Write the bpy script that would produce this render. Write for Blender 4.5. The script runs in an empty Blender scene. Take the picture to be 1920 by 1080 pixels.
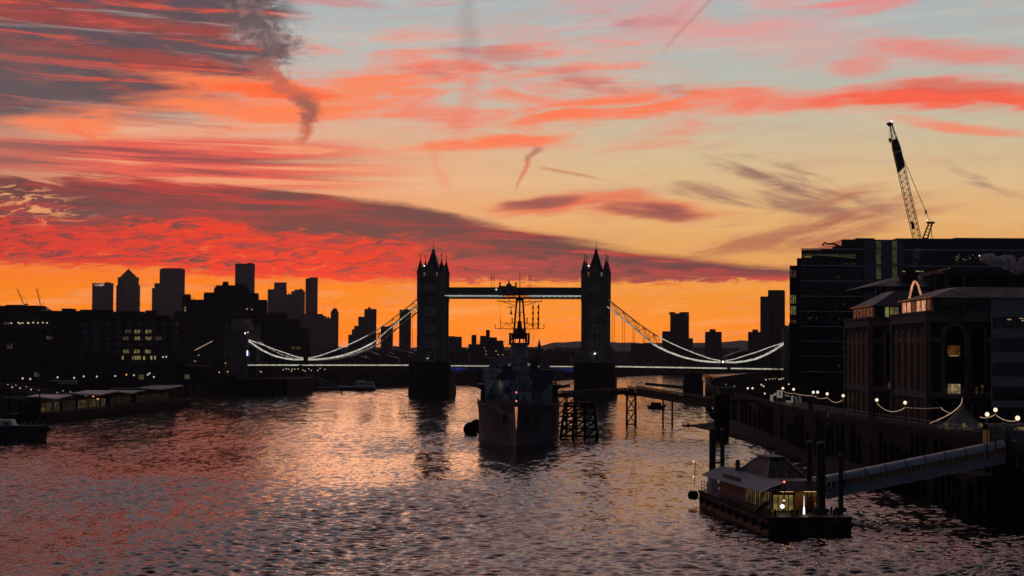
import bpy, math, random
import numpy as np
from mathutils import Vector, Matrix

random.seed(7)
scene = bpy.context.scene
COL = scene.collection
R = math.radians

# ------------------------------------------------------------------ camera
FPX = 3320.0            # focal length in photo pixels (1920 wide)
CAM = Vector((0.0, 0.0, 20.0))
PITCH = math.atan(126.0 / FPX)
ROLL = R(0.35)
cam_d = bpy.data.cameras.new("camera")
cam_d.sensor_width = 36.0
cam_d.lens = 36.0 * FPX / 1920.0
cam_d.clip_start = 1.0
cam_d.clip_end = 60000.0
cam = bpy.data.objects.new("camera", cam_d)
COL.objects.link(cam)
CAMROT = Matrix.Rotation(R(90) + PITCH, 4, 'X') @ Matrix.Rotation(ROLL, 4, 'Z')
cam.matrix_world = Matrix.Translation(CAM) @ CAMROT
scene.camera = cam

# ------------------------------------------------------------------ render look
scene.view_settings.view_transform = 'Standard'
scene.view_settings.look = 'None'
scene.view_settings.exposure = 0.0
scene.view_settings.gamma = 1.0
scene.view_settings.use_curve_mapping = False
scene.render.engine = 'CYCLES'
scene.cycles.sample_clamp_indirect = 1.5
scene.cycles.use_denoising = True
scene.cycles.caustics_reflective = False
scene.cycles.caustics_refractive = False
scene.cycles.max_bounces = 6
scene.cycles.volume_bounces = 1


# ------------------------------------------------------------------ node helpers
def lin(r, g, b):
    def f(c):
        c /= 255.0
        return c / 12.92 if c <= 0.04045 else ((c + 0.055) / 1.055) ** 2.4
    return (f(r), f(g), f(b), 1.0)


class NT:
    """small expression compiler for shader node trees"""

    def __init__(self, nt):
        self.nt = nt

    def n(self, kind, **kw):
        nd = self.nt.nodes.new(kind)
        for k, v in kw.items():
            setattr(nd, k, v)
        return nd

    def put(self, sock, v):
        if isinstance(v, S):
            self.nt.links.new(v.s, sock)
        else:
            sock.default_value = v

    def math(self, op, a, b=None, c=None, clamp=False):
        nd = self.n('ShaderNodeMath', operation=op, use_clamp=clamp)
        self.put(nd.inputs[0], a)
        if b is not None:
            self.put(nd.inputs[1], b)
        if c is not None:
            self.put(nd.inputs[2], c)
        return S(self, nd.outputs[0])

    def smooth(self, a, b, x, lo=0.0, hi=1.0):
        nd = self.n('ShaderNodeMapRange', interpolation_type='SMOOTHSTEP')
        self.put(nd.inputs[0], x)
        for i, v in enumerate((a, b, lo, hi)):
            self.put(nd.inputs[1 + i], v)
        return S(self, nd.outputs[0])

    def vec(self, x, y, z=0.0):
        nd = self.n('ShaderNodeCombineXYZ')
        for i, v in enumerate((x + z * 3.77 if z else x, y, 0.0)):
            self.put(nd.inputs[i], v)
        return S(self, nd.outputs[0])

    def noise(self, vec, scale=1.0, detail=4.0, rough=0.55, dist=0.0):
        nd = self.n('ShaderNodeTexNoise', noise_dimensions='2D')
        self.put(nd.inputs['Vector'], vec)
        nd.inputs['Scale'].default_value = scale
        nd.inputs['Detail'].default_value = detail
        nd.inputs['Roughness'].default_value = rough
        nd.inputs['Distortion'].default_value = dist
        return S(self, nd.outputs[0])

    def ramp(self, x, stops, interp='LINEAR'):
        nd = self.n('ShaderNodeValToRGB')
        cr = nd.color_ramp
        cr.interpolation = interp
        while len(cr.elements) < len(stops):
            cr.elements.new(0.5)
        for e, (p, c) in zip(cr.elements, stops):
            e.position = p
        for e, (p, c) in zip(cr.elements, stops):
            e.position = p
            e.color = c if not isinstance(c, float) else (c, c, c, 1)
        self.put(nd.inputs[0], x)
        return S(self, nd.outputs[0])

    def fun(self, x, pts, x0, x1, ymax):
        """piecewise-linear function of x through pts"""
        t = (x - x0) * (1.0 / (x1 - x0))
        return self.ramp(t, [((p - x0) / (x1 - x0), q / ymax) for p, q in pts]) * ymax

    def mix(self, f, a, b):
        nd = self.n('ShaderNodeMix', data_type='RGBA')
        self.put(nd.inputs[0], f)
        self.put(nd.inputs[6], a)
        self.put(nd.inputs[7], b)
        return S(self, nd.outputs[2])


class S:
    def __init__(self, t, s):
        self.t, self.s = t, s

    def __add__(self, o): return self.t.math('ADD', self, o)
    def __radd__(self, o): return self.t.math('ADD', o, self)
    def __sub__(self, o): return self.t.math('SUBTRACT', self, o)
    def __rsub__(self, o): return self.t.math('SUBTRACT', o, self)
    def __mul__(self, o): return self.t.math('MULTIPLY', self, o)
    def __rmul__(self, o): return self.t.math('MULTIPLY', o, self)
    def __truediv__(self, o): return self.t.math('DIVIDE', self, o)


# ------------------------------------------------------------------ sky (world): dawn gradient and cloud layers by direction
SUN_AZ, SUN_EL = R(-5.0), R(1.0)
world = bpy.data.worlds.new("World")
scene.world = world
world.use_nodes = True
world.node_tree.nodes.clear()


def build_sky():
    t = NT(world.node_tree)
    tc = t.n('ShaderNodeTexCoord')
    sep = t.n('ShaderNodeSeparateXYZ')
    t.nt.links.new(tc.outputs['Generated'], sep.inputs[0])
    x, y, z = (S(t, o) for o in sep.outputs)
    az = t.math('ARCTAN2', x, y)
    el = t.math('ARCSINE', z)
    # angular coordinates, one unit = 1.73 degrees; U grows to the south, V grows downwards
    U = t.math('MULTIPLY_ADD', az + az * az * az * 0.333, 33.2, 9.6)
    V0 = 6.66 - el * 33.2
    V = V0 + (U - 9.6) * 0.006
    sm, noise, vec, mix, mx, mn = t.smooth, t.noise, t.vec, t.mix, (lambda a, b: t.math('MAXIMUM', a, b)), (lambda a, b: t.math('MINIMUM', a, b))

    # domain warp shared by the soft layers
    w1 = noise(vec(U * 0.45, V * 0.9, 3.1), 1.0, 3.0, 0.55) - 0.5
    w2 = noise(vec(U * 0.24, V * 0.9, 9.7), 1.0, 3.0, 0.55) - 0.5
    Uw = U + w1 * 1.4
    Vw = V + w2 * 0.55
    fibre = noise(vec(U * 0.42 + V * 0.25, (V + 0.05 * U) * 5.0, 15.0), 1.0, 5.0, 0.62, 0.4) - 0.5

    def blob(cu, cv, ru, rv, rot=0.0, warp=1.0, soft=1.0):
        """soft elliptical mask, 1 in the middle"""
        a = (Uw if warp else U) - cu
        b = (Vw if warp else V) - cv
        c, s = math.cos(rot), math.sin(rot)
        p = (a * c + b * s) * (1.0 / ru)
        q = (b * c - a * s) * (1.0 / rv)
        d = p * p + q * q
        if warp:
            d = d + fibre * 1.5
        return sm(1.15, 0.95 - soft, d)

    # ---- clear sky
    def ramp_v(stops):
        return t.ramp((7.0 - V) * 0.1, [((7.0 - v) * 0.1, lin(*c)) for v, c in stops])
    right = ramp_v([(6.7, (228, 128, 52)), (6.2, (250, 136, 24)), (5.6, (252, 150, 38)), (4.9, (244, 172, 92)),
                    (4.2, (238, 182, 116)), (3.4, (226, 190, 142)), (2.6, (208, 190, 158)), (1.7, (186, 187, 174)),
                    (0.7, (177, 184, 183)), (-0.5, (164, 175, 182)), (-2.9, (134, 150, 168))])
    left = ramp_v([(6.7, (250, 120, 30)), (6.2, (255, 124, 4)), (5.6, (255, 134, 5)), (5.2, (255, 124, 22)),
                   (4.6, (250, 140, 80)), (3.6, (244, 168, 125)), (2.8, (238, 172, 136)), (1.9, (200, 180, 168)),
                   (0.9, (181, 187, 186)), (-0.5, (160, 176, 184)), (-2.9, (136, 150, 168))])
    col = mix(sm(5.0, 12.5, U), left, right)
    # fine streaks of thin high cloud
    st = noise(vec(U * 0.28, (V + U * 0.03) * 2.6, 0.3), 1.0, 5.0, 0.6)
    col = mix(sm(0.52, 0.78, st) * 0.30, col, lin(206, 158, 138))
    col = mix(sm(0.50, 0.28, st) * 0.16, col, lin(244, 214, 172))

    fine = noise(vec(U * 0.9 + V * 0.4, (V + 0.04 * U) * 7.5, 5.5), 1.0, 5.0, 0.66, 0.5)
    col = mix(sm(0.54, 0.72, fine) * 0.22, col, lin(222, 150, 128))

    # ---- pink veil, upper right
    n = noise(vec(U * 0.33 + 4.0, V * 0.75, 5.0), 1.0, 6.0, 0.6, 0.6)
    m = mx(blob(13.0, 0.25, 3.2, 1.0, 0.10), blob(15.6, 1.0, 2.6, 0.55, 0.15) * 0.55)
    col = mix(m * sm(0.36, 0.62, n) * 0.75, col, lin(236, 150, 145))
    m = blob(12.1, 0.35, 1.3, 0.45, -0.1) * sm(0.48, 0.66, n)
    col = mix(m * 0.6, col, lin(176, 118, 122))
    # two short pink bars
    m = mx(blob(16.9, 0.18, 1.5, 0.22, -0.22), blob(15.9, 0.26, 0.9, 0.09))
    col = mix(m * 0.75, col, lin(246, 124, 116))
    m = mx(blob(18.0, 1.2, 2.3, 0.28, 0.10), blob(16.1, 1.35, 0.8, 0.28) * 0.8)
    col = mix(m * 0.8, col, lin(238, 128, 116))

    # ---- right red streak
    n = noise(vec(U * 0.5, V * 2.4, 8.0), 1.0, 5.0, 0.6)
    m = blob(17.2, 1.97 , 5.6, 0.34, 0.015)
    col = mix(m * sm(0.25, 0.55, n), col, lin(246, 128, 104))
    m = blob(17.4, 2.04, 4.2, 0.2, 0.02, soft=0.8)
    col = mix(m * sm(0.2, 0.5, n), col, lin(250, 98, 72))
    m = blob(18.2, 1.84, 2.8, 0.13, 0.02)
    col = mix(m * 0.5, col, lin(200, 96, 88))
    m = blob(18.2, 2.55, 1.7, 0.16, 0.10)
    col = mix(m * 0.85, col, lin(250, 134, 104))

    # ---- centre salmon wisps
    n = noise(vec(U * 0.42 - V * 0.12, (V + 0.08 * U) * 2.2, 2.0), 1.0, 7.0, 0.66, 0.6)
    m = mx(blob(9.3, 1.65, 4.6, 1.2, 0.10), blob(11.8, 2.1, 3.8, 0.62, -0.05))
    col = mix(m * sm(0.36, 0.60, n), col, lin(238, 146, 124))
    col = mix(m * sm(0.56, 0.70, n) * 0.8, col, lin(248, 118, 92))
    m = mx(blob(10.3, 1.55, 3.3, 0.34, 0.10), blob(9.4, 1.0, 1.3, 0.2, -0.05))
    n2 = noise(vec(U * 0.5, V * 2.8, 14.0), 1.0, 6.0, 0.6)
    col = mix(m * sm(0.42, 0.62, n2) * 0.85, col, lin(206, 118, 112))
    m = mx(blob(11.2, 2.12, 2.5, 0.24, -0.13), blob(9.3, 2.58, 2.6, 0.20, -0.10))
    col = mix(m * sm(0.30, 0.52, n) * 0.95, col, lin(255, 122, 82))
    m = blob(10.9, 1.02, 1.4, 0.25, 0.06)
    col = mix(m * sm(0.42, 0.6, n2), col, lin(250, 140, 125))
    # upper middle faint mauve band at the frame's edge
    m = blob(6.8, 0.05, 2.6, 0.25, -0.03)
    col = mix(m * sm(0.4, 0.65, n2) * 0.8, col, lin(206, 134, 134))

    # ---- upper-left dense cloud
    n = noise(vec(U * 0.24, (V - 0.04 * U) * 2.9, 21.0), 1.0, 6.0, 0.6, 0.3)
    n3 = noise(vec(U * 0.22 + 7.0, (V - 0.05 * U) * 4.4, 33.0), 1.0, 6.0, 0.6, 0.25)
    puff = noise(vec(U * 1.1, (V - 0.04 * U) * 5.5, 27.0), 1.0, 5.0, 0.68, 0.5)
    edge = Uw + (n - 0.5) * 3.6 + mx(V - 1.3, 0.0) * 1.0 + (puff - 0.5) * 1.6
    m = sm(5.6, 4.2, edge) * sm(2.85, 2.1, V + (n3 - 0.5) * 1.1 + U * 0.09)
    cl = mix(sm(0.44, 0.60, n), lin(88, 76, 86), lin(150, 66, 66))
    cl = mix(sm(0.56, 0.68, n3), cl, lin(212, 80, 66))
    cl = mix(sm(0.54, 0.70, puff) * 0.45, cl, lin(176, 92, 88))
    cl = mix(sm(0.46, 0.32, puff) * 0.45, cl, lin(74, 66, 76))
    cl = mix(sm(0.42, 0.30, n3) * 0.75, cl, lin(150, 140, 138))
    cl = mix(sm(0.45, 1.5, V) * sm(2.4, 0.2, U) * 0.6, cl, lin(92, 84, 90))
    col = mix(m, col, cl)
    # orange underside
    n4 = noise(vec(U * 0.3, (V + 0.03 * U) * 2.2, 40.0), 1.0, 6.0, 0.6, 0.3)
    m = mx(mx(blob(4.2, 2.2, 3.6, 0.5, -0.06), blob(4.7, 1.72, 2.6, 0.22, 0.08)), blob(1.2, 2.52, 1.8, 0.3, 0.05))
    m = mx(m, blob(6.9, 1.75, 1.6, 0.42, -0.1) * 0.8)
    col = mix(m * sm(0.28, 0.5, n4), col, lin(255, 130, 84))
    m = blob(5.0, 1.76, 1.7, 0.16, 0.06)
    col = mix(m * sm(0.3, 0.5, n4), col, lin(255, 104, 58))
    m = blob(3.4, 2.48, 1.5, 0.17, 0.05)
    col = mix(m * sm(0.4, 0.6, n) * 0.7, col, lin(196, 112, 98))

    # ---- striped salmon and red layers, left of centre
    n = noise(vec(U * 0.17, (V - 0.022 * U) * 4.6, 51.0), 1.0, 6.0, 0.58, 0.25)
    rt = sm(8.2, 5.0, U + (n - 0.5) * 6.0)
    m = sm(2.55, 2.8, V + (n4 - 0.5) * 0.25) * sm(3.75, 3.4, V) * rt
    cl = mix(sm(0.36, 0.48, n), lin(246, 156, 116), lin(232, 88, 80))
    cl = mix(sm(0.50, 0.62, n), cl, lin(150, 60, 74))
    cl = mix(sm(2.6, 0.2, U) * 0.5, cl, lin(150, 108, 100))
    col = mix(m * 0.95, col, cl)

    # ---- cloud bars in the middle right: lens, wing
    n = noise(vec(U * 0.6, V * 2.0, 61.0), 1.0, 6.0, 0.6, 0.3)
    m = mx(blob(10.6, 3.86, 1.9, 0.24, -0.06), blob(12.1, 3.9, 1.7, 0.34, 0.07))
    col = mix(m * sm(0.28, 0.5, n), col, lin(236, 118, 88))
    m = mx(blob(10.3, 3.83, 1.1, 0.14, -0.08), blob(12.4, 3.99, 1.1, 0.24, 0.07))
    col = mix(m * sm(0.32, 0.55, n), col, lin(150, 84, 84))
    # wing: an upper arm falling to the right, a lower arm rising to it
    arm1 = blob(15.2, 3.52, 2.5, 0.30, 0.29)
    arm2 = blob(14.3, 3.74, 2.2, 0.22, 0.18) * 0.9
    body = blob(15.5, 4.1, 2.0, 0.50, -0.22)
    tail = blob(15.0, 4.45, 3.0, 0.30, -0.20) * 0.85
    fib = noise(vec(U * 0.5 , (V - 0.28 * U) * 3.0, 71.0), 1.0, 6.0, 0.6)
    fib2 = noise(vec(U * 0.5 , (V + 0.25 * U) * 3.0, 73.0), 1.0, 6.0, 0.6)
    col = mix(mx(arm1, arm2) * sm(0.30, 0.62, fib) * 0.95, col, lin(148, 108, 100))
    col = mix(mx(body, tail) * sm(0.30, 0.62, fib2) * 0.95, col, lin(182, 108, 88))
    m = blob(18.4, 3.55, 0.9, 0.15, 0.3)
    col = mix(m * sm(0.35, 0.6, fib) * 0.9, col, lin(168, 128, 114))

    # ---- main red bank: a long lens thinning to the right
    top = t.fun(U, [(-8, 3.0), (0, 3.3), (3, 3.42), (6, 3.62), (7.5, 3.78), (8.6, 3.98), (10, 4.3), (12, 4.66), (14, 4.9), (15.2, 5.0), (18, 5.15)], -8.0, 18.0, 10.0)
    low = t.fun(U, [(-8, 4.9), (0, 5.06), (3, 5.16), (5, 5.3), (9, 5.36), (12, 5.36), (14.8, 5.34), (16, 5.24), (18, 5.1)], -8.0, 18.0, 10.0)
    e1 = noise(vec(U * 0.32, (V - 0.09 * U) * 4.2, 81.0), 1.0, 6.0, 0.64, 0.3) - 0.5
    rip = noise(vec(U * 1.9, (V + 0.05 * U) * 10.0, 83.0), 1.0, 6.0, 0.68, 0.7)
    rip2 = noise(vec(U * 0.42, (V - 0.03 * U) * 4.2, 87.0), 1.0, 7.0, 0.62, 0.3)
    big = noise(vec(U * 0.35, V * 1.3, 93.0), 1.0, 3.0, 0.5)
    a = V - top + e1 * t.fun(U, [(-8, 1.0), (0, 0.9), (5, 0.7), (7, 0.34), (9, 0.26), (18, 0.2)], -8.0, 18.0, 1.0) + (rip - 0.5) * 0.10
    b = low - V + e1 * 0.30 + (rip - 0.5) * 0.35
    m = sm(-0.02, 0.17, a) * sm(0.0, 0.14, b)
    tt = a / (low - top)
    ragged = tt + (big - 0.5) * 0.7 + (rip - 0.5) * 0.55
    dark = mix(sm(9.0, 2.0, U), lin(100, 64, 72), lin(104, 60, 68))
    red = mix(sm(7.0, 10.0, U), lin(246, 48, 40), lin(196, 70, 72))
    cl = mix(sm(0.44, 0.66, rip2), dark, lin(162, 56, 66))
    hot = sm(0.34, 0.66, ragged) * sm(0.30, 0.52, rip)
    hot = hot * t.fun(U, [(-8, 0.5), (0, 0.7), (4, 0.95), (6.8, 1.0), (8.2, 0.68), (10, 0.46), (15, 0.42), (18, 0.4)], -8.0, 18.0, 1.0)
    cl = mix(hot, cl, red)
    cl = mix(sm(0.60, 0.74, rip) * sm(0.3, 0.7, tt) * sm(9.5, 6.5, U) * 0.7, cl, lin(255, 116, 62))
    cl = mix(sm(0.47, 0.36, rip) * sm(0.45, 0.9, tt) * 0.7, cl, lin(124, 58, 72))
    cl = mix(sm(0.30, 0.0, tt) * 0.7 * sm(0.62, 0.42, rip2), cl, dark)
    # crimson streaks high in the bank on the left, slate patches through its middle
    st2 = noise(vec(U * 0.30, (V - 0.05 * U) * 6.5, 131.0), 1.0, 6.0, 0.64, 0.3)
    cl = mix(blob(4.0, 3.75, 3.4, 0.42, 0.08) * sm(0.42, 0.62, st2) * 0.85, cl, lin(204, 52, 58))
    cl = mix(blob(5.2, 4.02, 3.8, 0.22, 0.06) * sm(0.40, 0.58, st2) * 0.85, cl, lin(96, 60, 70))
    cl = mix(blob(1.2, 4.02, 2.6, 0.3, 0.02) * sm(0.42, 0.6, st2) * 0.8, cl, lin(104, 70, 78))
    cl = mix(sm(8.0, 10.0, U) * sm(0.52, 0.68, st2) * 0.7, cl, lin(214, 74, 72))
    cl = mix(sm(8.0, 10.0, U) * sm(0.48, 0.36, rip) * 0.5, cl, lin(88, 58, 68))
    # yellow-pink holes at the far left
    hole = blob(0.4, 3.88, 1.5, 0.34, 0.1) * sm(0.50, 0.60, rip)
    cl = mix(hole, cl, lin(238, 160, 110))
    cl = mix(sm(0.2, 0.0, b) * sm(0.9, 0.4, rip) * 0.6, cl, lin(255, 100, 48))
    col = mix(m, col, cl)
    # loose shreds hanging below the bank
    sh = noise(vec(U * 0.7, V * 7.5, 97.0), 1.0, 4.0, 0.55)
    m = sm(5.55, 5.3, V) * sm(5.1, 5.3, V) * sm(0.60, 0.70, sh) * sm(15.5, 13.0, U)
    col = mix(m * 0.6, col, lin(236, 96, 44))

    # ---- twisted dark plumes (old contrails)
    pn = noise(vec(U * 1.6, V * 2.2, 103.0), 1.0, 7.0, 0.66, 0.4)
    wob = noise(vec(U * 0.4, V * 1.1, 107.0), 1.0, 5.0, 0.6) - 0.5
    cx = t.fun(V, [(-0.6, 3.9), (0.0, 4.3), (0.4, 4.75), (0.85, 4.95), (1.2, 4.75), (1.45, 4.95), (1.75, 5.3), (2.1, 5.7), (2.45, 5.62), (2.8, 5.6)], -0.6, 2.8, 10.0)
    wd = t.fun(V, [(-0.6, 0.5), (0.0, 0.55), (0.4, 0.62), (0.9, 0.58), (1.3, 0.42), (1.6, 0.30), (2.1, 0.24), (2.5, 0.22), (2.8, 0.10)], -0.6, 2.8, 1.0)
    pn2 = noise(vec(U * 3.4, V * 5.0, 109.0), 1.0, 5.0, 0.66, 0.5)
    d = t.math('ABSOLUTE', U - cx + wob * 1.1) / wd
    m = sm(1.3, 0.25, d + (pn - 0.5) * 2.6 + (pn2 - 0.5) * 1.2) * sm(-0.5, 0.05, V) * sm(2.82, 2.6, V)
    pc = mix(sm(0.42, 0.62, pn2), lin(90, 80, 88), lin(132, 106, 108))
    pc = mix(sm(1.1, 1.6, V + (pn - 0.5) * 1.2) * 0.75, pc, lin(226, 104, 74))
    pc = mix(blob(5.68, 2.12, 0.42, 0.32, 0.4, 0) * 0.9, pc, lin(136, 84, 84))
    col = mix(m * 0.92, col, pc)

    cx = t.fun(V, [(-0.6, 8.6), (0.0, 8.72), (1.0, 8.78), (1.6, 8.8), (2.4, 8.62), (3.0, 8.5)], -0.6, 3.0, 10.0)
    d = t.math('ABSOLUTE', U - cx + wob * 0.5) * (1.0 / 0.20)
    m = sm(1.5, -0.3, d + (pn - 0.5) * 3.0) * sm(3.0, 2.0, V)
    pc = mix(sm(0.8, 1.5, V), lin(148, 134, 138), lin(240, 120, 100))
    col = mix(m * 0.42, col, pc)
    cx = t.fun(V, [(2.6, 8.0), (3.0, 8.1), (3.4, 8.3), (3.8, 8.5)], 2.6, 3.8, 10.0)
    d = t.math('ABSOLUTE', U - cx + wob * 0.4) * (1.0 / 0.13)
    m = sm(1.5, -0.3, d + (pn - 0.5) * 2.6) * sm(2.5, 2.9, V) * sm(3.75, 3.3, V)
    col = mix(m * 0.45, col, lin(240, 138, 96))
    cx = t.fun(V, [(2.7, 10.10), (2.84, 10.03), (2.95, 9.88), (3.1, 9.87), (3.4, 9.72), (3.7, 9.63)], 2.7, 3.7, 20.0)
    d = t.math('ABSOLUTE', U - cx + wob * 0.16) / t.fun(V, [(2.7, 0.12), (2.9, 0.10), (3.1, 0.07), (3.7, 0.03)], 2.7, 3.7, 1.0)
    m = sm(1.4, 0.0, d + (pn - 0.5) * 2.0) * sm(2.72, 2.82, V) * sm(3.68, 3.4, V)
    col = mix(m * 0.85, col, mix(sm(2.9, 3.1, V), lin(178, 116, 100), lin(222, 120, 84)))
    # straight thin contrails
    for (u0, v0, u1, v1, wv, c) in ((13.5, -0.1, 12.2, 1.2, 0.035, (196, 140, 134)), (10.1, 3.14, 11.5, 3.42, 0.03, (206, 138, 108)), (1.2, 2.5, 2.1, 2.88, 0.05, (250, 118, 78))):
        L = math.hypot(u1 - u0, v1 - v0)
        ex, ey = (u1 - u0) / L, (v1 - v0) / L
        s_ = (U - u0) * ex + (V - v0) * ey
        d = t.math('ABSOLUTE', (V - v0) * ex - (U - u0) * ey + wob * 0.12) * (1.0 / wv)
        m = sm(1.6, 0.2, d) * sm(-0.1, 0.15, s_) * sm(L, L * 0.55, s_)
        col = mix(m * 0.75, col, lin(*c))

    # ---- overhead: mottled pink and slate cloud, darker away from the dawn
    n = noise(vec(U * 0.10, V0 * 0.16, 120.0), 1.0, 5.0, 0.55, 0.4)
    hi = mix(sm(0.40, 0.62, n), lin(150, 157, 168), lin(222, 150, 136))
    col = mix(sm(0.0, -3.5, V0), col, hi)
    hi2 = mix(sm(0.45, 0.6, n), lin(86, 96, 118), lin(128, 106, 116))
    col = mix(sm(-10.0, -26.0, V0), col, hi2)
    # ---- below the horizon
    col = mix(sm(6.75, 7.2, V0), col, lin(60, 50, 50))
    # fall-off of the glow with the angle from the dawn
    sx, sy = math.sin(SUN_AZ), math.cos(SUN_AZ)
    cosd = x * sx + y * sy
    dim = sm(0.965, 0.42, cosd)
    west = mix(sm(0.0, 0.6, z), lin(50, 52, 62), lin(46, 52, 68))
    col = mix(dim, col, west)
    bg = t.n('ShaderNodeBackground')
    t.put(bg.inputs[0], col)
    t.put(bg.inputs[1], sm(4.5, 6.4, V0, 1.04, 1.55))      # the horizon is seen through kilometres of haze
    # clear-air light of the real sky added on top, very low
    sky = t.n('ShaderNodeTexSky', sky_type='NISHITA')
    sky.sun_disc = False
    sky.sun_elevation = SUN_EL
    sky.sun_rotation = SUN_AZ
    bg2 = t.n('ShaderNodeBackground')
    t.nt.links.new(sky.outputs[0], bg2.inputs[0])
    bg2.inputs[1].default_value = 0.005
    add = t.n('ShaderNodeAddShader')
    t.nt.links.new(bg.outputs[0], add.inputs[0])
    t.nt.links.new(bg2.outputs[0], add.inputs[1])
    out = t.n('ShaderNodeOutputWorld')
    t.nt.links.new(add.outputs[0], out.inputs[0])


build_sky()

# ------------------------------------------------------------------ sun: still at the horizon behind the cloud bank
sun_d = bpy.data.lights.new("sun", 'SUN')
sun_d.energy = 0.05
sun_d.angle = R(10)
sun_d.color = (1.0, 0.55, 0.3)
sun = bpy.data.objects.new("sun", sun_d)
COL.objects.link(sun)
sun.rotation_euler = Vector((-math.sin(SUN_AZ) * math.cos(SUN_EL), -math.cos(SUN_AZ) * math.cos(SUN_EL), -math.sin(SUN_EL))).to_track_quat('-Z', 'Y').to_euler()


# ================================================================== builders
def PX(u, v, Y):
    """world point seen at photo pixel (u, v) at distance Y along the river"""
    d = CAMROT.to_3x3() @ Vector(((u - 960.0) / FPX, (540.0 - v) / FPX, -1.0))
    return CAM + d * (Y / d.y)


def WZ(u, v, z=0.0):
    d = CAMROT.to_3x3() @ Vector(((u - 960.0) / FPX, (540.0 - v) / FPX, -1.0))
    return CAM + d * ((z - CAM.z) / d.z)


def M_(loc=(0, 0, 0), rz=0.0):
    return Matrix.Translation(loc) @ Matrix.Rotation(rz, 4, 'Z')


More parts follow.
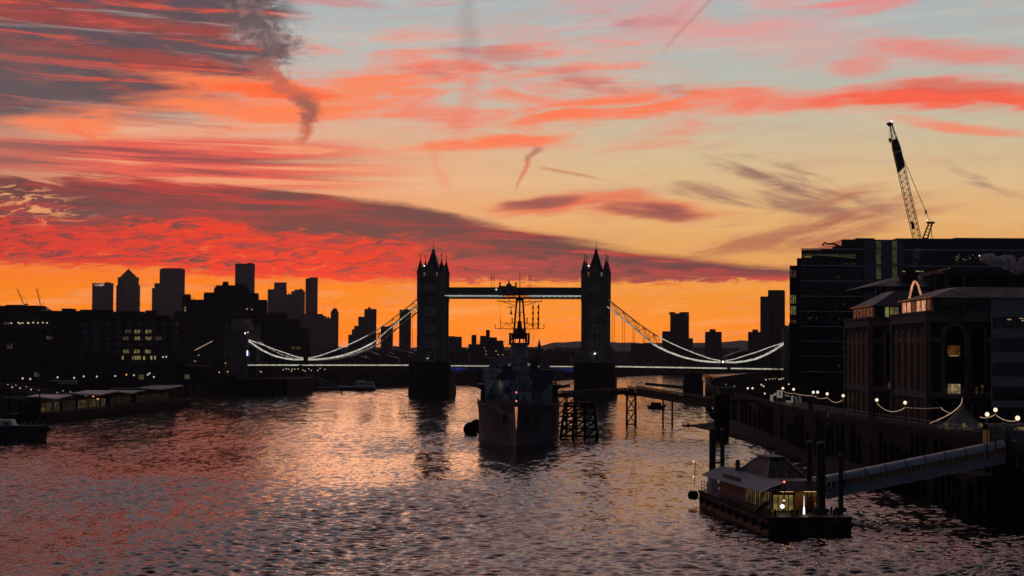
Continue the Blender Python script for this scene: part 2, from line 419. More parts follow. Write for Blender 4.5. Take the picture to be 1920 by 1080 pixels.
class MB:
    """mesh collector; every add_* shape goes through the transform xf"""

    def __init__(self, xf=None):
        self.v, self.f, self.m = [], [], []
        self.xf = xf
        self.mi = 0

    def add(self, vs, fs):
        k = len(self.v)
        if self.xf is not None:
            vs = [self.xf @ Vector(p) for p in vs]
        self.v += [tuple(p) for p in vs]
        self.f += [tuple(i + k for i in f) for f in fs]
        self.m += [self.mi] * len(fs)
        return self

    def box(self, x0, x1, y0, y1, z0, z1):
        return self.add([(x0, y0, z0), (x1, y0, z0), (x1, y1, z0), (x0, y1, z0), (x0, y0, z1), (x1, y0, z1), (x1, y1, z1), (x0, y1, z1)],
                        [(3, 2, 1, 0), (4, 5, 6, 7), (0, 1, 5, 4), (1, 2, 6, 5), (2, 3, 7, 6), (3, 0, 4, 7)])

    def hexa(self, a, b):
        """frustum between two same-length loops (bottom, top)"""
        n = len(a)
        fs = [tuple(range(n - 1, -1, -1)), tuple(range(n, 2 * n))]
        fs += [(i, (i + 1) % n, n + (i + 1) % n, n + i) for i in range(n)]
        return self.add(list(a) + list(b), fs)

    def prism(self, poly, z0, z1, top=1.0, c=None):
        if c is None:
            c = (sum(p[0] for p in poly) / len(poly), sum(p[1] for p in poly) / len(poly))
        return self.hexa([(x, y, z0) for x, y in poly], [(c[0] + (x - c[0]) * top, c[1] + (y - c[1]) * top, z1) for x, y in poly])

    def ngon(self, cx, cy, r0, r1, z0, z1, n=8, ph=None):
        ph = math.pi / n if ph is None else ph
        a = [(cx + r0 * math.cos(ph + 2 * math.pi * i / n), cy + r0 * math.sin(ph + 2 * math.pi * i / n), z0) for i in range(n)]
        if r1 < 1e-4:
            k = n
            return self.add(a + [(cx, cy, z1)], [tuple(range(n - 1, -1, -1))] + [(i, (i + 1) % n, k) for i in range(n)])
        b = [(cx + r1 * math.cos(ph + 2 * math.pi * i / n), cy + r1 * math.sin(ph + 2 * math.pi * i / n), z1) for i in range(n)]
        return self.hexa(a, b)

    def extr(self, poly, vec):
        """extrude a 3-D polygon along a vector"""
        v = Vector(vec)
        return self.hexa(poly, [tuple(Vector(p) + v) for p in poly])

    def rod(self, p, q, r, n=6, r1=None):
        p, q = Vector(p), Vector(q)
        r1 = r if r1 is None else r1
        d = (q - p)
        if d.length < 1e-6:
            return self
        d.normalize()
        a = Vector((0, 0, 1)) if abs(d.z) < 0.9 else Vector((1, 0, 0))
        s = d.cross(a).normalized()
        t = d.cross(s)
        A = [tuple(p + (s * math.cos(2 * math.pi * i / n) + t * math.sin(2 * math.pi * i / n)) * r) for i in range(n)]
        B = [tuple(q + (s * math.cos(2 * math.pi * i / n) + t * math.sin(2 * math.pi * i / n)) * r1) for i in range(n)]
        return self.hexa(A, B)

    def bar(self, p, q, w, h):
        """rectangular beam, w across, h in height"""
        p, q = Vector(p), Vector(q)
        d = (q - p).normalized()
        s = d.cross(Vector((0, 0, 1)))
        if s.length < 1e-4:
            s = Vector((1, 0, 0))
        s.normalize()
        t = s.cross(d)
        o = [s * (-w / 2) + t * (-h / 2), s * (w / 2) + t * (-h / 2), s * (w / 2) + t * (h / 2), s * (-w / 2) + t * (h / 2)]
        return self.hexa([tuple(p + k) for k in o], [tuple(q + k) for k in o])

    def path(self, pts, r, n=6):
        for a, b in zip(pts[:-1], pts[1:]):
            self.rod(a, b, r, n)
        return self

    def ball(self, c, r, n=10, m=6, sz=1.0):
        vs, fs = [(c[0], c[1], c[2] - r * sz)], []
        for j in range(1, m):
            a = -math.pi / 2 + math.pi * j / m
            for i in range(n):
                b = 2 * math.pi * i / n
                vs.append((c[0] + r * math.cos(a) * math.cos(b), c[1] + r * math.cos(a) * math.sin(b), c[2] + r * math.sin(a) * sz))
        vs.append((c[0], c[1], c[2] + r * sz))
        for i in range(n):
            fs.append((0, 1 + (i + 1) % n, 1 + i))
            fs.append((len(vs) - 1, 1 + (m - 2) * n + i, 1 + (m - 2) * n + (i + 1) % n))
            for j in range(m - 2):
                k = 1 + j * n
                fs.append((k + i, k + (i + 1) % n, k + n + (i + 1) % n, k + n + i))
        return self.add(vs, fs)

    def build(self, name, mats, parent=None, smooth=False, origin=None):
        me = bpy.data.meshes.new(name)
        if parent is not None:
            o = parent.matrix_world.translation if parent.parent is None else Vector(parent['_org'])
        elif origin is not None:
            o = Vector(origin)
        else:
            xs, ys, zs = zip(*self.v)
            o = Vector(((min(xs) + max(xs)) / 2, (min(ys) + max(ys)) / 2, min(zs)))
        me.from_pydata([(x - o[0], y - o[1], z - o[2]) for x, y, z in self.v], [], self.f)
        if not isinstance(mats, (list, tuple)):
            mats = [mats]
        for m in mats:
            me.materials.append(m)
        if len(mats) > 1:
            me.polygons.foreach_set('material_index', self.m)
        if smooth:
            me.polygons.foreach_set('use_smooth', [True] * len(me.polygons))
        me.update()
        ob = bpy.data.objects.new(name, me)
        COL.objects.link(ob)
        if parent is not None:
            ob.parent = parent
            if parent.parent is None:
                ob['_org'] = tuple(o)
        else:
            ob.location = o
            ob.matrix_world = Matrix.Translation(o)
            ob['_org'] = tuple(o)
        return ob


def tag(o, label, cat, group=None, kind=None):
    o['label'] = label
    o['category'] = cat
    if group:
        o['group'] = group
    if kind:
        o['kind'] = kind
    return o


def thing(name, label, cat, loc, group=None):
    o = bpy.data.objects.new(name, None)
    COL.objects.link(o)
    o.location = loc
    o.matrix_world = Matrix.Translation(loc)
    o.empty_display_size = 0.5
    o['_org'] = tuple(loc)
    return tag(o, label, cat, group)


def dup(root, loc, rz=0.0, label=None, scale=None):
    def cp(o, p):
        c = o.copy()
        COL.objects.link(c)
        if p is not None:
            c.parent = p
        for ch in o.children:
            cp(ch, c)
        return c
    r = cp(root, None)
    r.location = loc
    r.rotation_euler = (0, 0, rz)
    if scale:
        r.scale = (scale, scale, scale)
    if label:
        r['label'] = label
    return r


def structure(o):
    o['kind'] = 'structure'
    return o


def point_lamp(loc, energy, col, xf=None, r=0.12):
    """the light a lit lamp throws on what stands next to it"""
    d = bpy.data.lights.new('lamp_light', 'POINT')
    d.energy = energy
    d.color = col
    d.shadow_soft_size = r
    o = bpy.data.objects.new('lamp_light', d)
    COL.objects.link(o)
    p = Vector(loc)
    o.location = xf @ p if xf is not None else p
    return o


# ------------------------------------------------------------------ materials
def pmat(name, rgb, rough=0.8, var=0.3, scale=0.6, metal=0.0, bump=0.0, bscale=4.0, spec=0.5, streak=0.0):
    m = bpy.data.materials.new(name)
    m.use_nodes = True
    t = NT(m.node_tree)
    bs = m.node_tree.nodes['Principled BSDF']
    tc = t.n('ShaderNodeTexCoord')
    nz = t.n('ShaderNodeTexNoise')
    nz.inputs['Scale'].default_value = scale
    nz.inputs['Detail'].default_value = 5
    m.node_tree.links.new(tc.outputs['Object'], nz.inputs['Vector'])
    f = S(t, nz.outputs[0])
    if streak:
        mp = t.n('ShaderNodeMapping')
        mp.inputs['Scale'].default_value = (1.6, 1.6, 0.08)
        m.node_tree.links.new(tc.outputs['Object'], mp.inputs['Vector'])
        n2 = t.n('ShaderNodeTexNoise')
        n2.inputs['Scale'].default_value = 1.0
        n2.inputs['Detail'].default_value = 4
        m.node_tree.links.new(mp.outputs[0], n2.inputs['Vector'])
        f = f * (1 - streak) + S(t, n2.outputs[0]) * streak
    a = tuple(max(0.0, c * (1 - var)) for c in rgb) + (1,)
    b = tuple(min(1.0, c * (1 + var)) for c in rgb) + (1,)
    t.put(bs.inputs['Base Color'], t.mix(t.smooth(0.3, 0.7, f), a, b))
    t.put(bs.inputs['Roughness'], t.smooth(0.2, 0.8, f, max(0.02, rough - 0.12), min(1.0, rough + 0.12)))
    bs.inputs['Metallic'].default_value = metal
    bs.inputs['Specular IOR Level'].default_value = spec if rough < 0.7 else min(spec, 0.12)
    if bump:
        bp = t.n('ShaderNodeBump')
        bp.inputs['Strength'].default_value = bump
        n3 = t.n('ShaderNodeTexNoise')
        n3.inputs['Scale'].default_value = bscale
        m.node_tree.links.new(tc.outputs['Object'], n3.inputs['Vector'])
        m.node_tree.links.new(n3.outputs[0], bp.inputs['Height'])
        m.node_tree.links.new(bp.outputs[0], bs.inputs['Normal'])
    return m


def emat(name, rgb, strength, var=0.0):
    """a lit lamp, strip or lit window, or light painted on as a glow"""
    m = bpy.data.materials.new(name)
    m.use_nodes = True
    t = NT(m.node_tree)
    bs = m.node_tree.nodes['Principled BSDF']
    bs.inputs['Base Color'].default_value = (0.03, 0.03, 0.03, 1)
    bs.inputs['Specular IOR Level'].default_value = 0.1
    bs.inputs['Emission Color'].default_value = tuple(rgb) + (1,)
    bs.inputs['Emission Strength'].default_value = strength
    if var:
        tc = t.n('ShaderNodeTexCoord')
        nz = t.n('ShaderNodeTexNoise')
        nz.inputs['Scale'].default_value = 0.9
        nz.inputs['Detail'].default_value = 3
        m.node_tree.links.new(tc.outputs['Object'], nz.inputs['Vector'])
        t.put(bs.inputs['Emission Strength'], t.smooth(0.35, 0.65, S(t, nz.outputs[0]), strength * (1 - var), strength * (1 + var)))
    return m


def facade(name, wall, glass, wx=3.0, wz=3.6, fx=0.62, fz=0.55, lit=0.03, litc=(1.0, 0.75, 0.4), lits=0.5, rough_g=0.15, zb=(0, 1e6)):
    """storeys of windows as a surface pattern for far buildings"""
    m = bpy.data.materials.new(name)
    m.use_nodes = True
    t = NT(m.node_tree)
    bs = m.node_tree.nodes['Principled BSDF']
    tc = t.n('ShaderNodeTexCoord')
    sp = t.n('ShaderNodeSeparateXYZ')
    m.node_tree.links.new(tc.outputs['Object'], sp.inputs[0])
    x, y, z = (S(t, o) for o in sp.outputs)
    h = (x + y * 0.83) * (1.0 / wx)
    k = z * (1.0 / wz)
    hf, kf = t.math('FRACT', h), t.math('FRACT', k)
    win = t.math('LESS_THAN', t.math('ABSOLUTE', hf - 0.5), fx / 2) * t.math('LESS_THAN', t.math('ABSOLUTE', kf - 0.5), fz / 2)
    wn = t.n('ShaderNodeTexWhiteNoise', noise_dimensions='2D')
    t.put(wn.inputs['Vector'], t.vec(t.math('FLOOR', h), t.math('FLOOR', k)))
    rnd = S(t, wn.outputs['Value'])
    nz = t.n('ShaderNodeTexNoise')
    nz.inputs['Scale'].default_value = 0.05
    m.node_tree.links.new(tc.outputs['Object'], nz.inputs['Vector'])
    grp = t.smooth(0.42, 0.62, S(t, nz.outputs[0]))
    t.put(bs.inputs['Base Color'], t.mix(win, tuple(wall) + (1,), tuple(glass) + (1,)))
    t.put(bs.inputs['Roughness'], 0.75 - win * (0.75 - rough_g))
    on = t.math('GREATER_THAN', rnd + grp * lit * 1.5, 1.0 - lit * 0.35) * win
    bs.inputs['Emission Color'].default_value = tuple(litc) + (1,)
    t.put(bs.inputs['Emission Strength'], on * lits * (0.3 + rnd * 0.0))
    return m


def camo(name, cols, scale=0.11):
    """hard-edged camouflage paint in three tones, with streaks of rust"""
    m = bpy.data.materials.new(name)
    m.use_nodes = True
    t = NT(m.node_tree)
    bs = m.node_tree.nodes['Principled BSDF']
    tc = t.n('ShaderNodeTexCoord')
    sp = t.n('ShaderNodeSeparateXYZ')
    m.node_tree.links.new(tc.outputs['Object'], sp.inputs[0])
    x, y, z = (S(t, o) for o in sp.outputs)
    a = t.noise(t.vec(x * scale + y * 0.04, z * scale * 0.9 + y * 0.025), 1.0, 0.0, 0.5)
    b = t.noise(t.vec(x * scale * 0.7 + 9.0, z * scale * 0.5 - y * 0.03), 1.0, 0.0, 0.5)
    c = t.mix(t.smooth(0.49, 0.51, a), tuple(cols[0]) + (1,), tuple(cols[1]) + (1,))
    c = t.mix(t.smooth(0.555, 0.565, b), c, tuple(cols[2]) + (1,))
    r = t.noise(t.vec((x + y) * 2.2, z * 0.16), 1.0, 4.0, 0.6)
    c = t.mix(t.smooth(0.55, 0.75, r) * 0.5, c, (0.09, 0.06, 0.05, 1))
    t.put(bs.inputs['Base Color'], c)
    bs.inputs['Roughness'].default_value = 0.6
    return m


MAT = dict(
    stone=pmat('pale_stone', (0.21, 0.185, 0.155), 0.85, 0.3, 0.25, bump=0.3, bscale=2.0, streak=0.4),
    granite=pmat('granite', (0.032, 0.031, 0.030), 0.85, 0.35, 0.3, bump=0.4, bscale=1.2, streak=0.4),
    frame=pmat('window_surround', (0.55, 0.50, 0.43), 0.8, 0.15, 0.6),
    slate=pmat('slate', (0.032, 0.032, 0.036), 0.6, 0.3, 0.5),
    lead=pmat('lead_grey', (0.10, 0.10, 0.105), 0.55, 0.25, 0.4),
    bluepaint=pmat('blue_grey_paint', (0.09, 0.12, 0.15), 0.5, 0.25, 0.3),
    iron=pmat('dark_iron', (0.035, 0.034, 0.035), 0.6, 0.4, 0.8),
    rust=pmat('brown_steel', (0.07, 0.04, 0.03), 0.7, 0.4, 0.8),
    steel=pmat('galvanised_steel', (0.17, 0.175, 0.19), 0.5, 0.2, 1.0, metal=0.3),
    glass=pmat('dark_glass', (0.018, 0.02, 0.024), 0.08, 0.3, 0.2, spec=0.8),
    glassblue=pmat('blue_glass', (0.02, 0.026, 0.034), 0.12, 0.35, 0.12, spec=0.7),
    brick=pmat('brown_brick', (0.05, 0.032, 0.027), 0.9, 0.35, 0.6, bump=0.3, bscale=6.0),
    trim=pmat('stone_trim', (0.17, 0.145, 0.132), 0.85, 0.25, 0.6, streak=0.3),
    concrete=pmat('concrete', (0.035, 0.034, 0.034), 0.9, 0.3, 0.3, bump=0.2, streak=0.4),
    darkconcrete=pmat('dark_concrete', (0.035, 0.034, 0.036), 0.9, 0.3, 0.2, streak=0.4),
    white=pmat('white_panel', (0.25, 0.225, 0.23), 0.6, 0.15, 0.3),
    whitepaint=pmat('white_paint', (0.62, 0.60, 0.58), 0.5, 0.12, 0.5),
    timber=pmat('wet_timber', (0.014, 0.012, 0.011), 0.75, 0.45, 1.2, bump=0.4, bscale=3.0, streak=0.6),
    mud=pmat('river_mud', (0.013, 0.012, 0.011), 0.9, 0.4, 0.4, bump=0.8, bscale=1.5, spec=0.1),
    paving=pmat('paving', (0.035, 0.034, 0.034), 0.95, 0.3, 0.5, spec=0.1),
    earth=pmat('town_ground', (0.022, 0.021, 0.021), 1.0, 0.3, 0.02, spec=0.0),
    wood=pmat('orange_cedar', (0.30, 0.13, 0.045), 0.55, 0.3, 1.5, streak=0.7),
    zinc=pmat('ribbed_zinc', (0.40, 0.42, 0.45), 0.45, 0.15, 0.5, metal=0.15),
    canvas=pmat('tent_canvas', (0.22, 0.20, 0.18), 0.8, 0.15, 0.4),
    hullgrey=pmat('pale_camouflage', (0.48, 0.46, 0.47), 0.6, 0.25, 0.35, streak=0.6, bump=0.15, bscale=1.5),
    hulldark=pmat('dark_camouflage', (0.10, 0.11, 0.135), 0.6, 0.3, 0.35, streak=0.6, bump=0.15, bscale=1.5),
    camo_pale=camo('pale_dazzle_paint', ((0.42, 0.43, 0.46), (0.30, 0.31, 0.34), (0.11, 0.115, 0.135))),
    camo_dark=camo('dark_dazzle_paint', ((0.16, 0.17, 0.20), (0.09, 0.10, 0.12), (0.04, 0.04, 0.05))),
    camo_blue=camo('blue_dazzle_paint', ((0.26, 0.31, 0.35), (0.15, 0.18, 0.22), (0.05, 0.055, 0.07)), 0.2),
    shipblue=pmat('slate_blue_paint', (0.20, 0.235, 0.265), 0.6, 0.35, 0.5, streak=0.5),
    boot=pmat('black_waterline', (0.02, 0.018, 0.018), 0.7, 0.3, 0.6),
    black=pmat('black_paint', (0.018, 0.018, 0.02), 0.55, 0.3, 0.8),
    rubber=pmat('black_rubber', (0.015, 0.015, 0.015), 0.85, 0.3, 1.0),
    red=pmat('bus_red', (0.30, 0.02, 0.02), 0.4, 0.15, 0.5),
    bark=pmat('bark', (0.035, 0.028, 0.024), 0.95, 0.3, 2.0),
    rope=pmat('rope', (0.20, 0.18, 0.15), 0.9, 0.2, 3.0),
    hill=pmat('wooded_hill', (0.05, 0.045, 0.05), 1.0, 0.3, 0.004),
    crane=pmat('crane_lattice', (0.10, 0.085, 0.07), 0.6, 0.2, 0.5),
    L_chain=emat('chain_led', (1.0, 0.97, 0.80), 0.50, 0.25),
    L_chain2=emat('chain_led_dim', (1.0, 0.86, 0.70), 0.30, 0.4),
    L_chain3=emat('chain_led_faint', (1.0, 0.62, 0.42), 0.13, 0.5),
    L_deck=emat('deck_led', (1.0, 0.95, 0.70), 0.46, 0.3),
    L_walk=emat('walkway_led', (0.92, 1.0, 0.88), 0.38, 0.2),
    L_globe=emat('globe_lamp', (1.0, 0.86, 0.56), 1.05),
    L_small=emat('small_lamp', (1.0, 0.86, 0.58), 0.62),
    L_white=emat('white_lamp', (1.0, 0.96, 0.85), 2.0),
    L_red=emat('red_lamp', (1.0, 0.18, 0.12), 2.2),
    L_orange=emat('orange_lamp', (1.0, 0.45, 0.15), 0.9),
    L_blue=emat('blue_lamp', (0.12, 0.16, 1.0), 0.22, 0.7),
    L_warm=emat('warm_window', (1.0, 0.74, 0.34), 0.19, 0.6),
    L_dim=emat('dim_window', (1.0, 0.70, 0.34), 0.032, 0.8),
    L_yellow=emat('yellow_window', (1.0, 0.78, 0.28), 0.12, 0.6),
    L_green=emat('greenish_window', (0.85, 1.0, 0.30), 0.16, 0.3),
    L_niche=emat('floodlit_niche', (1.0, 0.80, 0.40), 0.10, 0.5),
    L_string=emat('string_light', (1.0, 0.62, 0.40), 0.36, 0.3),
    L_glow=emat('amber_panel', (1.0, 0.38, 0.08), 0.045, 0.6),
)


# ================================================================== setting: water, banks, foreshore, hills
def water():
    rng = np.random.RandomState(3)
    Ys = [-400.0, -150.0, 0.0, 90.0, 120.0]
    y = 140.0
    while y < 700:
        Ys.append(y)
        y += 0.26 * (y / 190.0) ** 1.35
    while y < 2600:
        Ys.append(y)
        y += 0.30 * (y / 190.0) ** 1.35 * (1 + (y - 700) / 300.0)
    Ys += [3200.0, 6000.0, 9600.0]
    Ys = np.array(Ys)
    s = np.concatenate([[-0.485, -0.42, -0.36], np.linspace(-0.31, 0.31, 400), [0.36, 0.42, 0.485]])
    wid = np.maximum(Ys, 150.0)
    X = s[None, :] * wid[:, None]
    Y = np.repeat(Ys[:, None], len(s), 1)
    Z = np.zeros_like(X)
    # wind waves from the left foreground, many lengths and directions
    for i in range(110):
        lam = 0.6 * (2.6 / 0.6) ** rng.rand()
        th = rng.normal(R(75), R(38))
        k = 2 * math.pi / lam
        kx, ky = k * math.cos(th), k * math.sin(th)
        amp = 0.0046 * lam ** 0.8
        ph = rng.rand() * 6.283
        fade = np.clip(lam / (0.0042 * np.maximum(Y, 1.0)) - 0.5, 0, 1)       # waves too short for the mesh are left to the surface texture
        Z += amp * fade * np.sin(kx * X + ky * Y + ph)
    patch = np.zeros_like(X)
    for i in range(10):
        lam = 40 + 160 * rng.rand()
        th = rng.rand() * 6.28
        patch += np.sin(2 * math.pi / lam * (math.cos(th) * X * 1.6 + math.sin(th) * Y * 0.7) + rng.rand() * 6.28)
    patch = np.clip(0.95 + patch * 0.2, 0.3, 1.6)
    Z *= patch * np.clip((Y - 125) / 15, 0, 1) * np.interp(Y, [330, 700, 1500], [1.0, 0.6, 0.0]) * (np.abs(s)[None, :] < 0.32)
    nr, nc = X.shape
    idx = np.arange(nr * nc).reshape(nr, nc)
    q = np.stack([idx[:-1, :-1], idx[:-1, 1:], idx[1:, 1:], idx[1:, :-1]], -1).reshape(-1, 4)
    me = bpy.data.meshes.new('water')
    me.vertices.add(nr * nc)
    me.vertices.foreach_set('co', np.stack([X, Y, Z], -1).astype(np.float32).ravel())
    me.loops.add(q.size)
    me.loops.foreach_set('vertex_index', q.astype(np.int32).ravel())
    me.polygons.add(len(q))
    me.polygons.foreach_set('loop_start', np.arange(0, q.size, 4, dtype=np.int32))
    me.polygons.foreach_set('use_smooth', np.ones(len(q), dtype=bool))
    me.update(calc_edges=True)
    m = bpy.data.materials.new('river_water')
    m.use_nodes = True
    t = NT(m.node_tree)
    bs = m.node_tree.nodes['Principled BSDF']
    bs.inputs['Base Color'].default_value = (0.012, 0.012, 0.013, 1)
    bs.inputs['Roughness'].default_value = 0.10
    bs.inputs['IOR'].default_value = 1.33
    geo = t.n('ShaderNodeNewGeometry')
    sp = t.n('ShaderNodeSeparateXYZ')
    m.node_tree.links.new(geo.outputs['Position'], sp.inputs[0])
    x, y, z = (S(t, o) for o in sp.outputs)

    def ncol(scale, sx, sy, detail, off):
        nd = t.n('ShaderNodeTexNoise', noise_dimensions='2D')
        t.put(nd.inputs['Vector'], t.vec(x * sx + off, y * sy + off))
        nd.inputs['Scale'].default_value = scale
        nd.inputs['Detail'].default_value = detail
        nd.inputs['Roughness'].default_value = 0.6
        v = t.n('ShaderNodeVectorMath', operation='SUBTRACT')
        m.node_tree.links.new(nd.outputs[1], v.inputs[0])
        v.inputs[1].default_value = (0.5, 0.5, 0.5)
        return v.outputs[0]

    def vscale(s_, k):
        v = t.n('ShaderNodeVectorMath', operation='SCALE')
        m.node_tree.links.new(s_, v.inputs[0])
        t.put(v.inputs['Scale'], k)
        return v.outputs[0]

    def vadd(a, b):
        v = t.n('ShaderNodeVectorMath', operation='ADD')
        m.node_tree.links.new(a, v.inputs[0])
        m.node_tree.links.new(b, v.inputs[1])
        return v.outputs[0]
    gust = t.noise(t.vec(x * 0.010 + y * 0.004, y * 0.011), 1.0, 4.0, 0.6, 0.6)
    slick = t.noise(t.vec(x * 0.045 + 40.0, y * 0.007), 1.0, 4.0, 0.6, 0.8)
    g = t.smooth(0.32, 0.66, gust, 0.55, 1.3) * t.smooth(0.34, 0.5, slick, 0.72, 1.05)
    calm = t.smooth(380.0, 900.0, y, 1.0, 0.72)
    a = vadd(vscale(ncol(1.0, 2.6, 1.7, 3.0, 0.0), g * calm * 0.22), vscale(ncol(1.0, 0.85, 0.24, 4.0, 11.0), g * calm * 0.34))
    a = vadd(a, vscale(ncol(1.0, 0.30, 0.055, 4.0, 23.0), g * t.smooth(260.0, 520.0, y, 0.0, 0.27)))
    b = vscale(ncol(1.0, 0.16, 0.07, 3.0, 30.0), calm * 0.16)
    nrm = vadd(geo.outputs['Normal'], vadd(a, b))
    # flatten the vertical part of the random vector
    sp2 = t.n('ShaderNodeSeparateXYZ')
    m.node_tree.links.new(nrm, sp2.inputs[0])
    cb = t.n('ShaderNodeCombineXYZ')
    m.node_tree.links.new(sp2.outputs[0], cb.inputs[0])
    m.node_tree.links.new(sp2.outputs[1], cb.inputs[1])
    cb.inputs[2].default_value = 1.0
    nv = t.n('ShaderNodeVectorMath', operation='NORMALIZE')
    m.node_tree.links.new(cb.outputs[0], nv.inputs[0])
    m.node_tree.links.new(nv.outputs[0], bs.inputs['Normal'])
    me.materials.append(m)
    ob = bpy.data.objects.new('water', me)
    COL.objects.link(ob)
    structure(ob)
    ob['label'] = 'rippled tidal river reflecting the red dawn sky'


water()

QZ = 8.6   # quay level
SOUTH = [(70, -120), (66, 150), (64, 200), (63, 226), (61.5, 263), (60, 294), (58.8, 348), (60, 400), (62.5, 446), (67, 560), (77, 700),
         (89, 800), (100, 884), (118, 1000), (200, 1400), (420, 1850), (1000, 2250), (3000, 2500), (4700, 2600)]
NORTH = [(-185, -120), (-180, 150), (-174, 400), (-170, 560), (-160, 700), (-150, 800), (-138, 895), (-118, 1000), (-80, 1120), (-20, 1260),
         (45, 1500), (140, 1850), (330, 2300), (900, 2750), (3000, 3000), (4700, 3100)]


def bank(line, side, name, label):
    far = side * 4700.0
    vs, fs = [], []
    for (x, y) in line:
        vs += [(x, y, QZ), (far, y, QZ)]
    for i in range(len(line) - 1):
        a = 2 * i
        fs.append((a, a + 1, a + 3, a + 2) if side > 0 else (a + 1, a, a + 2, a + 3))
    if side < 0:       # land behind the bend of the river, out to the horizon
        k = len(vs)
        vs += [(-4700, 9700, QZ), (4700, 9700, QZ)]
        fs.append((k - 1, k - 2, k + 1, k))
    b = MB()
    b.add(vs, fs)
    o = b.build(name, MAT['earth'], origin=(0, 0, 0))
    structure(o)
    o['label'] = label


bank(SOUTH, 1, 'ground', 'dark quayside ground of the right bank')
bank(NORTH, -1, 'ground', 'dark low ground of the left and far bank')


def hills():
    rng = np.random.RandomState(5)
    b = MB()
    us = np.linspace(-300, 2300, 261)
    rows = []
    for j, (Y, f) in enumerate(((6200, 0.0), (7000, 0.55), (7800, 0.9), (8400, 1.0), (9500, 0.5))):
        row = []
        for i, u in enumerate(us):
            base = np.interp(u, [-300, 600, 850, 1000, 1040, 1085, 1150, 1200, 1330, 1390, 1500, 2300], [648, 650, 651, 650, 642, 640, 641, 643, 642, 638, 640, 642])
            vt = base + 0.9 * math.sin(i * 0.9) * math.sin(i * 0.37) + rng.rand() * 0.9
            zt = PX(u, vt, 8400).z
            x = PX(u, 660, Y).x
            row.append((x, Y, QZ + (zt - QZ) * f))
        rows.append(row)
    n = len(us)
    vs = [p for r in rows for p in r]
    fs = [(j * n + i, j * n + i + 1, (j + 1) * n + i + 1, (j + 1) * n + i) for j in range(len(rows) - 1) for i in range(n - 1)]
    b.add(vs, fs)
    o = b.build('hills', MAT['hill'], origin=(0, 7000, 0))
    structure(o)
    o['label'] = 'low dark wooded hills along the horizon'


hills()


def foreshore():
    rng = random.Random(4)
    edge = [WZ(u, v) for u, v in ((1281, 798.5), (1292, 800), (1306, 803), (1322, 807), (1346, 814), (1380, 824), (1412, 831), (1440, 837), (1466, 846), (1490, 856), (1508, 868), (1524, 884), (1535, 903))]
    wall = [(62.2, 505), (62.6, 490), (62.6, 470), (62.4, 450), (61.5, 425), (60.5, 405), (59.8, 385), (59.2, 365), (58.8, 345), (59.2, 325), (59.8, 300), (60.6, 280), (61.6, 262)]
    n = 8
    vs, fs = [], []
    for e, w in zip(edge, wall):
        for j in range(n):
            f = j / (n - 1)
            vs.append((e.x + (w[0] - e.x) * f, e.y + (w[1] - e.y) * f, -0.25 + 2.3 * f ** 0.8 + (rng.random() - 0.5) * 0.3 * (0 < j < n - 1)))
    m = len(edge)
    for i in range(m - 1):
        for j in range(n - 1):
            fs.append((i * n + j, i * n + j + 1, (i + 1) * n + j + 1, (i + 1) * n + j))
    b = MB()
    b.add(vs, fs)
    o = b.build('foreshore', MAT['mud'], origin=(60, 400, 0), smooth=True)
    structure(o)
    o['label'] = 'dark muddy foreshore at the foot of the right-hand river wall'


foreshore()


# ================================================================== suspension and bascule bridge
TH = R(6.3)
BY = 886.0
BC = PX(963.5, 660, BY)
BX = Matrix.Translation((BC.x, BC.y, 0)) @ Matrix.Rotation(-TH, 4, 'Z')   # local x along the deck (south +), local -y upstream, towards the camera


def arch_window(b, cx, y, z, w, h, frame=0.28, out=-1, ax='y'):
    """a pale surround (slot 0) and a dark pane (slot 1) on a wall facing -y (ax='y') or +x (ax='x')"""
    def P(px, d, pz):
        return (px, y + out * d, pz) if ax == 'y' else (y - out * d, px, pz)
    n = 5
    def loop(hw, z0, hh, d):
        pts = [P(cx - hw, d, z0), P(cx + hw, d, z0)]
        for i in range(n + 1):
            a = math.pi * i / n
            pts.append(P(cx + hw * math.cos(a), d, z0 + hh - hw + hw * math.sin(a)))
        return pts
    A, B = loop(w / 2 + frame, z - frame, h + 2 * frame, 0.0), loop(w / 2 + frame, z - frame, h + 2 * frame, 0.16)
    b.mi = 0
    b.hexa(A, B)
    b.mi = 1
    b.hexa(loop(w / 2, z, h, 0.1), loop(w / 2, z, h, 0.20))
    b.mi = 0


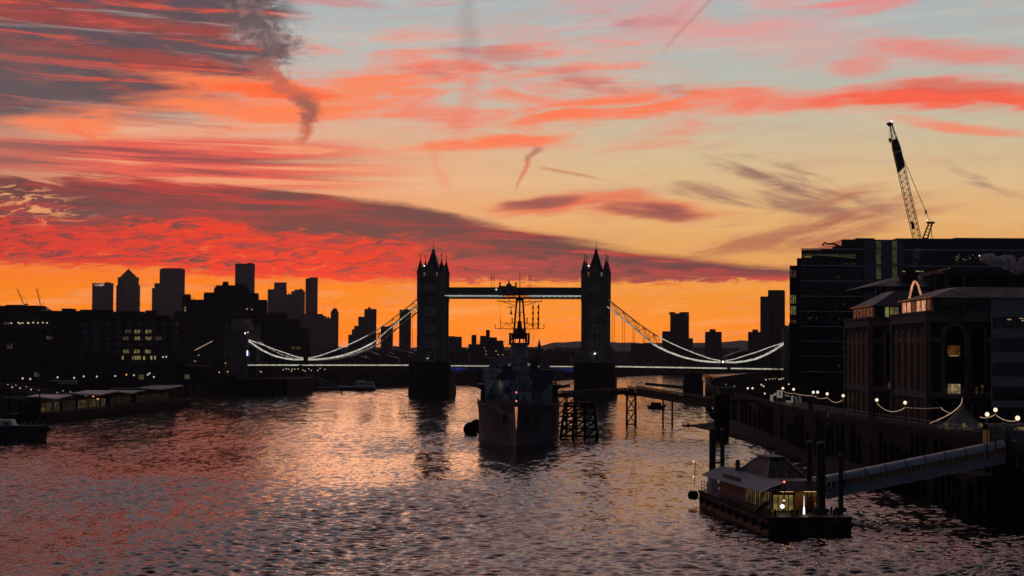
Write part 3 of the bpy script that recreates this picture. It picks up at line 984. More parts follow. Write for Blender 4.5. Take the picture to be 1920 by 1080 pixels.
def bridge():
    root = thing('suspension_bridge', 'stone twin-towered bridge with high walkways and lit suspension chains across the river', 'bridge', (BC.x, BC.y, 0))
    WM = [MAT['frame'], MAT['glass']]
    for tx in (-41.0, 41.0):
        X = BX @ Matrix.Translation((tx, 0, 0))
        # pier with cutwaters
        b = MB(X)
        outline = [(-10, -12), (0, -24), (10, -12), (10, 12), (0, 24), (-10, 12)]
        b.prism([(x * 1.03, y * 1.03) for x, y in outline], -3, 3.2)
        b.prism(outline, 3.2, 13.6)
        b.prism([(x * 1.05, y * 1.04) for x, y in outline], 13.6, 14.5)
        b.prism([(x * 1.02, y * 1.02) for x, y in outline], 14.5, 16.6)
        pier = b.build('pier', MAT['granite'], root)
        # tower shaft
        hw, hd = 5.6, 8.2
        b = MB(X)
        b.box(-hw, hw, -hd, hd, 16.6, 58.2)
        for z, o, h in ((22.4, .45, .5), (29.4, .35, .45), (37.2, .35, .45), (45.4, .35, .45), (50.0, .5, .5), (57.0, .6, .9)):
            b.box(-hw - o, hw + o, -hd - o, hd + o, z, z + h)
        # parapet with merlons
        for k in range(7):
            x = -4.6 + k * 1.53
            b.box(x - .45, x + .45, -hd - .5, -hd + .1, 58.2, 59.3)
            b.box(x - .45, x + .45, hd - .1, hd + .5, 58.2, 59.3)
        tower = b.build('stone_tower', MAT['stone'], root)
        # corner turrets with spires
        for sx in (-1, 1):
            for sy in (-1, 1):
                b = MB(X)
                cx, cy = sx * 5.35, sy * 7.9
                b.ngon(cx, cy, 1.55, 1.5, 16.8, 46, 8)
                b.ngon(cx, cy, 1.5, 1.75, 46, 47.2, 8)
                b.ngon(cx, cy, 1.7, 1.7, 47.2, 60.8, 8)
                b.ngon(cx, cy, 1.95, 1.95, 60.8, 61.5, 8)
                t = b.build('corner_turret', MAT['stone'], tower)
                b = MB(X)
                b.ngon(cx, cy, 1.75, 0.16, 61.5, 67.6, 8)
                b.rod((cx, cy, 67.3), (cx, cy, 70.6), .13, 5)
                b.rod((cx - .55, cy, 69.6), (cx + .55, cy, 69.6), .13, 5)
                b.ball((cx, cy, 67.9), .3, 6, 4)
                b.build('spire', MAT['slate'], tower)
        # steep roof with ridge and finial
        b = MB(X)
        b.hexa([(-4.7, -6.6, 58.2), (4.7, -6.6, 58.2), (4.7, 6.6, 58.2), (-4.7, 6.6, 58.2)], [(-.5, -1.2, 72.2), (.5, -1.2, 72.2), (.5, 1.2, 72.2), (-.5, 1.2, 72.2)])
        b.box(-.75, .75, -1.4, 1.4, 72.2, 72.8)
        b.rod((0, 0, 72.8), (0, 0, 77.6), .16, 5, .05)
        b.ball((0, 0, 74.4), .32, 6, 4)
        b.build('roof', MAT['slate'], tower)
        # gabled dormers between the turrets, floodlit from below
        for sy in (-1, 1):
            b = MB(X)
            y0 = sy * 8.3
            b.extr([(-2.6, y0, 57.9), (2.6, y0, 57.9), (2.6, y0, 61.0), (0, y0, 65.6), (-2.6, y0, 61.0)], (0, -sy * 2.6, 0))
            b.build('gable', MAT['stone'], tower)
        for sx in (-1, 1):
            b = MB(X)
            x0 = sx * 5.75
            b.extr([(x0, -2.6, 57.9), (x0, 2.6, 57.9), (x0, 2.6, 61.0), (x0, 0, 65.0), (x0, -2.6, 61.0)], (-sx * 2.0, 0, 0))
            b.build('gable', MAT['stone'], tower)
        for sx in (-1, 1):
            b = MB(X)
            b.box(sx * 3.2 - .34, sx * 3.2 + .34, -8.62, -8.4, 58.4, 61.2)
            b.build('tower_light', MAT['L_niche'], tower)  # light on the uplit niche, painted as a glowing box
        b = MB(X)
        b.ball((-3.3 if tx < 0 else -3.2, -8.5, 64.3), .34, 8, 5)
        b.build('tower_light', MAT['L_white'], tower)
        # windows, upstream face and the faces along the deck
        for zc, h, w in ((52.0, 2.6, 1.0), (39.9, 3.4, 1.15), (31.4, 3.6, 1.15), (24.0, 3.6, 1.15)):
            for k in (-1, 0, 1):
                b = MB(X)
                arch_window(b, k * 2.1, -hd, zc, w, h, .36)
                b.build('window', WM, tower)
            for k in (-1, 1):
                b = MB(X)
                arch_window(b, k * 2.6, hw, zc, w, h, ax='x')
                b.build('window', WM, tower)
        b = MB(X)
        arch_window(b, 0.9, -hd, 17.0, 2.2, 4.4, 0.4)
        b.build('door', WM, tower)
        b = MB(X)
        b.ball((0.1 if tx > 0 else -1.2, -hd - 1.2, 21.0 if tx > 0 else 18.2), .42 if tx > 0 else .22, 8, 5)
        b.build('lamp', MAT['L_white'], tower)
        b = MB(X)
        b.ball((0.2 if tx > 0 else 5.5, -16.5, 15.2), .3, 8, 5)
        b.build('blue_lamp', MAT['L_blue'], pier)
        # low control cabin at the pier's upstream end
        b = MB(X)
        b.box(-8.2, -3.6, -14.5, -9.5, 16.6, 19.6)
        b.box(-8.5, -3.3, -14.8, -9.2, 19.6, 20.0)
        b.build('control_cabin', MAT['stone'], pier)

    # high-level walkways between the towers
    for wy in (-5.2, 5.2):
        b = MB(BX)
        xe = 34.9
        b.box(-xe, xe, wy - 1.7, wy + 1.7, 48.3, 48.9)
        b.box(-xe, xe, wy - 1.7, wy + 1.7, 53.2, 53.7)
        b.box(-xe, xe, wy - 1.35, wy + 1.35, 50.2, 53.2)
        n = 26
        for k in range(n):
            x0, x1 = -xe + 2 * xe * k / n, -xe + 2 * xe * (k + 1) / n
            for s in (-1.55, 1.55):
                b.bar((x0, wy + s, 49.0), (x1, wy + s, 53.1), .16, .16)
                b.bar((x0, wy + s, 53.1), (x1, wy + s, 49.0), .16, .16)
        w = b.build('high_walkway', MAT['bluepaint'], root)
        s = -1.78 if wy < 0 else 1.78
        for x0, x1 in ((-34.9, -5.2), (8.0, 34.9)):
            b = MB(BX)
            b.box(x0, x1, wy + s - .05, wy + s + .05, 49.25, 49.75)
            b.build('light_strip', MAT['L_walk'], w)
        # coat of arms and finials at mid-span
        if wy < 0:
            b = MB(BX)
            b.box(-7.0, 2.0, -7.15, -6.95, 49.6, 54.4)
            b.box(-3.2, -.6, -7.3, -6.7, 54.4, 55.3)
            b.ngon(-1.9, -7.0, .75, .1, 55.3, 57.2, 6)
            b.rod((-1.9, -7, 57), (-1.9, -7, 58.3), .12, 5)
            for x in (-6.4, 1.6):
                b.ngon(x, -7.0, .5, .4, 54.4, 55.2, 6)
                b.ball((x, -7.0, 55.7), .55, 8, 5)
            b.build('coat_of_arms', MAT['lead'], w)
            b = MB(BX)
            b.ball((-8.2, -7.3, 52.6), .3, 8, 5)
            b.build('lamp', MAT['L_white'], w)
        for x in (-10.8, 7.9):
            b = MB(BX)
            b.rod((x, wy, 53.7), (x, wy, 61.5), .11, 5, .05)
            b.rod((x, wy, 57.5), (x, wy, 60.0), .17, 5)
            b.build('flagpole', MAT['iron'], w)

    # deck: side spans and the two bascule leaves
    for sgn in (-1, 1):
        b = MB(BX)
        x0, x1 = sgn * 50.5, sgn * 140.0
        a, c = min(x0, x1), max(x0, x1)
        z_in, z_out = 13.4, (12.6 if sgn > 0 else 12.9)
        za, zb = (z_in, z_out) if sgn > 0 else (z_out, z_in)
        b.hexa([(a, -9, za), (a, 9, za), (a, 9, za + 1.4), (a, -9, za + 1.4)], [(c, -9, zb), (c, 9, zb), (c, 9, zb + 1.4), (c, -9, zb + 1.4)])
        dk = b.build('side_span', MAT['iron'], root)
        b = MB(BX)
        for s in (-9.0, 9.0):
            b.bar((a, s, za + 2.6), (c, s, zb + 2.6), .2, .18)
            n = 56
            for k in range(n + 1):
                x = a + (c - a) * k / n
                z = za + (zb - za) * k / n + 1.4
                b.bar((x, s, z), (x, s, z + 1.2), .14, .14)
            b.bar((a, s, za + 1.95), (c, s, zb + 1.95), .06, .5)
        b.build('railing', MAT['bluepaint'], dk)
        for s in (-9.12, 9.12):
            for f0, f1 in ((0.0, .645), (.665, .98)):
                b = MB(BX)
                p = [x0 + (x1 * .985 - x0) * f * 0.98 for f in (f0, f1)]
                zz = [z_in + (z_out - z_in) * f + 1.3 for f in (f0, f1)]
                b.bar((p[0], s, zz[0]), (p[1], s, zz[1]), .08, .5)
                b.build('light_strip', MAT['L_deck'], dk)
        # bascule leaf with its curved soffit
        b = MB(BX)
        n = 12
        for k in range(n):
            f0, f1 = k / n, (k + 1) / n
            xa, xb = sgn * (31 - 30.9 * f0), sgn * (31 - 30.9 * f1)
            d0, d1 = 1.2 + 3.4 * (1 - f0) ** 2, 1.2 + 3.4 * (1 - f1) ** 2
            b.hexa([(xa, -7.5, 15 - d0), (xa, 7.5, 15 - d0), (xa, 7.5, 15.0), (xa, -7.5, 15.0)], [(xb, -7.5, 15 - d1), (xb, 7.5, 15 - d1), (xb, 7.5, 15.0), (xb, -7.5, 15.0)])
        bl = b.build('bascule_leaf', MAT['bluepaint'], root)
        b = MB(BX)
        for s in (-7.4, 7.4):
            b.bar((sgn * 31, s, 16.2), (sgn * .1, s, 16.2), .18, .16)
            for k in range(24):
                x = sgn * (31 - k * 1.3)
                b.bar((x, s, 15.0), (x, s, 16.2), .12, .12)
        b.build('railing', MAT['bluepaint'], bl)
        for s in (-7.62, 7.62):
            b = MB(BX)
            b.bar((sgn * 31, s, 14.55), (sgn * .3, s, 14.55), .08, .42)
            b.build('light_strip', MAT['L_deck'], bl)
        b = MB(BX)
        for k in range(7):
            x = sgn * (30.4 - k * 1.15)
            b.bar((x, -7.75, 13.9 - .2 * (k % 2)), (x - sgn * .8, -7.75, 11.6 + .25 * k), .05, .26)
        b.build('blue_lamp', MAT['L_blue'], bl)

    # suspension chains: two stiffened crescents on each side span
    LONG = [(0, 47.9, 44.1), (7, 42.3, 38.6), (14.4, 36.4, 32.6), (21.8, 31.3, 26.0), (29.3, 27.3, 22.2), (36.8, 23.9, 19.5), (44.4, 20.9, 17.8), (51, 18.7, 17.2), (55.4, 17.9, 17.1)]
    SHORT = [(57.6, 17.9, 17.2), (62, 18.7, 17.0), (67.3, 20.5, 17.6), (73, 22.3, 18.9), (79.7, 24.9, 22.0), (86, 26.9, 26.3)]

    def dens(L, n):
        ss = np.linspace(L[0][0], L[-1][0], n)
        a = [p[0] for p in L]
        return [(s, float(np.interp(s, a, [p[1] for p in L])), float(np.interp(s, a, [p[2] for p in L]))) for s in ss]
    for sgn in (-1, 1):
        for cy in (-9.3, 9.3):
            for L, n in ((LONG, 23), (SHORT, 13)):
                b, led, led2, led3, led4, hg = MB(BX), MB(BX), MB(BX), MB(BX), MB(BX), []
                pts = dens(L, n)
                for i in range(n - 1):
                    (s0, u0, l0), (s1, u1, l1) = pts[i], pts[i + 1]
                    xa, xb = sgn * (47.2 + s0), sgn * (47.2 + s1)
                    b.bar((xa, cy, u0), (xb, cy, u1), .45, .5)
                    b.bar((xa, cy, l0), (xb, cy, l1), .45, .5)
                    if u0 - l0 > 1.0:
                        if i % 2 == 0:
                            b.bar((xa, cy, l0), (xb, cy, u1), .18, .2)
                        else:
                            b.bar((xa, cy, u0), (xb, cy, l1), .18, .2)
                        b.bar((xa, cy, l0), (xa, cy, u0), .16, .16)
                    fy = cy + (-.28 if cy < 0 else .28)
                    if L is SHORT or s0 > 25:
                        led.bar((xa, fy, u0), (xb, fy, u1), .08, .42)
                    if L is LONG and s0 <= 21:
                        led3.bar((xa, fy, l0 + .1), (xb, fy, l1 + .1), .08, .6)
                    if L is LONG and s0 <= 25:
                        led4.bar((xa, fy, u0), (xb, fy, u1), .08, .3)
                    if L is SHORT or s0 > 21:
                        led2.bar((xa, fy, l0 + .1), (xb, fy, l1 + .1), .08, .78)
                for (s, u, l) in pts[1:-1:2]:
                    if l > 18.0:
                        hg.append((s, l))
                ch = b.build('suspension_chain', MAT['rust'], root)
                led.build('light_strip', MAT['L_chain'], ch)
                led2.build('light_strip', MAT['L_chain'], ch)
                if L is LONG:
                    led3.build('light_strip', MAT['L_chain2'], ch)
                    led4.build('light_strip', MAT['L_chain3'], ch)
                for s, l in hg:
                    h = MB(BX)
                    x = sgn * (47.2 + s)
                    h.rod((x, cy, 14.8), (x, cy, l), .1, 5)
                    h.build('hanger', MAT['bluepaint'], ch)
            b = MB(BX)
            x = sgn * (47.2 + 56.6)
            b.box(x - 1.2, x + 1.2, cy - .5, cy + .5, 14.6, 18.6)
            b.rod((x, cy - .7, 17.4), (x, cy + .7, 17.4), 1.0, 12)
            b.build('chain_joint', MAT['black'], ch)
            if sgn > 0 and cy < 0:
                b = MB(BX)
                b.rod((x, cy - .95, 17.4), (x, cy - .71, 17.4), .55, 12)
                b.build('lamp', MAT['L_white'], ch)

    # abutment towers
    for sgn in (-1, 1):
        X = BX @ Matrix.Translation((sgn * 139.0, 0, 0))
        b = MB(X)
        for y0, y1 in ((-12.5, -7.8), (7.8, 12.5)):
            b.box(-5.2, 5.2, y0, y1, 6, 31)
        b.box(-5.2, 5.2, -7.8, 7.8, 23.5, 30.99)
        b.box(-5.7, 5.7, -13, 13, 31.0, 32.0)
        for k in range(9):
            b.box(-5.6 + k * 1.3, -4.9 + k * 1.3, -13, -12.4, 32.0, 32.9)
        for sx in (-1, 1):
            for sy in (-1, 1):
                b.ngon(sx * 5.0, sy * 12.2, 1.2, 1.1, 6, 33.2, 8)
                b.ngon(sx * 5.0, sy * 12.2, 1.2, .1, 33.2, 35.6, 8)
        at = b.build('abutment_tower', MAT['stone'], root)
        b = MB(X)
        b.hexa([(-4.2, -10.5, 32), (4.2, -10.5, 32), (4.2, 10.5, 32), (-4.2, 10.5, 32)], [(-2.2, -7.5, 37.6), (2.2, -7.5, 37.6), (2.2, 7.5, 37.6), (-2.2, 7.5, 37.6)])
        b.build('roof', MAT['stone'], at)
        if sgn < 0:
            for x, y, z, r, mm in ((5.0, -13.4, 30.2, .35, 'L_white'), (6.4, -13.4, 30.6, .22, 'L_white'), (-5.0, -13.2, 15.2, .4, 'L_orange')):
                b = MB(X)
                b.ball((x, y, z), r, 8, 5)
                b.build('lamp', MAT[mm], at)
            b = MB(X)
            b.box(5.3, 6.3, -12.9, -12.5, 19.0, 21.5)
            b.build('lit_doorway', MAT['L_white'], at)
            b = MB(X)
            b.box(6.4, 7.3, -12.9, -12.6, 18.8, 20.6)
            b.build('blue_lamp', MAT['L_blue'], at)
            b = MB(X)
            b.bar((-13, -9.3, 26.2), (-22, -9.3, 21.5), .1, .4)
            b.build('light_strip', MAT['L_string'], at)
    return root


bridge()


# double-decker bus on the near edge of the opening span
def bus():
    X = BX @ Matrix.Translation((23.6, -4.6, 15.05))
    o = X @ Vector((0, 0, 0))
    r = thing('double_decker_bus', 'red double-decker bus crossing the bridge beside the right-hand tower', 'bus', o)
    b = MB(X)
    b.box(-5.4, 5.4, -1.25, 1.25, .35, 4.3)
    b.hexa([(-5.4, -1.25, 4.3), (5.4, -1.25, 4.3), (5.4, 1.25, 4.3), (-5.4, 1.25, 4.3)], [(-5.2, -1.05, 4.45), (5.2, -1.05, 4.45), (5.2, 1.05, 4.45), (-5.2, 1.05, 4.45)])
    b.build('body', MAT['red'], r)
    for z0, z1 in ((1.3, 2.1), (2.9, 3.7)):
        for k in range(7):
            b = MB(X)
            b.box(-5.0 + k * 1.43, -3.8 + k * 1.43, -1.29, -1.22, z0, z1)
            b.build('window', MAT['glass'], r)
    for x in (-3.6, 3.2):
        for s in (-1, 1):
            b = MB(X)
            b.rod((x, s * 1.27, .5), (x, s * .95, .5), .5, 12)
            b.build('wheel', MAT['rubber'], r)
    b = MB(X)
    b.box(-5.0, 4.6, -1.12, 1.12, 4.45, 4.52)
    b.build('roof_panel', MAT['whitepaint'], r)


bus()


# ================================================================== museum warship, bow on
SB = PX(968, 760, 377.0)          # top of the stem
SX = Matrix.Translation((SB.x, SB.y, 0)) @ Matrix.Rotation(R(90) - 0.0125, 4, 'Z')   # local x runs aft, local +y to the left of the photo


def interp(x, pts):
    return float(np.interp(x, [p[0] for p in pts], [p[1] for p in pts]))


HB_D = [(0, .35), (3, 1.7), (8, 3.4), (16, 5.7), (26, 7.6), (38, 9.0), (52, 9.9), (70, 10.2), (140, 10.0), (165, 8.0), (187, 4.0)]
HB_W = [(0, .0), (5, .18), (9, .8), (18, 2.5), (30, 5.2), (42, 7.4), (56, 9.2), (72, 10.2), (140, 10.0), (165, 7.0), (187, 2.0)]
SHEER = [(0, 9.4), (20, 8.9), (45, 8.3), (80, 8.0), (116, 8.0), (118, 5.6), (187, 6.4)]


def warship():
    root = thing('warship', 'grey camouflaged gun cruiser moored bow-on in midstream with a lattice-topped tripod mast', 'warship', (SB.x, SB.y + 90, 0))
    st = [0, 1.5, 3, 5, 8, 12, 16, 21, 26, 32, 38, 45, 52, 60, 70, 85, 105, 116, 118, 140, 155, 165, 176, 187]
    lv = 8
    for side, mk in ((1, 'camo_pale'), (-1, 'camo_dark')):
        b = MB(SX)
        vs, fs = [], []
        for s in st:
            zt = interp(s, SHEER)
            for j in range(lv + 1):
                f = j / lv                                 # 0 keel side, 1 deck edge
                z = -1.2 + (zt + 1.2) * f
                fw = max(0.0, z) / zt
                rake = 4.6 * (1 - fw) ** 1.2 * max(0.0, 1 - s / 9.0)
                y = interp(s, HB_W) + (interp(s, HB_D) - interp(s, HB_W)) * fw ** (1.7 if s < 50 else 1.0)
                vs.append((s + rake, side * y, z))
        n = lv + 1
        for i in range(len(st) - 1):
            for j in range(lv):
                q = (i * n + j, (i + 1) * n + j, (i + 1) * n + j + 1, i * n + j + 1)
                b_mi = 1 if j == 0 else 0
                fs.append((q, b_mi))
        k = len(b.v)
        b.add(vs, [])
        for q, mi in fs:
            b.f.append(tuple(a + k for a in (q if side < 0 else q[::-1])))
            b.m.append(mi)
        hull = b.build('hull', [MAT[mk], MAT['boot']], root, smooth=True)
        # anchor in its hawse pipe, and a row of scuttles
        bb = MB(SX)
        yy = interp(9, HB_D) * .74
        bb.box(8.2, 9.8, side * yy - .25, side * yy + .25, 5.2, 7.4)
        bb.box(7.6, 10.4, side * yy - .3, side * yy + .3, 5.0, 5.7)
        bb.build('anchor', MAT['black'], hull)
        # bulwark strake along the deck edge
        bb = MB(SX)
        for a, c in zip(st[:15], st[1:16]):
            bb.bar((a, side * (interp(a, HB_D) + .02), interp(a, SHEER) + .05), (c, side * (interp(c, HB_D) + .02), interp(c, SHEER) + .05), .16, .34)
        bb.build('rubbing_strake', MAT['black'], hull)
        bb = MB(SX)
        for a, c in zip(st[:15], st[1:16]):
            for dz in (.55, 1.05):
                bb.bar((a, side * interp(a, HB_D), interp(a, SHEER) + dz), (c, side * interp(c, HB_D), interp(c, SHEER) + dz), .04, .04)
        for k in range(34):
            s = 1 + k * 2.0
            z = interp(s, SHEER)
            bb.bar((s, side * interp(s, HB_D), z), (s, side * interp(s, HB_D), z + 1.1), .06, .06)
        bb.build('railing', MAT['lead'], hull)
    # deck
    b = MB(SX)
    dk = [s for s in st if s <= 116]
    vs = [(s, interp(s, HB_D), interp(s, SHEER)) for s in dk] + [(s, -interp(s, HB_D), interp(s, SHEER)) for s in dk]
    n = len(dk)
    b.add(vs, [(i, i + n, i + n + 1, i + 1) for i in range(n - 1)])
    dk = [s for s in st if s >= 118]
    vs = [(s, interp(s, HB_D), interp(s, SHEER)) for s in dk] + [(s, -interp(s, HB_D), interp(s, SHEER)) for s in dk]
    n = len(dk)
    b.add(vs, [(i, i + n, i + n + 1, i + 1) for i in range(n - 1)])
    b.build('deck', MAT['timber'], root)
    # breakwater, capstans, bollards on the forecastle
    b = MB(SX)
    for s in (-1, 1):
        b.bar((24, 0, 9.3), (29, s * 7.2, 9.2), .15, 1.2)
    b.build('breakwater', MAT['shipblue'], root)
    for s, y in ((14, 1.2), (14, -1.2), (18, 0)):
        b = MB(SX)
        b.ngon(s, y, .5, .35, 9.0, 9.9, 8)
        b.build('capstan', MAT['lead'], root)
    # jackstaff with two red lamps
    b = MB(SX)
    b.rod((.9, 0, 9.4), (.9, 0, 15.8), .09, 6, .05)
    js = b.build('jackstaff', MAT['rust'], root)
    for z in (12.1, 10.25):
        b = MB(SX)
        b.ball((.72, 0, z), .17, 8, 5)
        b.build('lamp', MAT['L_red'], js)
    # two triple turrets
    for s0, zb in ((33.0, 8.6), (45.5, 11.2)):
        b = MB(SX)
        b.ngon(s0, 0, 3.4, 3.4, 8.2, zb + .4, 16)
        b.hexa([(s0 - 3.4, -3.6, zb + .4), (s0 + 4.2, -3.3, zb + .4), (s0 + 4.2, 3.3, zb + .4), (s0 - 3.4, 3.6, zb + .4)],
               [(s0 - 2.5, -3.2, zb + 3.0), (s0 + 4.2, -3.0, zb + 2.7), (s0 + 4.2, 3.0, zb + 2.7), (s0 - 2.5, 3.2, zb + 3.0)])
        tu = b.build('gun_turret', MAT['camo_blue'], root)
        for y in (-1.6, 0, 1.6):
            b = MB(SX)
            b.rod((s0 - 3.0, y, zb + 1.6), (s0 - 9.6, y, zb + 2.5), .3, 10, .19)
            b.build('gun_barrel', MAT['lead'], tu)
    # superstructure in steps
    b = MB(SX)
    b.prism([(57, -4.5), (57, 4.5), (60.5, 8.3), (84, 8.3), (84, -8.3), (60.5, -8.3)], 8.0, 14.0)
    d1 = b.build('deckhouse', MAT['camo_blue'], root)
    b = MB(SX)
    b.prism([(59, -5.5), (59, 5.5), (61, 8.8), (70, 8.8), (70, -8.8), (61, -8.8)], 14.0, 16.3)
    b.prism([(58.7, -5.7), (58.7, 5.7), (60.8, 9.1), (70.4, 9.1), (70.4, -9.1), (60.8, -9.1)], 16.3, 16.5)
    d2 = b.build('lower_bridge', MAT['camo_blue'], root)
    b = MB(SX)
    b.prism([(61, -3.6), (61, 3.6), (62.5, 4.8), (72, 4.8), (72, -4.8), (62.5, -4.8)], 16.5, 19.2)
    b.prism([(60.7, -3.8), (60.7, 3.8), (62.3, 5.1), (72.3, 5.1), (72.3, -5.1), (62.3, -5.1)], 19.2, 19.5)
    d3 = b.build('upper_bridge', MAT['camo_blue'], root)
    b = MB(SX)
    b.prism([(66, -1.6), (66, 1.6), (68, 2.3), (74, 2.3), (74, -2.3), (68, -2.3)], 19.5, 22.6, 0.92)
    b.box(65.6, 74.4, -2.6, 2.6, 22.6, 22.8)
    d4 = b.build('director_tower', MAT['shipblue'], root)
    # lit and dark bridge windows, doors, a lit bulkhead
    for k in range(9):
        y = -3.2 + k * .8
        b = MB(SX)
        b.box(60.93, 61.05, y - .3, y + .3, 17.35, 18.0)
        b.build('window', MAT['L_warm'] if k in (1, 7) else MAT['glass'], d3)
    for k in range(13):
        y = -5.1 + k * .85
        b = MB(SX)
        b.box(58.93, 59.05, y - .28, y + .28, 14.9, 15.5)
        b.build('window', MAT['glass'], d2)
    for y in (3.2, -3.4):
        b = MB(SX)
        b.box(56.8, 56.96, y - .5, y + .5, 8.2, 10.4)
        b.build('door', MAT['black'], d1)
    b = MB(SX)
    b.box(56.6, 56.9, 4.3, 4.6, 13.3, 13.55)
    b.build('lamp', MAT['L_green'], d1)
    point_lamp((55.9, 5.0, 12.6), 42.0, (0.85, 1.0, 0.62), SX)
    # life rafts, searchlights and clutter along the bridge wings
    for s in (-1, 1):
        for k in range(4):
            b = MB(SX)
            b.rod((63 + k * 2.4, s * 8.6, 14.55), (64.9 + k * 2.4, s * 8.6, 14.55), .42, 8)
            b.build('life_raft', MAT['whitepaint'], d2)
        b = MB(SX)
        b.rod((64, s * 6.6, 16.5), (64, s * 6.6, 17.7), .12, 6)
        b.rod((63.5, s * 6.6, 18.0), (64.3, s * 6.6, 18.0), .5, 10)
        b.build('searchlight', MAT['lead'], d2)
        b = MB(SX)
        b.ngon(75, s * 6.4, 1.7, 1.5, 14, 17.4, 8)
        b.box(73.6, 76.4, s * 6.4 - .9, s * 6.4 + .9, 17.4, 18.6)
        b.build('gun_director', MAT['shipblue'], d1)
    # director cage with its open platform
    b = MB(SX)
    for y in (-2.35, 2.35):
        for x in (68, 73):
            b.rod((x, y, 22.7), (x, y, 25.6), .26, 6)
    for z in (22.8, 25.2):
        b.box(67.6, 73.4, -2.6, 2.6, z, z + .35)
    b.box(68.5, 72.5, -2.0, 2.0, 24.1, 25.2)
    b.ngon(70.5, 0, 1.5, 1.2, 25.5, 26.6, 10)
    for y in (-2.3, -1.2, 1.2, 2.3):
        b.bar((67.8, y, 22.9), (67.8, y * .6, 25.2), .2, .2)
    b.build('director_platform', MAT['iron'], root)
    # tripod foremast
    b = MB(SX)
    top = (76, 0, 34.4)
    b.rod((74.2, 1.7, 22.6), (75.6, .75, 34.2), .26, 8, .22)
    b.rod((74.2, -1.7, 22.6), (75.6, -.75, 34.2), .26, 8, .22)
    b.rod((80, 0, 16), (76.4, 0, 34.2), .24, 8, .2)
    b.box(75.0, 76.8, -1.05, 1.05, 33.9, 34.5)
    b.rod((76, 0, 34.4), (76, 0, 36.2), .32, 8, .2)
    b.rod((76, 0, 36.2), (76, 0, 41.3), .11, 6, .05)
    for z in (26.8, 31.0):
        f = (z - 22.6) / 11.6
        w = 1.7 - .95 * f
        b.bar((74.2 + 1.4 * f, -w, z), (74.2 + 1.4 * f, w, z), .14, .14)
    b.rod((75.6, 0, 26.6), (75.6, 0, 30.0), .34, 8, .16)
    b.ball((75.6, 0, 30.3), .35, 8, 5)
    b.ngon(75.4, 0, .95, .6, 25.4, 28.0, 8)
    b.ngon(75.4, 0, .5, .7, 28.0, 28.7, 8)
    mast = b.build('tripod_mast', MAT['rust'], root)
    b = MB(SX)
    for s in (-1, 1):
        b.rod((75.8, 0, 33.6), (75.8, s * 5.7, 33.75), .13, 6, .09)
        b.rod((75.8, s * .7, 32.6), (75.8, s * 4.4, 33.65), .08, 5)
        b.rod((75.8, s * 5.6, 33.7), (75.8, s * 5.6, 34.8), .07, 5)
        b.ball((75.8, s * 5.6, 34.7), .16, 6, 4)
        b.rod((75.8, s * 2.6, 33.7), (75.8, s * 2.6, 34.3), .1, 5)
    b.build('upper_yard', MAT['rust'], mast)
    b = MB(SX)
    for s in (-1, 1):
        b.rod((75, s * .6, 26.7), (75, s * 6.3, 26.8), .11, 6, .08)
        b.rod((75, s * .6, 28.2), (75, s * 4.9, 28.2), .07, 5)
        b.rod((75, s * 1.5, 26.8), (75, s * 3.2, 28.1), .06, 5)
        b.rod((75, s * 4.9, 26.8), (75, s * 3.2, 28.1), .06, 5)
        b.rod((75, s * 1.4, 28.2), (75, s * 3.2, 27.5), .05, 5)
        b.rod((75, s * 6.25, 26.8), (75, s * 6.25, 27.9), .09, 5)
        b.ball((75, s * 6.25, 27.7), .15, 6, 4)
        b.rod((75, s * 4.9, 26.8), (75, s * 4.9, 29.3), .08, 5)
        b.ball((75, s * 4.9, 28.7), .17, 6, 4)
        b.rod((75, s * 1.9, 28.2), (75, s * 1.9, 29.6), .14, 6)
    b.build('lower_yard', MAT['rust'], mast)
    b = MB(SX)
    b.rod((75.2, .9, 30.5), (75.2, 2.6, 30.5), .07, 5)
    b.rod((75.2, 2.2, 30.4), (75.2, 2.2, 31.2), .3, 8, .2)
    b.rod((75.2, 2.2, 31.2), (75.2, 2.2, 32.2), .1, 6)
    b.bar((75.2, 1.3, 32.3), (75.2, 3.1, 32.3), .2, .2)
    b.build('radar', MAT['rust'], mast)
    for y, z0, z1, r in ((-3.4, 26.9, 33.0, .17), (-4.75, 27.0, 33.0, .19)):
        b = MB(SX)
        b.rod((75, y, z0), (75, y + (.0 if y > -4 else -.15), z1), r, 6, r * .7)
        for k in range(4):
            z = z0 + .6 + k * 1.5
            b.rod((75, y, z), (75, y, z + .45), r * 1.5, 6)
        b.build('aerial', MAT['rust'], mast)
    b = MB(SX)
    for y in (5.2, 4.3, 3.5, 2.7, -2.6, -3.0, -3.9, -4.4):
        b.rod((75, y, 26.8), (71, y * .62, 19.5), .028, 4)
    for s in (-1, 1):
        b.rod((75.8, s * 4.9, 33.7), (75, s * 4.9, 28.6), .022, 4)
        b.rod((76, s * .2, 35.6), (75.8, s * 5.5, 33.8), .03, 4)
    b.build('rigging', MAT['iron'], mast)
    # forestay and mooring lines at the bow
    b = MB(SX)
    b.rod((1.2, 0, 9.7), (70, 0, 22.4), .035, 4)
    b.build('forestay', MAT['iron'], root)
    # funnels and mainmast further aft
    for s in (92, 118):
        b = MB(SX)
        b.prism([(s + 2.6 * math.cos(a), 2.0 * math.sin(a)) for a in np.linspace(0, 2 * math.pi, 13)[:-1]], 8, 22.0, .93)
        f = b.build('funnel', MAT['shipblue'], root)
        b = MB(SX)
        b.prism([(s + 2.55 * math.cos(a), 2.0 * math.sin(a)) for a in np.linspace(0, 2 * math.pi, 13)[:-1]], 22.0, 22.9, .95)
        b.build('funnel_cap', MAT['black'], f)
    b = MB(SX)
    b.box(84, 112, -6.8, 6.8, 8, 11.5)
    b.box(124, 150, -6.0, 6.0, 5.8, 11)
    b.build('after_deckhouse', MAT['shipblue'], root)
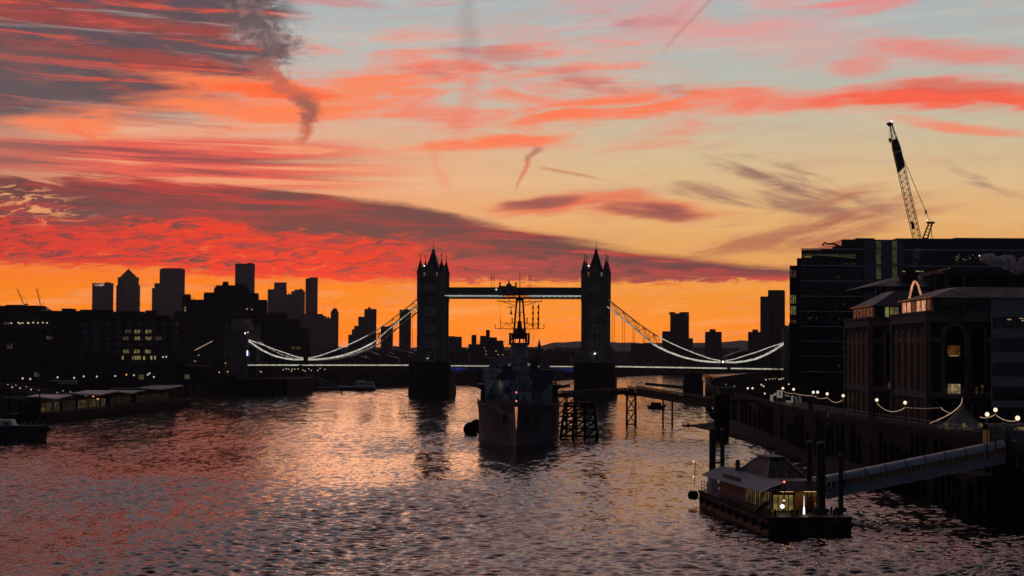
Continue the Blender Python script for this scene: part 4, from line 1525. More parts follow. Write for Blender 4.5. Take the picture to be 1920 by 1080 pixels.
    # twin secondary guns on sponsons at the sides, trained outboard
    for s in (-1, 1):
        for x in (86, 97):
            b = MB(SX)
            b.ngon(x, s * 8.6, 1.6, 1.6, 8, 10.6, 10)
            b.prism([(x - 1.5, s * 8.6 - 1.4), (x + 1.5, s * 8.6 - 1.4), (x + 1.5, s * 8.6 + 1.4), (x - 1.5, s * 8.6 + 1.4)], 10.6, 12.8, .85)
            g = b.build('secondary_gun', MAT['iron'], root)
            for d in (-.4, .4):
                bb = MB(SX)
                bb.rod((x + d - .6, s * 9.6, 11.6 + d * .3), (x + d - 1.6, s * 13.3, 12.1 + d * .5), .13, 8, .09)
                bb.build('gun_barrel', MAT['iron'], g)
        # boats in davits
        b = MB(SX)
        b.hexa([(74, s * 9.4 - .6, 11.2), (81, s * 9.4 - .6, 11.2), (81, s * 9.4 + .6, 11.2), (74, s * 9.4 + .6, 11.2)], [(73, s * 9.4 - 1.2, 12.6), (82, s * 9.4 - 1.2, 12.6), (82, s * 9.4 + 1.2, 12.6), (73, s * 9.4 + 1.2, 12.6)])
        for x in (74.5, 80.5):
            b.rod((x, s * 8.5, 8), (x, s * 9.6, 14.6), .14, 6)
            b.rod((x, s * 9.6, 14.6), (x, s * 10.2, 14.0), .12, 6)
        b.build('ship_boat', MAT['lead'], root)
    return root


warship()


# ================================================================== skyline beyond the bridge
FM = dict(
    tower=facade('tower_facade', (0.07, 0.06, 0.062), (0.03, 0.03, 0.034), 3.4, 4.0, lit=0.035, lits=0.35),
    tower2=facade('steel_facade', (0.10, 0.09, 0.092), (0.035, 0.033, 0.036), 3.0, 4.2, 0.55, 0.5, lit=0.03, lits=0.3),
    slabf=facade('slab_facade', (0.09, 0.075, 0.07), (0.02, 0.02, 0.022), 3.2, 3.0, 0.5, 0.5, lit=0.02, lits=0.3),
    ribs=facade('ribbed_facade', (0.08, 0.065, 0.06), (0.02, 0.02, 0.022), 2.6, 3.2, 0.45, 0.8, lit=0.015, lits=0.3),
    hotel=facade('hotel_facade', (0.065, 0.055, 0.05), (0.015, 0.014, 0.015), 3.6, 3.1, 0.7, 0.42, lit=0.012, lits=0.3, rough_g=0.5),
    office=facade('office_facade', (0.055, 0.05, 0.047), (0.014, 0.014, 0.015), 3.6, 3.7, 0.55, 0.5, lit=0.008, lits=0.2, rough_g=0.5),
)


def blocks(name, label, mat, Y, parts, depth=None, extra=None, cat='tower block', part='wall', group=None):
    """a building from stacked blocks given by photo edges (u0, u1, v_top[, v_bottom]) at distance Y"""
    us = [p[0] for p in parts] + [p[1] for p in parts]
    uc = (min(us) + max(us)) / 2
    base = PX(uc, 660, Y)
    root = thing(name, label, cat, (base.x, Y, QZ), group)
    for i, p in enumerate(parts):
        u0, u1, vt = p[:3]
        x0, x1 = PX(u0, vt, Y).x, PX(u1, vt, Y).x
        zt = PX((u0 + u1) / 2, vt, Y).z
        d = depth or max(14.0, 0.8 * abs(x1 - x0))
        z0 = QZ - 1 if len(p) < 4 else PX((u0 + u1) / 2, p[3], Y).z
        b = MB()
        o = 0.35 * i
        k = (Y + d - o) / (Y + o)                      # plots splay outwards away from the river
        b.prism([(x0, Y + o), (x1, Y + o), (x1 * k, Y + d - o), (x0 * k, Y + d - o)], z0, zt)
        b.prism([(x0 + .3, Y + o + .3), (x1 - .3, Y + o + .3), (x1 * k - .3, Y + d - o - .3), (x0 * k + .3, Y + d - o - .3)], zt, zt + (0.9 if Y < 3000 else 1.6))
        w = b.build(part, mat, root)
        if x1 - x0 > 18 and i % 2 == 0:
            b = MB()
            rr = random.Random(int(u0 * 7 + vt))
            xm = x0 + (x1 - x0) * (0.25 + 0.4 * rr.random())
            hh = 2.2 if Y < 3000 else 4.5
            b.box(xm, xm + (x1 - x0) * .22, Y + d * .4, Y + d * .7, zt, zt + hh)
            b.build('roof_plant', MAT['darkconcrete'], w)
    if extra:
        extra(root)
    return root


def text_mesh(txt, size, loc, mat, name, parent, depth=0.3):
    cu = bpy.data.curves.new(name, 'FONT')
    cu.body = txt
    cu.size = size
    cu.extrude = depth
    tmp = bpy.data.objects.new(name, cu)
    COL.objects.link(tmp)
    bpy.context.view_layer.update()
    me = bpy.data.meshes.new_from_object(tmp)
    bpy.data.objects.remove(tmp)
    me.transform(Matrix.Translation(Vector(loc) - Vector(parent['_org'])) @ Matrix.Rotation(R(90), 4, 'X'))
    me.materials.clear()
    me.materials.append(mat)
    o = bpy.data.objects.new(name, me)
    COL.objects.link(o)
    o.parent = parent
    return o


def sign_tower(root):
    Y = 4500
    p = PX(177, 536.5, Y)
    text_mesh('HSBC', 8.2, (p.x, Y - .8, p.z), MAT['L_sign'], 'roof_sign', root)
    q = PX(191.5, 534, Y)
    b = MB()
    for s in (-1, 1):
        b.extr([(q.x + s * 6.5, Y - .6, q.z), (q.x + s * .6, Y - .6, q.z + 3.2), (q.x + s * .6, Y - .6, q.z - 3.2)], (0, -.4, 0))
    b.build('roof_emblem', MAT['L_sign'], root)


MAT['L_sign'] = emat('roof_sign_lamp', (1.0, 0.80, 0.78), 0.5)
blocks('office_tower', 'dark square office tower with a lit rooftop name sign, leftmost of the far towers', FM['tower2'], 4500, [(173, 213, 532)], extra=sign_tower, cat='office tower')


def pyramid_top(root):
    Y = 4560
    b = MB()
    z0, z1 = PX(240, 521.5, Y).z, PX(240, 503.5, Y).z
    x0, x1, xm = PX(222.5, 521, Y).x, PX(258.5, 521, Y).x, PX(240.5, 503, Y).x
    k = (Y + 44) / Y
    b.hexa([(x0, Y + 2, z0), (x1, Y + 2, z0), (x1 * k, Y + 44, z0), (x0 * k, Y + 44, z0)], [(xm - 5.4, Y + 25, z1), (xm - 4.6, Y + 25, z1), (xm - 4.6, Y + 27, z1), (xm - 5.4, Y + 27, z1)])
    b.build('pyramid_roof', FM['tower2'], root)
    b = MB()
    b.rod((xm - 5, Y + 26, z1 - 1), (xm - 5, Y + 26, z1 + 5), .6, 5)
    b.build('beacon', MAT['iron'], root)


blocks('office_tower', 'tall office tower with a pyramid roof, second of the far towers from the left', FM['tower'], 4560, [(218, 263, 536), (220.5, 260.5, 521)], extra=pyramid_top, cat='office tower')
blocks('office_tower', 'slim stepped far tower standing against the left side of a broader flat-topped one', FM['tower'], 4700, [(285, 301, 541), (289.5, 303, 532)], cat='office tower')
blocks('office_tower', 'broad flat-topped far tower right of the pyramid-roofed one', FM['tower2'], 4600, [(299.5, 347, 505.5), (303, 343, 504)], cat='office tower')
blocks('apartment_tower', 'tallest dark slab tower rising behind the stepped hotel', FM['tower2'], 4300, [(441, 478, 495.5)], cat='apartment tower')
blocks('office_tower', 'two-step far tower right of the hotel with a wide lower half', FM['tower'], 4800, [(502, 538, 543.5), (514, 537.5, 530.5)], cat='office tower')
blocks('apartment_tower', 'low-shouldered far block between two taller towers right of the hotel', FM['ribs'], 4650, [(532, 552, 553.5), (546, 572, 547), (552, 569, 544)], cat='apartment tower')
blocks('apartment_tower', 'slim tall far tower with a notched top right of the hotel', FM['ribs'], 4200, [(573, 596, 523), (579.5, 596, 521.5)], cat='apartment tower')
blocks('apartment_block', 'descending row of far flats at the foot of the slim notched tower', FM['slabf'], 3600, [(560, 606, 590), (594, 612, 594), (604, 622, 598)], cat='apartment block')


def mast_tip(root):
    Y = 3400
    a, c = PX(627, 578, Y), PX(626.5, 563, Y)
    b = MB()
    b.rod((a.x, Y + 8, a.z), (c.x, Y + 8, c.z), .35, 5, .12)
    b.build('mast', MAT['iron'], root)
    b = MB()
    b.ngon(PX(627, 580, Y).x, Y + 9, 6.2, 3.5, PX(627, 584, Y).z, PX(627, 578, Y).z, 10)
    b.build('crown', MAT['darkconcrete'], root)


blocks('apartment_tower', 'round-shouldered far tower with a thin mast, left of the bare orange gap before the bridge', FM['ribs'], 3400, [(620, 635, 585.5), (622, 633, 583)], extra=mast_tip, cat='apartment tower')
blocks('apartment_tower', 'stair-stepped far tower seen over the left suspension chain', FM['slabf'], 3000, [(653, 660, 629), (659.5, 665, 619), (664, 672, 612.5), (671.5, 684, 595.5), (683, 706, 581)], cat='apartment tower')
blocks('apartment_block', 'squat far block behind the left suspension chain', FM['slabf'], 2600, [(714, 737, 613)], cat='apartment block')
blocks('apartment_tower', 'narrow far tower close to the left side of the left bridge tower', FM['ribs'], 2900, [(749, 771, 581.5)], cat='apartment tower')
blocks('apartment_block', 'low square far block just right of the left bridge tower', FM['slabf'], 2300, [(838, 853, 631.5), (849, 866, 632.5)], cat='apartment block')


def vane(root):
    Y = 1800
    for u0, u1, v in ((896, 902, 642.4), (940, 948, 641.2)):
        b = MB()
        a, c = PX(u0, v, Y), PX(u1, v, Y)
        b.bar((a.x, Y + 4, a.z), (c.x, Y + 4, c.z), .5, .5)
        b.build('roof_overhang', MAT['iron'], root)


blocks('apartment_block', 'cluster of dark riverside flats with square chimneys, left of the warship mast', FM['office'], 1800,
       [(878, 945, 647), (884, 893.5, 629.5), (900, 911, 631), (911, 918.5, 620), (905, 932, 634), (918, 944, 640)], extra=vane, cat='apartment block')


def lit(root, Y, spots, mat, w=1.2, h=1.4, name='lit_window', dy=0.5):
    for (u, v) in spots:
        p = PX(u, v, Y - dy)
        b = MB()
        b.box(p.x - w / 2, p.x + w / 2, Y - dy, Y - dy + .35, p.z - h / 2, p.z + h / 2)
        b.build(name, MAT[mat], root)


flats = [o for o in COL.objects if o.get('label', '').startswith('cluster of dark riverside')][0]
lit(flats, 1800, [(911, 658), (911.5, 664), (915, 671), (930, 658.5), (934, 665), (934, 671), (934, 676.5), (943, 665), (908, 652)], 'L_warm', 1.6, 1.2)


def church(root):
    Y = 2400
    b = MB()
    c = PX(1011, 650, Y)
    b.box(c.x - 2, c.x + 2, Y, Y + 4, QZ, PX(1011, 646, Y).z)
    b.ngon(c.x, Y + 2, 2.2, .1, PX(1011, 646, Y).z, PX(1011, 634.5, Y).z, 6)
    b.build('spire', MAT['slate'], root)


blocks('church', 'small far church with a thin spire right of the warship mast', MAT['darkconcrete'], 2400, [(1004, 1020, 655)], extra=church, cat='church')


def notch(root):
    Y = 2000
    for u0, u1 in ((1256.5, 1266), (1276, 1292)):
        b = MB()
        b.box(PX(u0, 586, Y).x, PX(u1, 586, Y).x, Y + .4, Y + 12, PX(1270, 589.5, Y).z, PX(1270, 585, Y).z)
        b.build('crown', MAT['darkconcrete'], root)
    for u in (1262, 1288):
        b = MB()
        b.box(PX(u - 1.6, 590, Y).x, PX(u + 1.6, 590, Y).x, Y - .2, Y + .1, PX(u, 592, Y).z, PX(u, 587, Y).z)
        b.build('lit_panel', MAT['L_dim'], root)


blocks('apartment_tower', 'dark tower block with a notched crown and two lower wings, over the right suspension chain', FM['ribs'], 2000, [(1241.5, 1258, 622.5), (1256.5, 1292, 589), (1290, 1299.5, 635.5)], extra=notch, cat='tower block')


def cap(u0, u1, v0, v1, Y):
    def f(root):
        b = MB()
        x0, x1 = PX(u0, v0, Y).x, PX(u1, v0, Y).x
        b.ngon((x0 + x1) / 2, Y + 8, (x1 - x0) / 2, (x1 - x0) / 2.3, PX(u0, v1, Y).z, PX(u0, v0, Y).z, 10)
        b.build('tank_room', MAT['darkconcrete'], root)
    return f


blocks('tower_block', 'squat tower block with a domed tank room on its roof, right of the bridge', FM['slabf'], 1900, [(1322, 1353, 632), (1322, 1353.3, 623.5)], extra=cap(1331.5, 1344, 617, 624, 1900), cat='tower block')
blocks('tower_block', 'tower block with a round tank room, left of the tall paired towers', FM['slabf'], 1800, [(1402.5, 1430, 624)], extra=cap(1412, 1424, 617.5, 624, 1800), cat='tower block')
blocks('apartment_tower', 'tall paired tower block left of the glass offices', FM['ribs'], 1700, [(1425.5, 1442, 557.5), (1440, 1472, 545.5)], cat='tower block')
blocks('warehouse', 'dark riverside warehouse with a square chimney below the tall paired towers', FM['office'], 1250, [(1442, 1482, 618), (1444.5, 1452, 585), (1455, 1484, 613)], cat='warehouse')
blocks('wharf_building', 'long low wharf building beyond the right bridge span', FM['office'], 2150, [(1183, 1232, 646), (1205, 1222, 644)], cat='wharf building')


# low roofs of the far town, one dark mass along the river bend
def far_town():
    rng = random.Random(11)
    b = MB()
    lines = ((1500, 640, 1010, 663, 671, 22), (1750, 560, 1040, 655, 668, 30), (2300, 600, 1120, 650, 662, 40), (2700, 1050, 1500, 650, 662, 40), (3300, 560, 1500, 648, 657, 60), (1900, 1290, 1480, 655, 668, 26), (1350, 1380, 1490, 655, 675, 18))
    for Y, u0, u1, v0, v1, w in lines:
        x, xe = PX(u0, 660, Y).x, PX(u1, 660, Y).x
        while x < xe:
            ww = w * (0.5 + rng.random())
            u = 960 + x / Y * FPX
            z = PX(u, v0 + (v1 - v0) * rng.random(), Y).z
            y = Y + rng.random() * 60
            if rng.random() < 0.45:
                b.box(x, x + ww, y, y + ww, QZ, max(z, 10))
            else:
                zr = max(z, 11)
                ze = QZ + (zr - QZ) * .72
                b.extr([(x, y, QZ), (x + ww, y, QZ), (x + ww, y, ze), (x + ww / 2, y, zr), (x, y, ze)], (0, ww * 1.2, 0))
            x += ww * (0.9 + .3 * rng.random())
    o = b.build('distant_town', FM['office'], origin=(0, 1500, QZ))
    tag(o, 'dark mass of low far roofs along the river bend beyond the bridge', 'far town', kind='stuff')


far_town()


# ================================================================== left bank
def hotel_spike(root):
    Y = 1015
    a, c = PX(404.5, 540, Y), PX(403.5, 532.5, Y)
    b = MB()
    b.rod((a.x, Y + 3, a.z), (c.x, Y + 3, c.z), .3, 5, .08)
    b.rod((a.x + .6, Y + 3, a.z), (c.x - .5, Y + 3, c.z - .6), .18, 5, .06)
    b.build('aerial', MAT['iron'], root)
    a = PX(361, 563, Y)
    b = MB()
    b.rod((a.x, Y + 3, a.z), (a.x, Y + 3, a.z + 1.4), .25, 6)
    b.build('vent', MAT['iron'], root)
    lit(root, Y, [(463, 579.5), (472, 580), (347, 577), (347, 582), (325, 640), (325.5, 651), (372, 666), (365.5, 677)], 'L_warm', .9, .9)
    lit(root, Y, [(538, 667), (559, 652), (549, 652.5)], 'L_dim', 2.6, 1.6)


blocks('hotel', 'huge terraced concrete hotel stepping up behind the left end of the bridge', FM['hotel'], 1015,
       [(330, 500, 600), (326, 358, 586), (341, 358, 554.5), (355, 384, 564.5), (381, 405, 551), (400, 466, 541), (404, 462, 537.5), (415.5, 427.5, 530.5), (438, 458, 535.5), (460, 484, 552), (478, 500, 564.5),
        (498, 537, 589), (530, 562, 600), (555, 577, 618.5), (560, 580, 640)], depth=40, extra=hotel_spike, cat='hotel', part='wing')


def curved_roof(root):
    Y = 760
    pts = [(8, 580), (20, 575.5), (34, 572.3), (52, 572.2), (60, 574), (70, 580)]
    b = MB()
    P = [PX(u, v, Y) for u, v in pts]
    b.extr([(p.x, Y + 4, p.z) for p in P] + [(P[-1].x, Y + 4, P[-1].z - 3), (P[0].x, Y + 4, P[0].z - 2)], (0, 22, 0))
    b.build('curved_roof', MAT['lead'], root)
    b = MB()
    b.box(PX(52, 575, Y).x, PX(69, 575, Y).x, Y + 2, Y + 16, PX(60, 582, Y).z, PX(60, 572.5, Y).z)
    b.build('roof_plant', MAT['darkconcrete'], root)
    lit(root, Y, [(10, 606), (16, 606)], 'L_dim', 1.2, .9)
    lit(root, Y, [(21, 605.8), (34, 605), (42, 605.5), (52, 605), (53.5, 606), (37, 606.5), (62, 604.8), (80, 605), (88, 605.5), (71, 605.3)], 'L_small', .55, .5, 'ceiling_light')
    lit(root, Y, [(14, 649), (21, 649)], 'L_dim', 1.0, 2.0)
    lit(root, Y, [(92, 633)], 'L_dim', 2.4, 1.4)


blocks('office_building', 'long dark office building with a curved rooftop and lit top storey, far left', FM['office'], 760, [(-60, 76, 579.5), (-60, 30, 577), (70, 152, 586.5)], depth=30, extra=curved_roof, cat='office building')


def arch_lights(root):
    Y = 700
    for (u, v, mm) in ((257.6, 621.4, 'L_yellow'), (278.4, 621.4, 'L_yellow'), (257.6, 634, 'L_yellow'), (278.4, 634, 'L_yellow'), (297, 634, 'L_dim'), (236.5, 658.5, 'L_yellow'), (256.5, 658.5, 'L_yellow'), (277.5, 658.5, 'L_yellow'), (236, 634, 'L_dim'), (240, 621.5, 'L_dim')):
        p = PX(u, v, Y)
        for s in (-.62, .62):
            b = MB()
            n = 5
            hw = .5
            loop = [(p.x + s - hw, Y - .3, p.z - .75), (p.x + s + hw, Y - .3, p.z - .75)] + [(p.x + s + hw * math.cos(math.pi * i / n), Y - .3, p.z + .2 + hw * math.sin(math.pi * i / n)) for i in range(n + 1)]
            b.extr(loop, (0, .28, 0))
            b.build('lit_window', MAT[mm], root)
    lit(root, Y, [(249, 671), (254, 671), (258, 671), (262, 671), (270, 671), (283.5, 671), (290.5, 671), (230, 671)], 'L_warm', .6, 1.5)
    lit(root, Y, [(305.5, 669.5), (311.5, 669)], 'L_small', .5, .5, 'lamp')
    # rows of dark recessed windows
    rr = random.Random(2)
    for v in (609, 621.5, 634, 646, 658.5):
        for u in range(160, 330, 21):
            p = PX(u, v, Y)
            b = MB()
            b.box(p.x - 1.1, p.x + 1.1, Y - .16, Y - .02, p.z - .9, p.z + .9)
            b.build('window', MAT['glass'], root)


blocks('brick_warehouse', 'dark brick riverside building with a few lit arched windows, left of the hotel', FM['office'], 700, [(148, 332, 600), (148, 214, 584.8), (212, 272, 588), (270, 293, 586)], depth=34, extra=arch_lights, cat='riverside building')
blocks('riverside_terrace', 'low dark terrace with a pale sill behind the left embankment', FM['office'], 720, [(255, 345, 681), (300, 400, 690)], depth=12, cat='terrace')


# embankment wall of the left bank
def river_wall(line, i0, i1, name, label, side, pile_step, nmax=100, ztop=QZ + 1.0):
    pts = line[i0:i1]
    c = pts[len(pts) // 2]
    root = thing(name, label, 'river wall', (c[0], c[1], 0))
    b = MB()
    cop = MB()
    for (x0, y0), (x1, y1) in zip(pts[:-1], pts[1:]):
        d = Vector((x1 - x0, y1 - y0, 0)).normalized()
        nn = Vector((-d.y, d.x, 0)) * side           # towards the river
        p0, p1 = Vector((x0, y0, 0)), Vector((x1, y1, 0))
        q0, q1 = p0 - nn * 1.2, p1 - nn * 1.2
        p0, p1 = p0 + nn * .2, p1 + nn * .2
        b.hexa([(p0.x, p0.y, -3), (p1.x, p1.y, -3), (q1.x, q1.y, -3), (q0.x, q0.y, -3)], [(p0.x, p0.y, ztop - .9), (p1.x, p1.y, ztop - .9), (q1.x, q1.y, ztop - .9), (q0.x, q0.y, ztop - .9)])
        a0, a1 = p0 + nn * .15, p1 + nn * .15
        c0, c1 = a0 - nn * .7, a1 - nn * .7
        cop.hexa([(a0.x, a0.y, ztop - .9), (a1.x, a1.y, ztop - .9), (c1.x, c1.y, ztop - .9), (c0.x, c0.y, ztop - .9)], [(a0.x, a0.y, ztop), (a1.x, a1.y, ztop), (c1.x, c1.y, ztop), (c0.x, c0.y, ztop)])
    b.build('wall_face', MAT['granite'], root)
    cop.build('coping', MAT['concrete'], root)
    cnt = 0
    rr = random.Random(i0 * 7 + i1)
    for (x0, y0), (x1, y1) in zip(pts[:-1], pts[1:]):
        d = Vector((x1 - x0, y1 - y0, 0))
        L = d.length
        d.normalize()
        nn = Vector((-d.y, d.x, 0)) * side
        k = 0.0
        while k < L and cnt < nmax:
            p = Vector((x0, y0, 0)) + d * k + nn * .45
            b = MB()
            if rr.random() < .72:
                w_ = .15 + .12 * rr.random()
                b.box(p.x - w_, p.x + w_, p.y - w_, p.y + w_, -2.5, ztop - 1.2 - 3.2 * rr.random() ** 2)
                b.build('fender_pile', MAT['timber'], root)
                cnt += 1
            k += pile_step * (.6 + .8 * rr.random())
    return root


river_wall(NORTH, 2, 7, 'river_wall', 'long stone embankment wall of the left bank behind the landing stage', -1, 9.0)
river_wall(NORTH, 7, 11, 'river_wall', 'low wharf wall of the left bank beyond the bridge', -1, 14.0)


# lamps along the left embankment, all alike
def lamp_proto(name, label, group, mat, r=.28, h=4.0, style='post'):
    b = MB()
    root = thing(name, label, 'street lamp', (0, 0, 0), group)
    b.ngon(0, 0, .16, .09, 0, h * .25, 8)
    b.rod((0, 0, h * .25), (0, 0, h - r * .9), .07, 6, .05)
    b.ngon(0, 0, .12, .12, h - r * 1.3, h - r * .9, 8)
    b.build('post', MAT['iron'], root)
    b = MB()
    b.ball((0, 0, h), r, 12, 8)
    b.build('globe', MAT[mat], root, smooth=True)
    return root


def bank_x(line, Y):
    return float(np.interp(Y, [p[1] for p in line], [p[0] for p in line]))


lp = None
for (u, v, Y) in ((42.4, 709.5, 600), (56.6, 710.6, 600), (108, 707.5, 620), (139, 708.5, 640), (157, 705.7, 650), (181.5, 706, 655), (216, 705, 670), (251, 703.5, 690), (277, 702.5, 700), (280.5, 700, 700), (288.5, 706.8, 690), (299, 699, 720), (315, 701, 730), (335, 698, 740)):
    p = PX(u, v, Y)
    z = max(QZ, p.z - 4.0)
    lab = 'small white lamp in the row along the left embankment above the landing stage'
    if lp is None:
        lp = lamp_proto('street_lamp', lab, 'lamps along the left embankment', 'L_small', .33)
        lp.location = (p.x, Y, p.z - 4.0)
    else:
        dup(lp, (p.x, Y, p.z - 4.0))
lo = None
for (u, v, Y) in ((237, 702.5, 690), (362, 699, 800), (367, 698.5, 800), (391, 697, 850), (397, 696.5, 850), (411, 698, 860), (427, 697, 880), (393, 709, 830)):
    p = PX(u, v, Y)
    lab = 'dim amber lamp along the left embankment before the bridge abutment'
    if lo is None:
        lo = lamp_proto('street_lamp', lab, 'amber lamps before the left abutment', 'L_orange', .33)
        lo.location = (p.x, Y, p.z - 4.0)
    else:
        dup(lo, (p.x, Y, p.z - 4.0))
l2 = None
for (u, v) in ((531, 693.3), (536.5, 691.3), (541, 692.3), (548, 692.3), (552.5, 692.2), (546.5, 695.5), (559, 691.6), (568, 694), (572, 695.6), (579, 691.4), (583.5, 694.5), (596, 694.6), (600, 690.5), (609, 692.4), (481.5, 697.5), (484.5, 696.6), (487.5, 696.6), (490, 697.2)):
    Y = 1010
    p = PX(u, v, Y)
    lab = 'small warm lamp in the cluster under the left bridge span'
    if l2 is None:
        l2 = lamp_proto('terrace_lamp', lab, 'lamps on the wharf terrace under the left span', 'L_small', .30, 3.6)
        l2.location = (p.x, Y, p.z - 3.6)
    else:
        dup(l2, (p.x, Y, p.z - 3.6))


# bare winter trees along both banks
def tree_mesh(seed, H):
    rng = random.Random(seed)
    tr, cr = MB(), MB()

    def grow(p, d, L, r, lvl):
        q = p + d * L
        (tr if lvl < 2 else cr).rod(p, q, r, 5 if lvl < 3 else 3, r * .68)
        if lvl >= 5:
            return
        for k in range(3 if lvl < 4 else 2):
            ax = Vector((rng.gauss(0, 1), rng.gauss(0, 1), rng.gauss(0, .6))).normalized()
            nd = (d + ax * (.55 + .15 * lvl * .3) + Vector((0, 0, .12))).normalized()
            grow(q, nd, L * (.62 + .2 * rng.random()), r * .62, lvl + 1)
    grow(Vector((0, 0, 0)), Vector((0, 0, 1)), H * .24, H * .020, 0)
    return tr, cr


tp = []
TL = 'bare winter tree in the dark row along the left embankment'
for seed, H in ((1, 15), (2, 13)):
    tr, cr = tree_mesh(seed, H)
    r = thing('bare_tree', TL, 'tree', (0, 0, 0), 'bare trees along the left embankment')
    tr.build('trunk', MAT['bark'], r)
    cr.build('crown', MAT['bark'], r)
    tp.append(r)
tree_spots = [(-178, 585), (-176, 615), (-171, 640), (-169, 668), (-166, 690), (-163, 718), (-160, 745), (-158, 772), (-154, 800), (-151, 828), (-147, 855), (-143, 878)]
for i, (x, y) in enumerate(tree_spots):
    if i < 2:
        tp[i].location = (x, y, QZ)
    else:
        dup(tp[i % 2], (x, y, QZ), rz=i * 1.3, scale=.85 + .3 * ((i * 37) % 10) / 10)
for i, (x, y) in enumerate([(88, 600), (96, 640), (104, 690), (116, 740), (84, 555)]):
    t_ = dup(tp[i % 2], (x, y, QZ), rz=i * 2.1, scale=.7, label='small bare tree on the right promenade between jetty and bridge')
    t_['group'] = 'bare trees on the right promenade'


# landing stage on the left: long pontoon with flat canopies and glazed waiting rooms
def landing_stage():
    a, c = WZ(84, 792.5), WZ(357, 762)
    L = (c - a).length
    ang = math.atan2(c.y - a.y, c.x - a.x)
    X = Matrix.Translation((a.x, a.y, 0)) @ Matrix.Rotation(ang, 4, 'Z')      # local x along the pontoon, -y towards the river
    root = thing('landing_stage', 'long low landing stage with flat pale canopies on the left bank', 'landing stage', X @ Vector((L / 2, 0, 0)))
    b = MB(X)
    n = 4
    for k in range(n):
        x0, x1 = L * k / n + .3, L * (k + 1) / n - .3
        b.box(x0, x1, 0, 13, -.6, 1.1)
        b.box(x0 + .1, x1 - .1, -.25, 13, 1.1, 2.3)
    b.build('pontoon', MAT['concrete'], root)
    b = MB(X)
    b.box(0, L, -.35, -.15, .2, .7)
    b.build('fender_rail', MAT['timber'], root)

    def canopy(x0, x1, z, dz=.8):
        m = (x0 + x1) / 2
        b = MB(X)
        # butterfly roof: two planes meeting in a shallow valley
        b.hexa([(x0, 0, z + dz), (m, 0, z), (m, 11, z), (x0, 11, z + dz)], [(x0, 0, z + dz + .35), (m, 0, z + .35), (m, 11, z + .35), (x0, 11, z + dz + .35)])
        b.hexa([(m + .02, 0, z), (x1, 0, z + dz), (x1, 11, z + dz), (m + .02, 11, z)], [(m + .02, 0, z + .35), (x1, 0, z + dz + .35), (x1, 11, z + dz + .35), (m + .02, 11, z + .35)])
        cn = b.build('canopy', MAT['zinc'], root)
        for x in np.arange(x0 + 2, x1 - 1, 5.0):
            b = MB(X)
            b.rod((x, 1.0, 2.3), (x, 1.0, z + .1), .11, 6)
            b.build('post', MAT['iron'], cn)
    f = L / 273.0
    canopy(-6 * f, 40 * f, 6.3)
    canopy(48 * f, 122 * f, 6.6)
    canopy(118 * f, 170 * f, 6.4)
    canopy(165 * f, 255 * f, 7.0)
    # waiting rooms
    for x0, x1, lit_ in ((8, 36, 1), (40, 62, 0), (64, 112, 1), (120, 160, 0), (170, 240, 0)):
        b = MB(X)
        b.box(x0 * f, x1 * f, 3.0, 9.0, 2.3, 5.6)
        wr = b.build('waiting_room', MAT['black'], root)
        if lit_:
            x = x0 * f + .6
            k = 0
            while x < x1 * f - 1.0:
                if k % 5 != 4:
                    b = MB(X)
                    b.box(x, x + 1.7, 2.8, 2.98, 2.9, 5.3)
                    b.build('lit_window', MAT['L_dim'], wr)
                x += 2.3
                k += 1
    b = MB(X)
    for z in (2.9, 3.4):
        b.bar((0, -.1, z), (L, -.1, z), .06, .06)
    for k in range(80):
        b.bar((L * k / 79, -.1, 2.3), (L * k / 79, -.1, 3.45), .07, .07)
    b.build('railing', MAT['steel'], root)
    rr = random.Random(3)
    for k in range(22):          # benches and planters in silhouette
        x = L * (.45 + .5 * k / 22)
        b = MB(X)
        b.box(x, x + 2.2, 1.2, 1.9, 2.3, 2.85)
        b.box(x, x + 2.2, 1.8, 1.95, 2.85, 3.4)
        b.build('bench', MAT['timber'], root)
    for u in (117, 224, 235, 248, 280):
        p = X.inverted() @ PX(u, 752, 560)
        b = MB(X)
        b.ball((min(max(p.x, 5), L - 4), 2.0, 5.4), .2, 8, 5)
        b.build('lamp', MAT['L_orange'], root)
    b = MB(X)
    b.rod((-3 * f, 1, 0), (-3 * f, 1, 13.5), .22, 8)
    b.build('mooring_pile', MAT['iron'], root)
    return root


landing_stage()


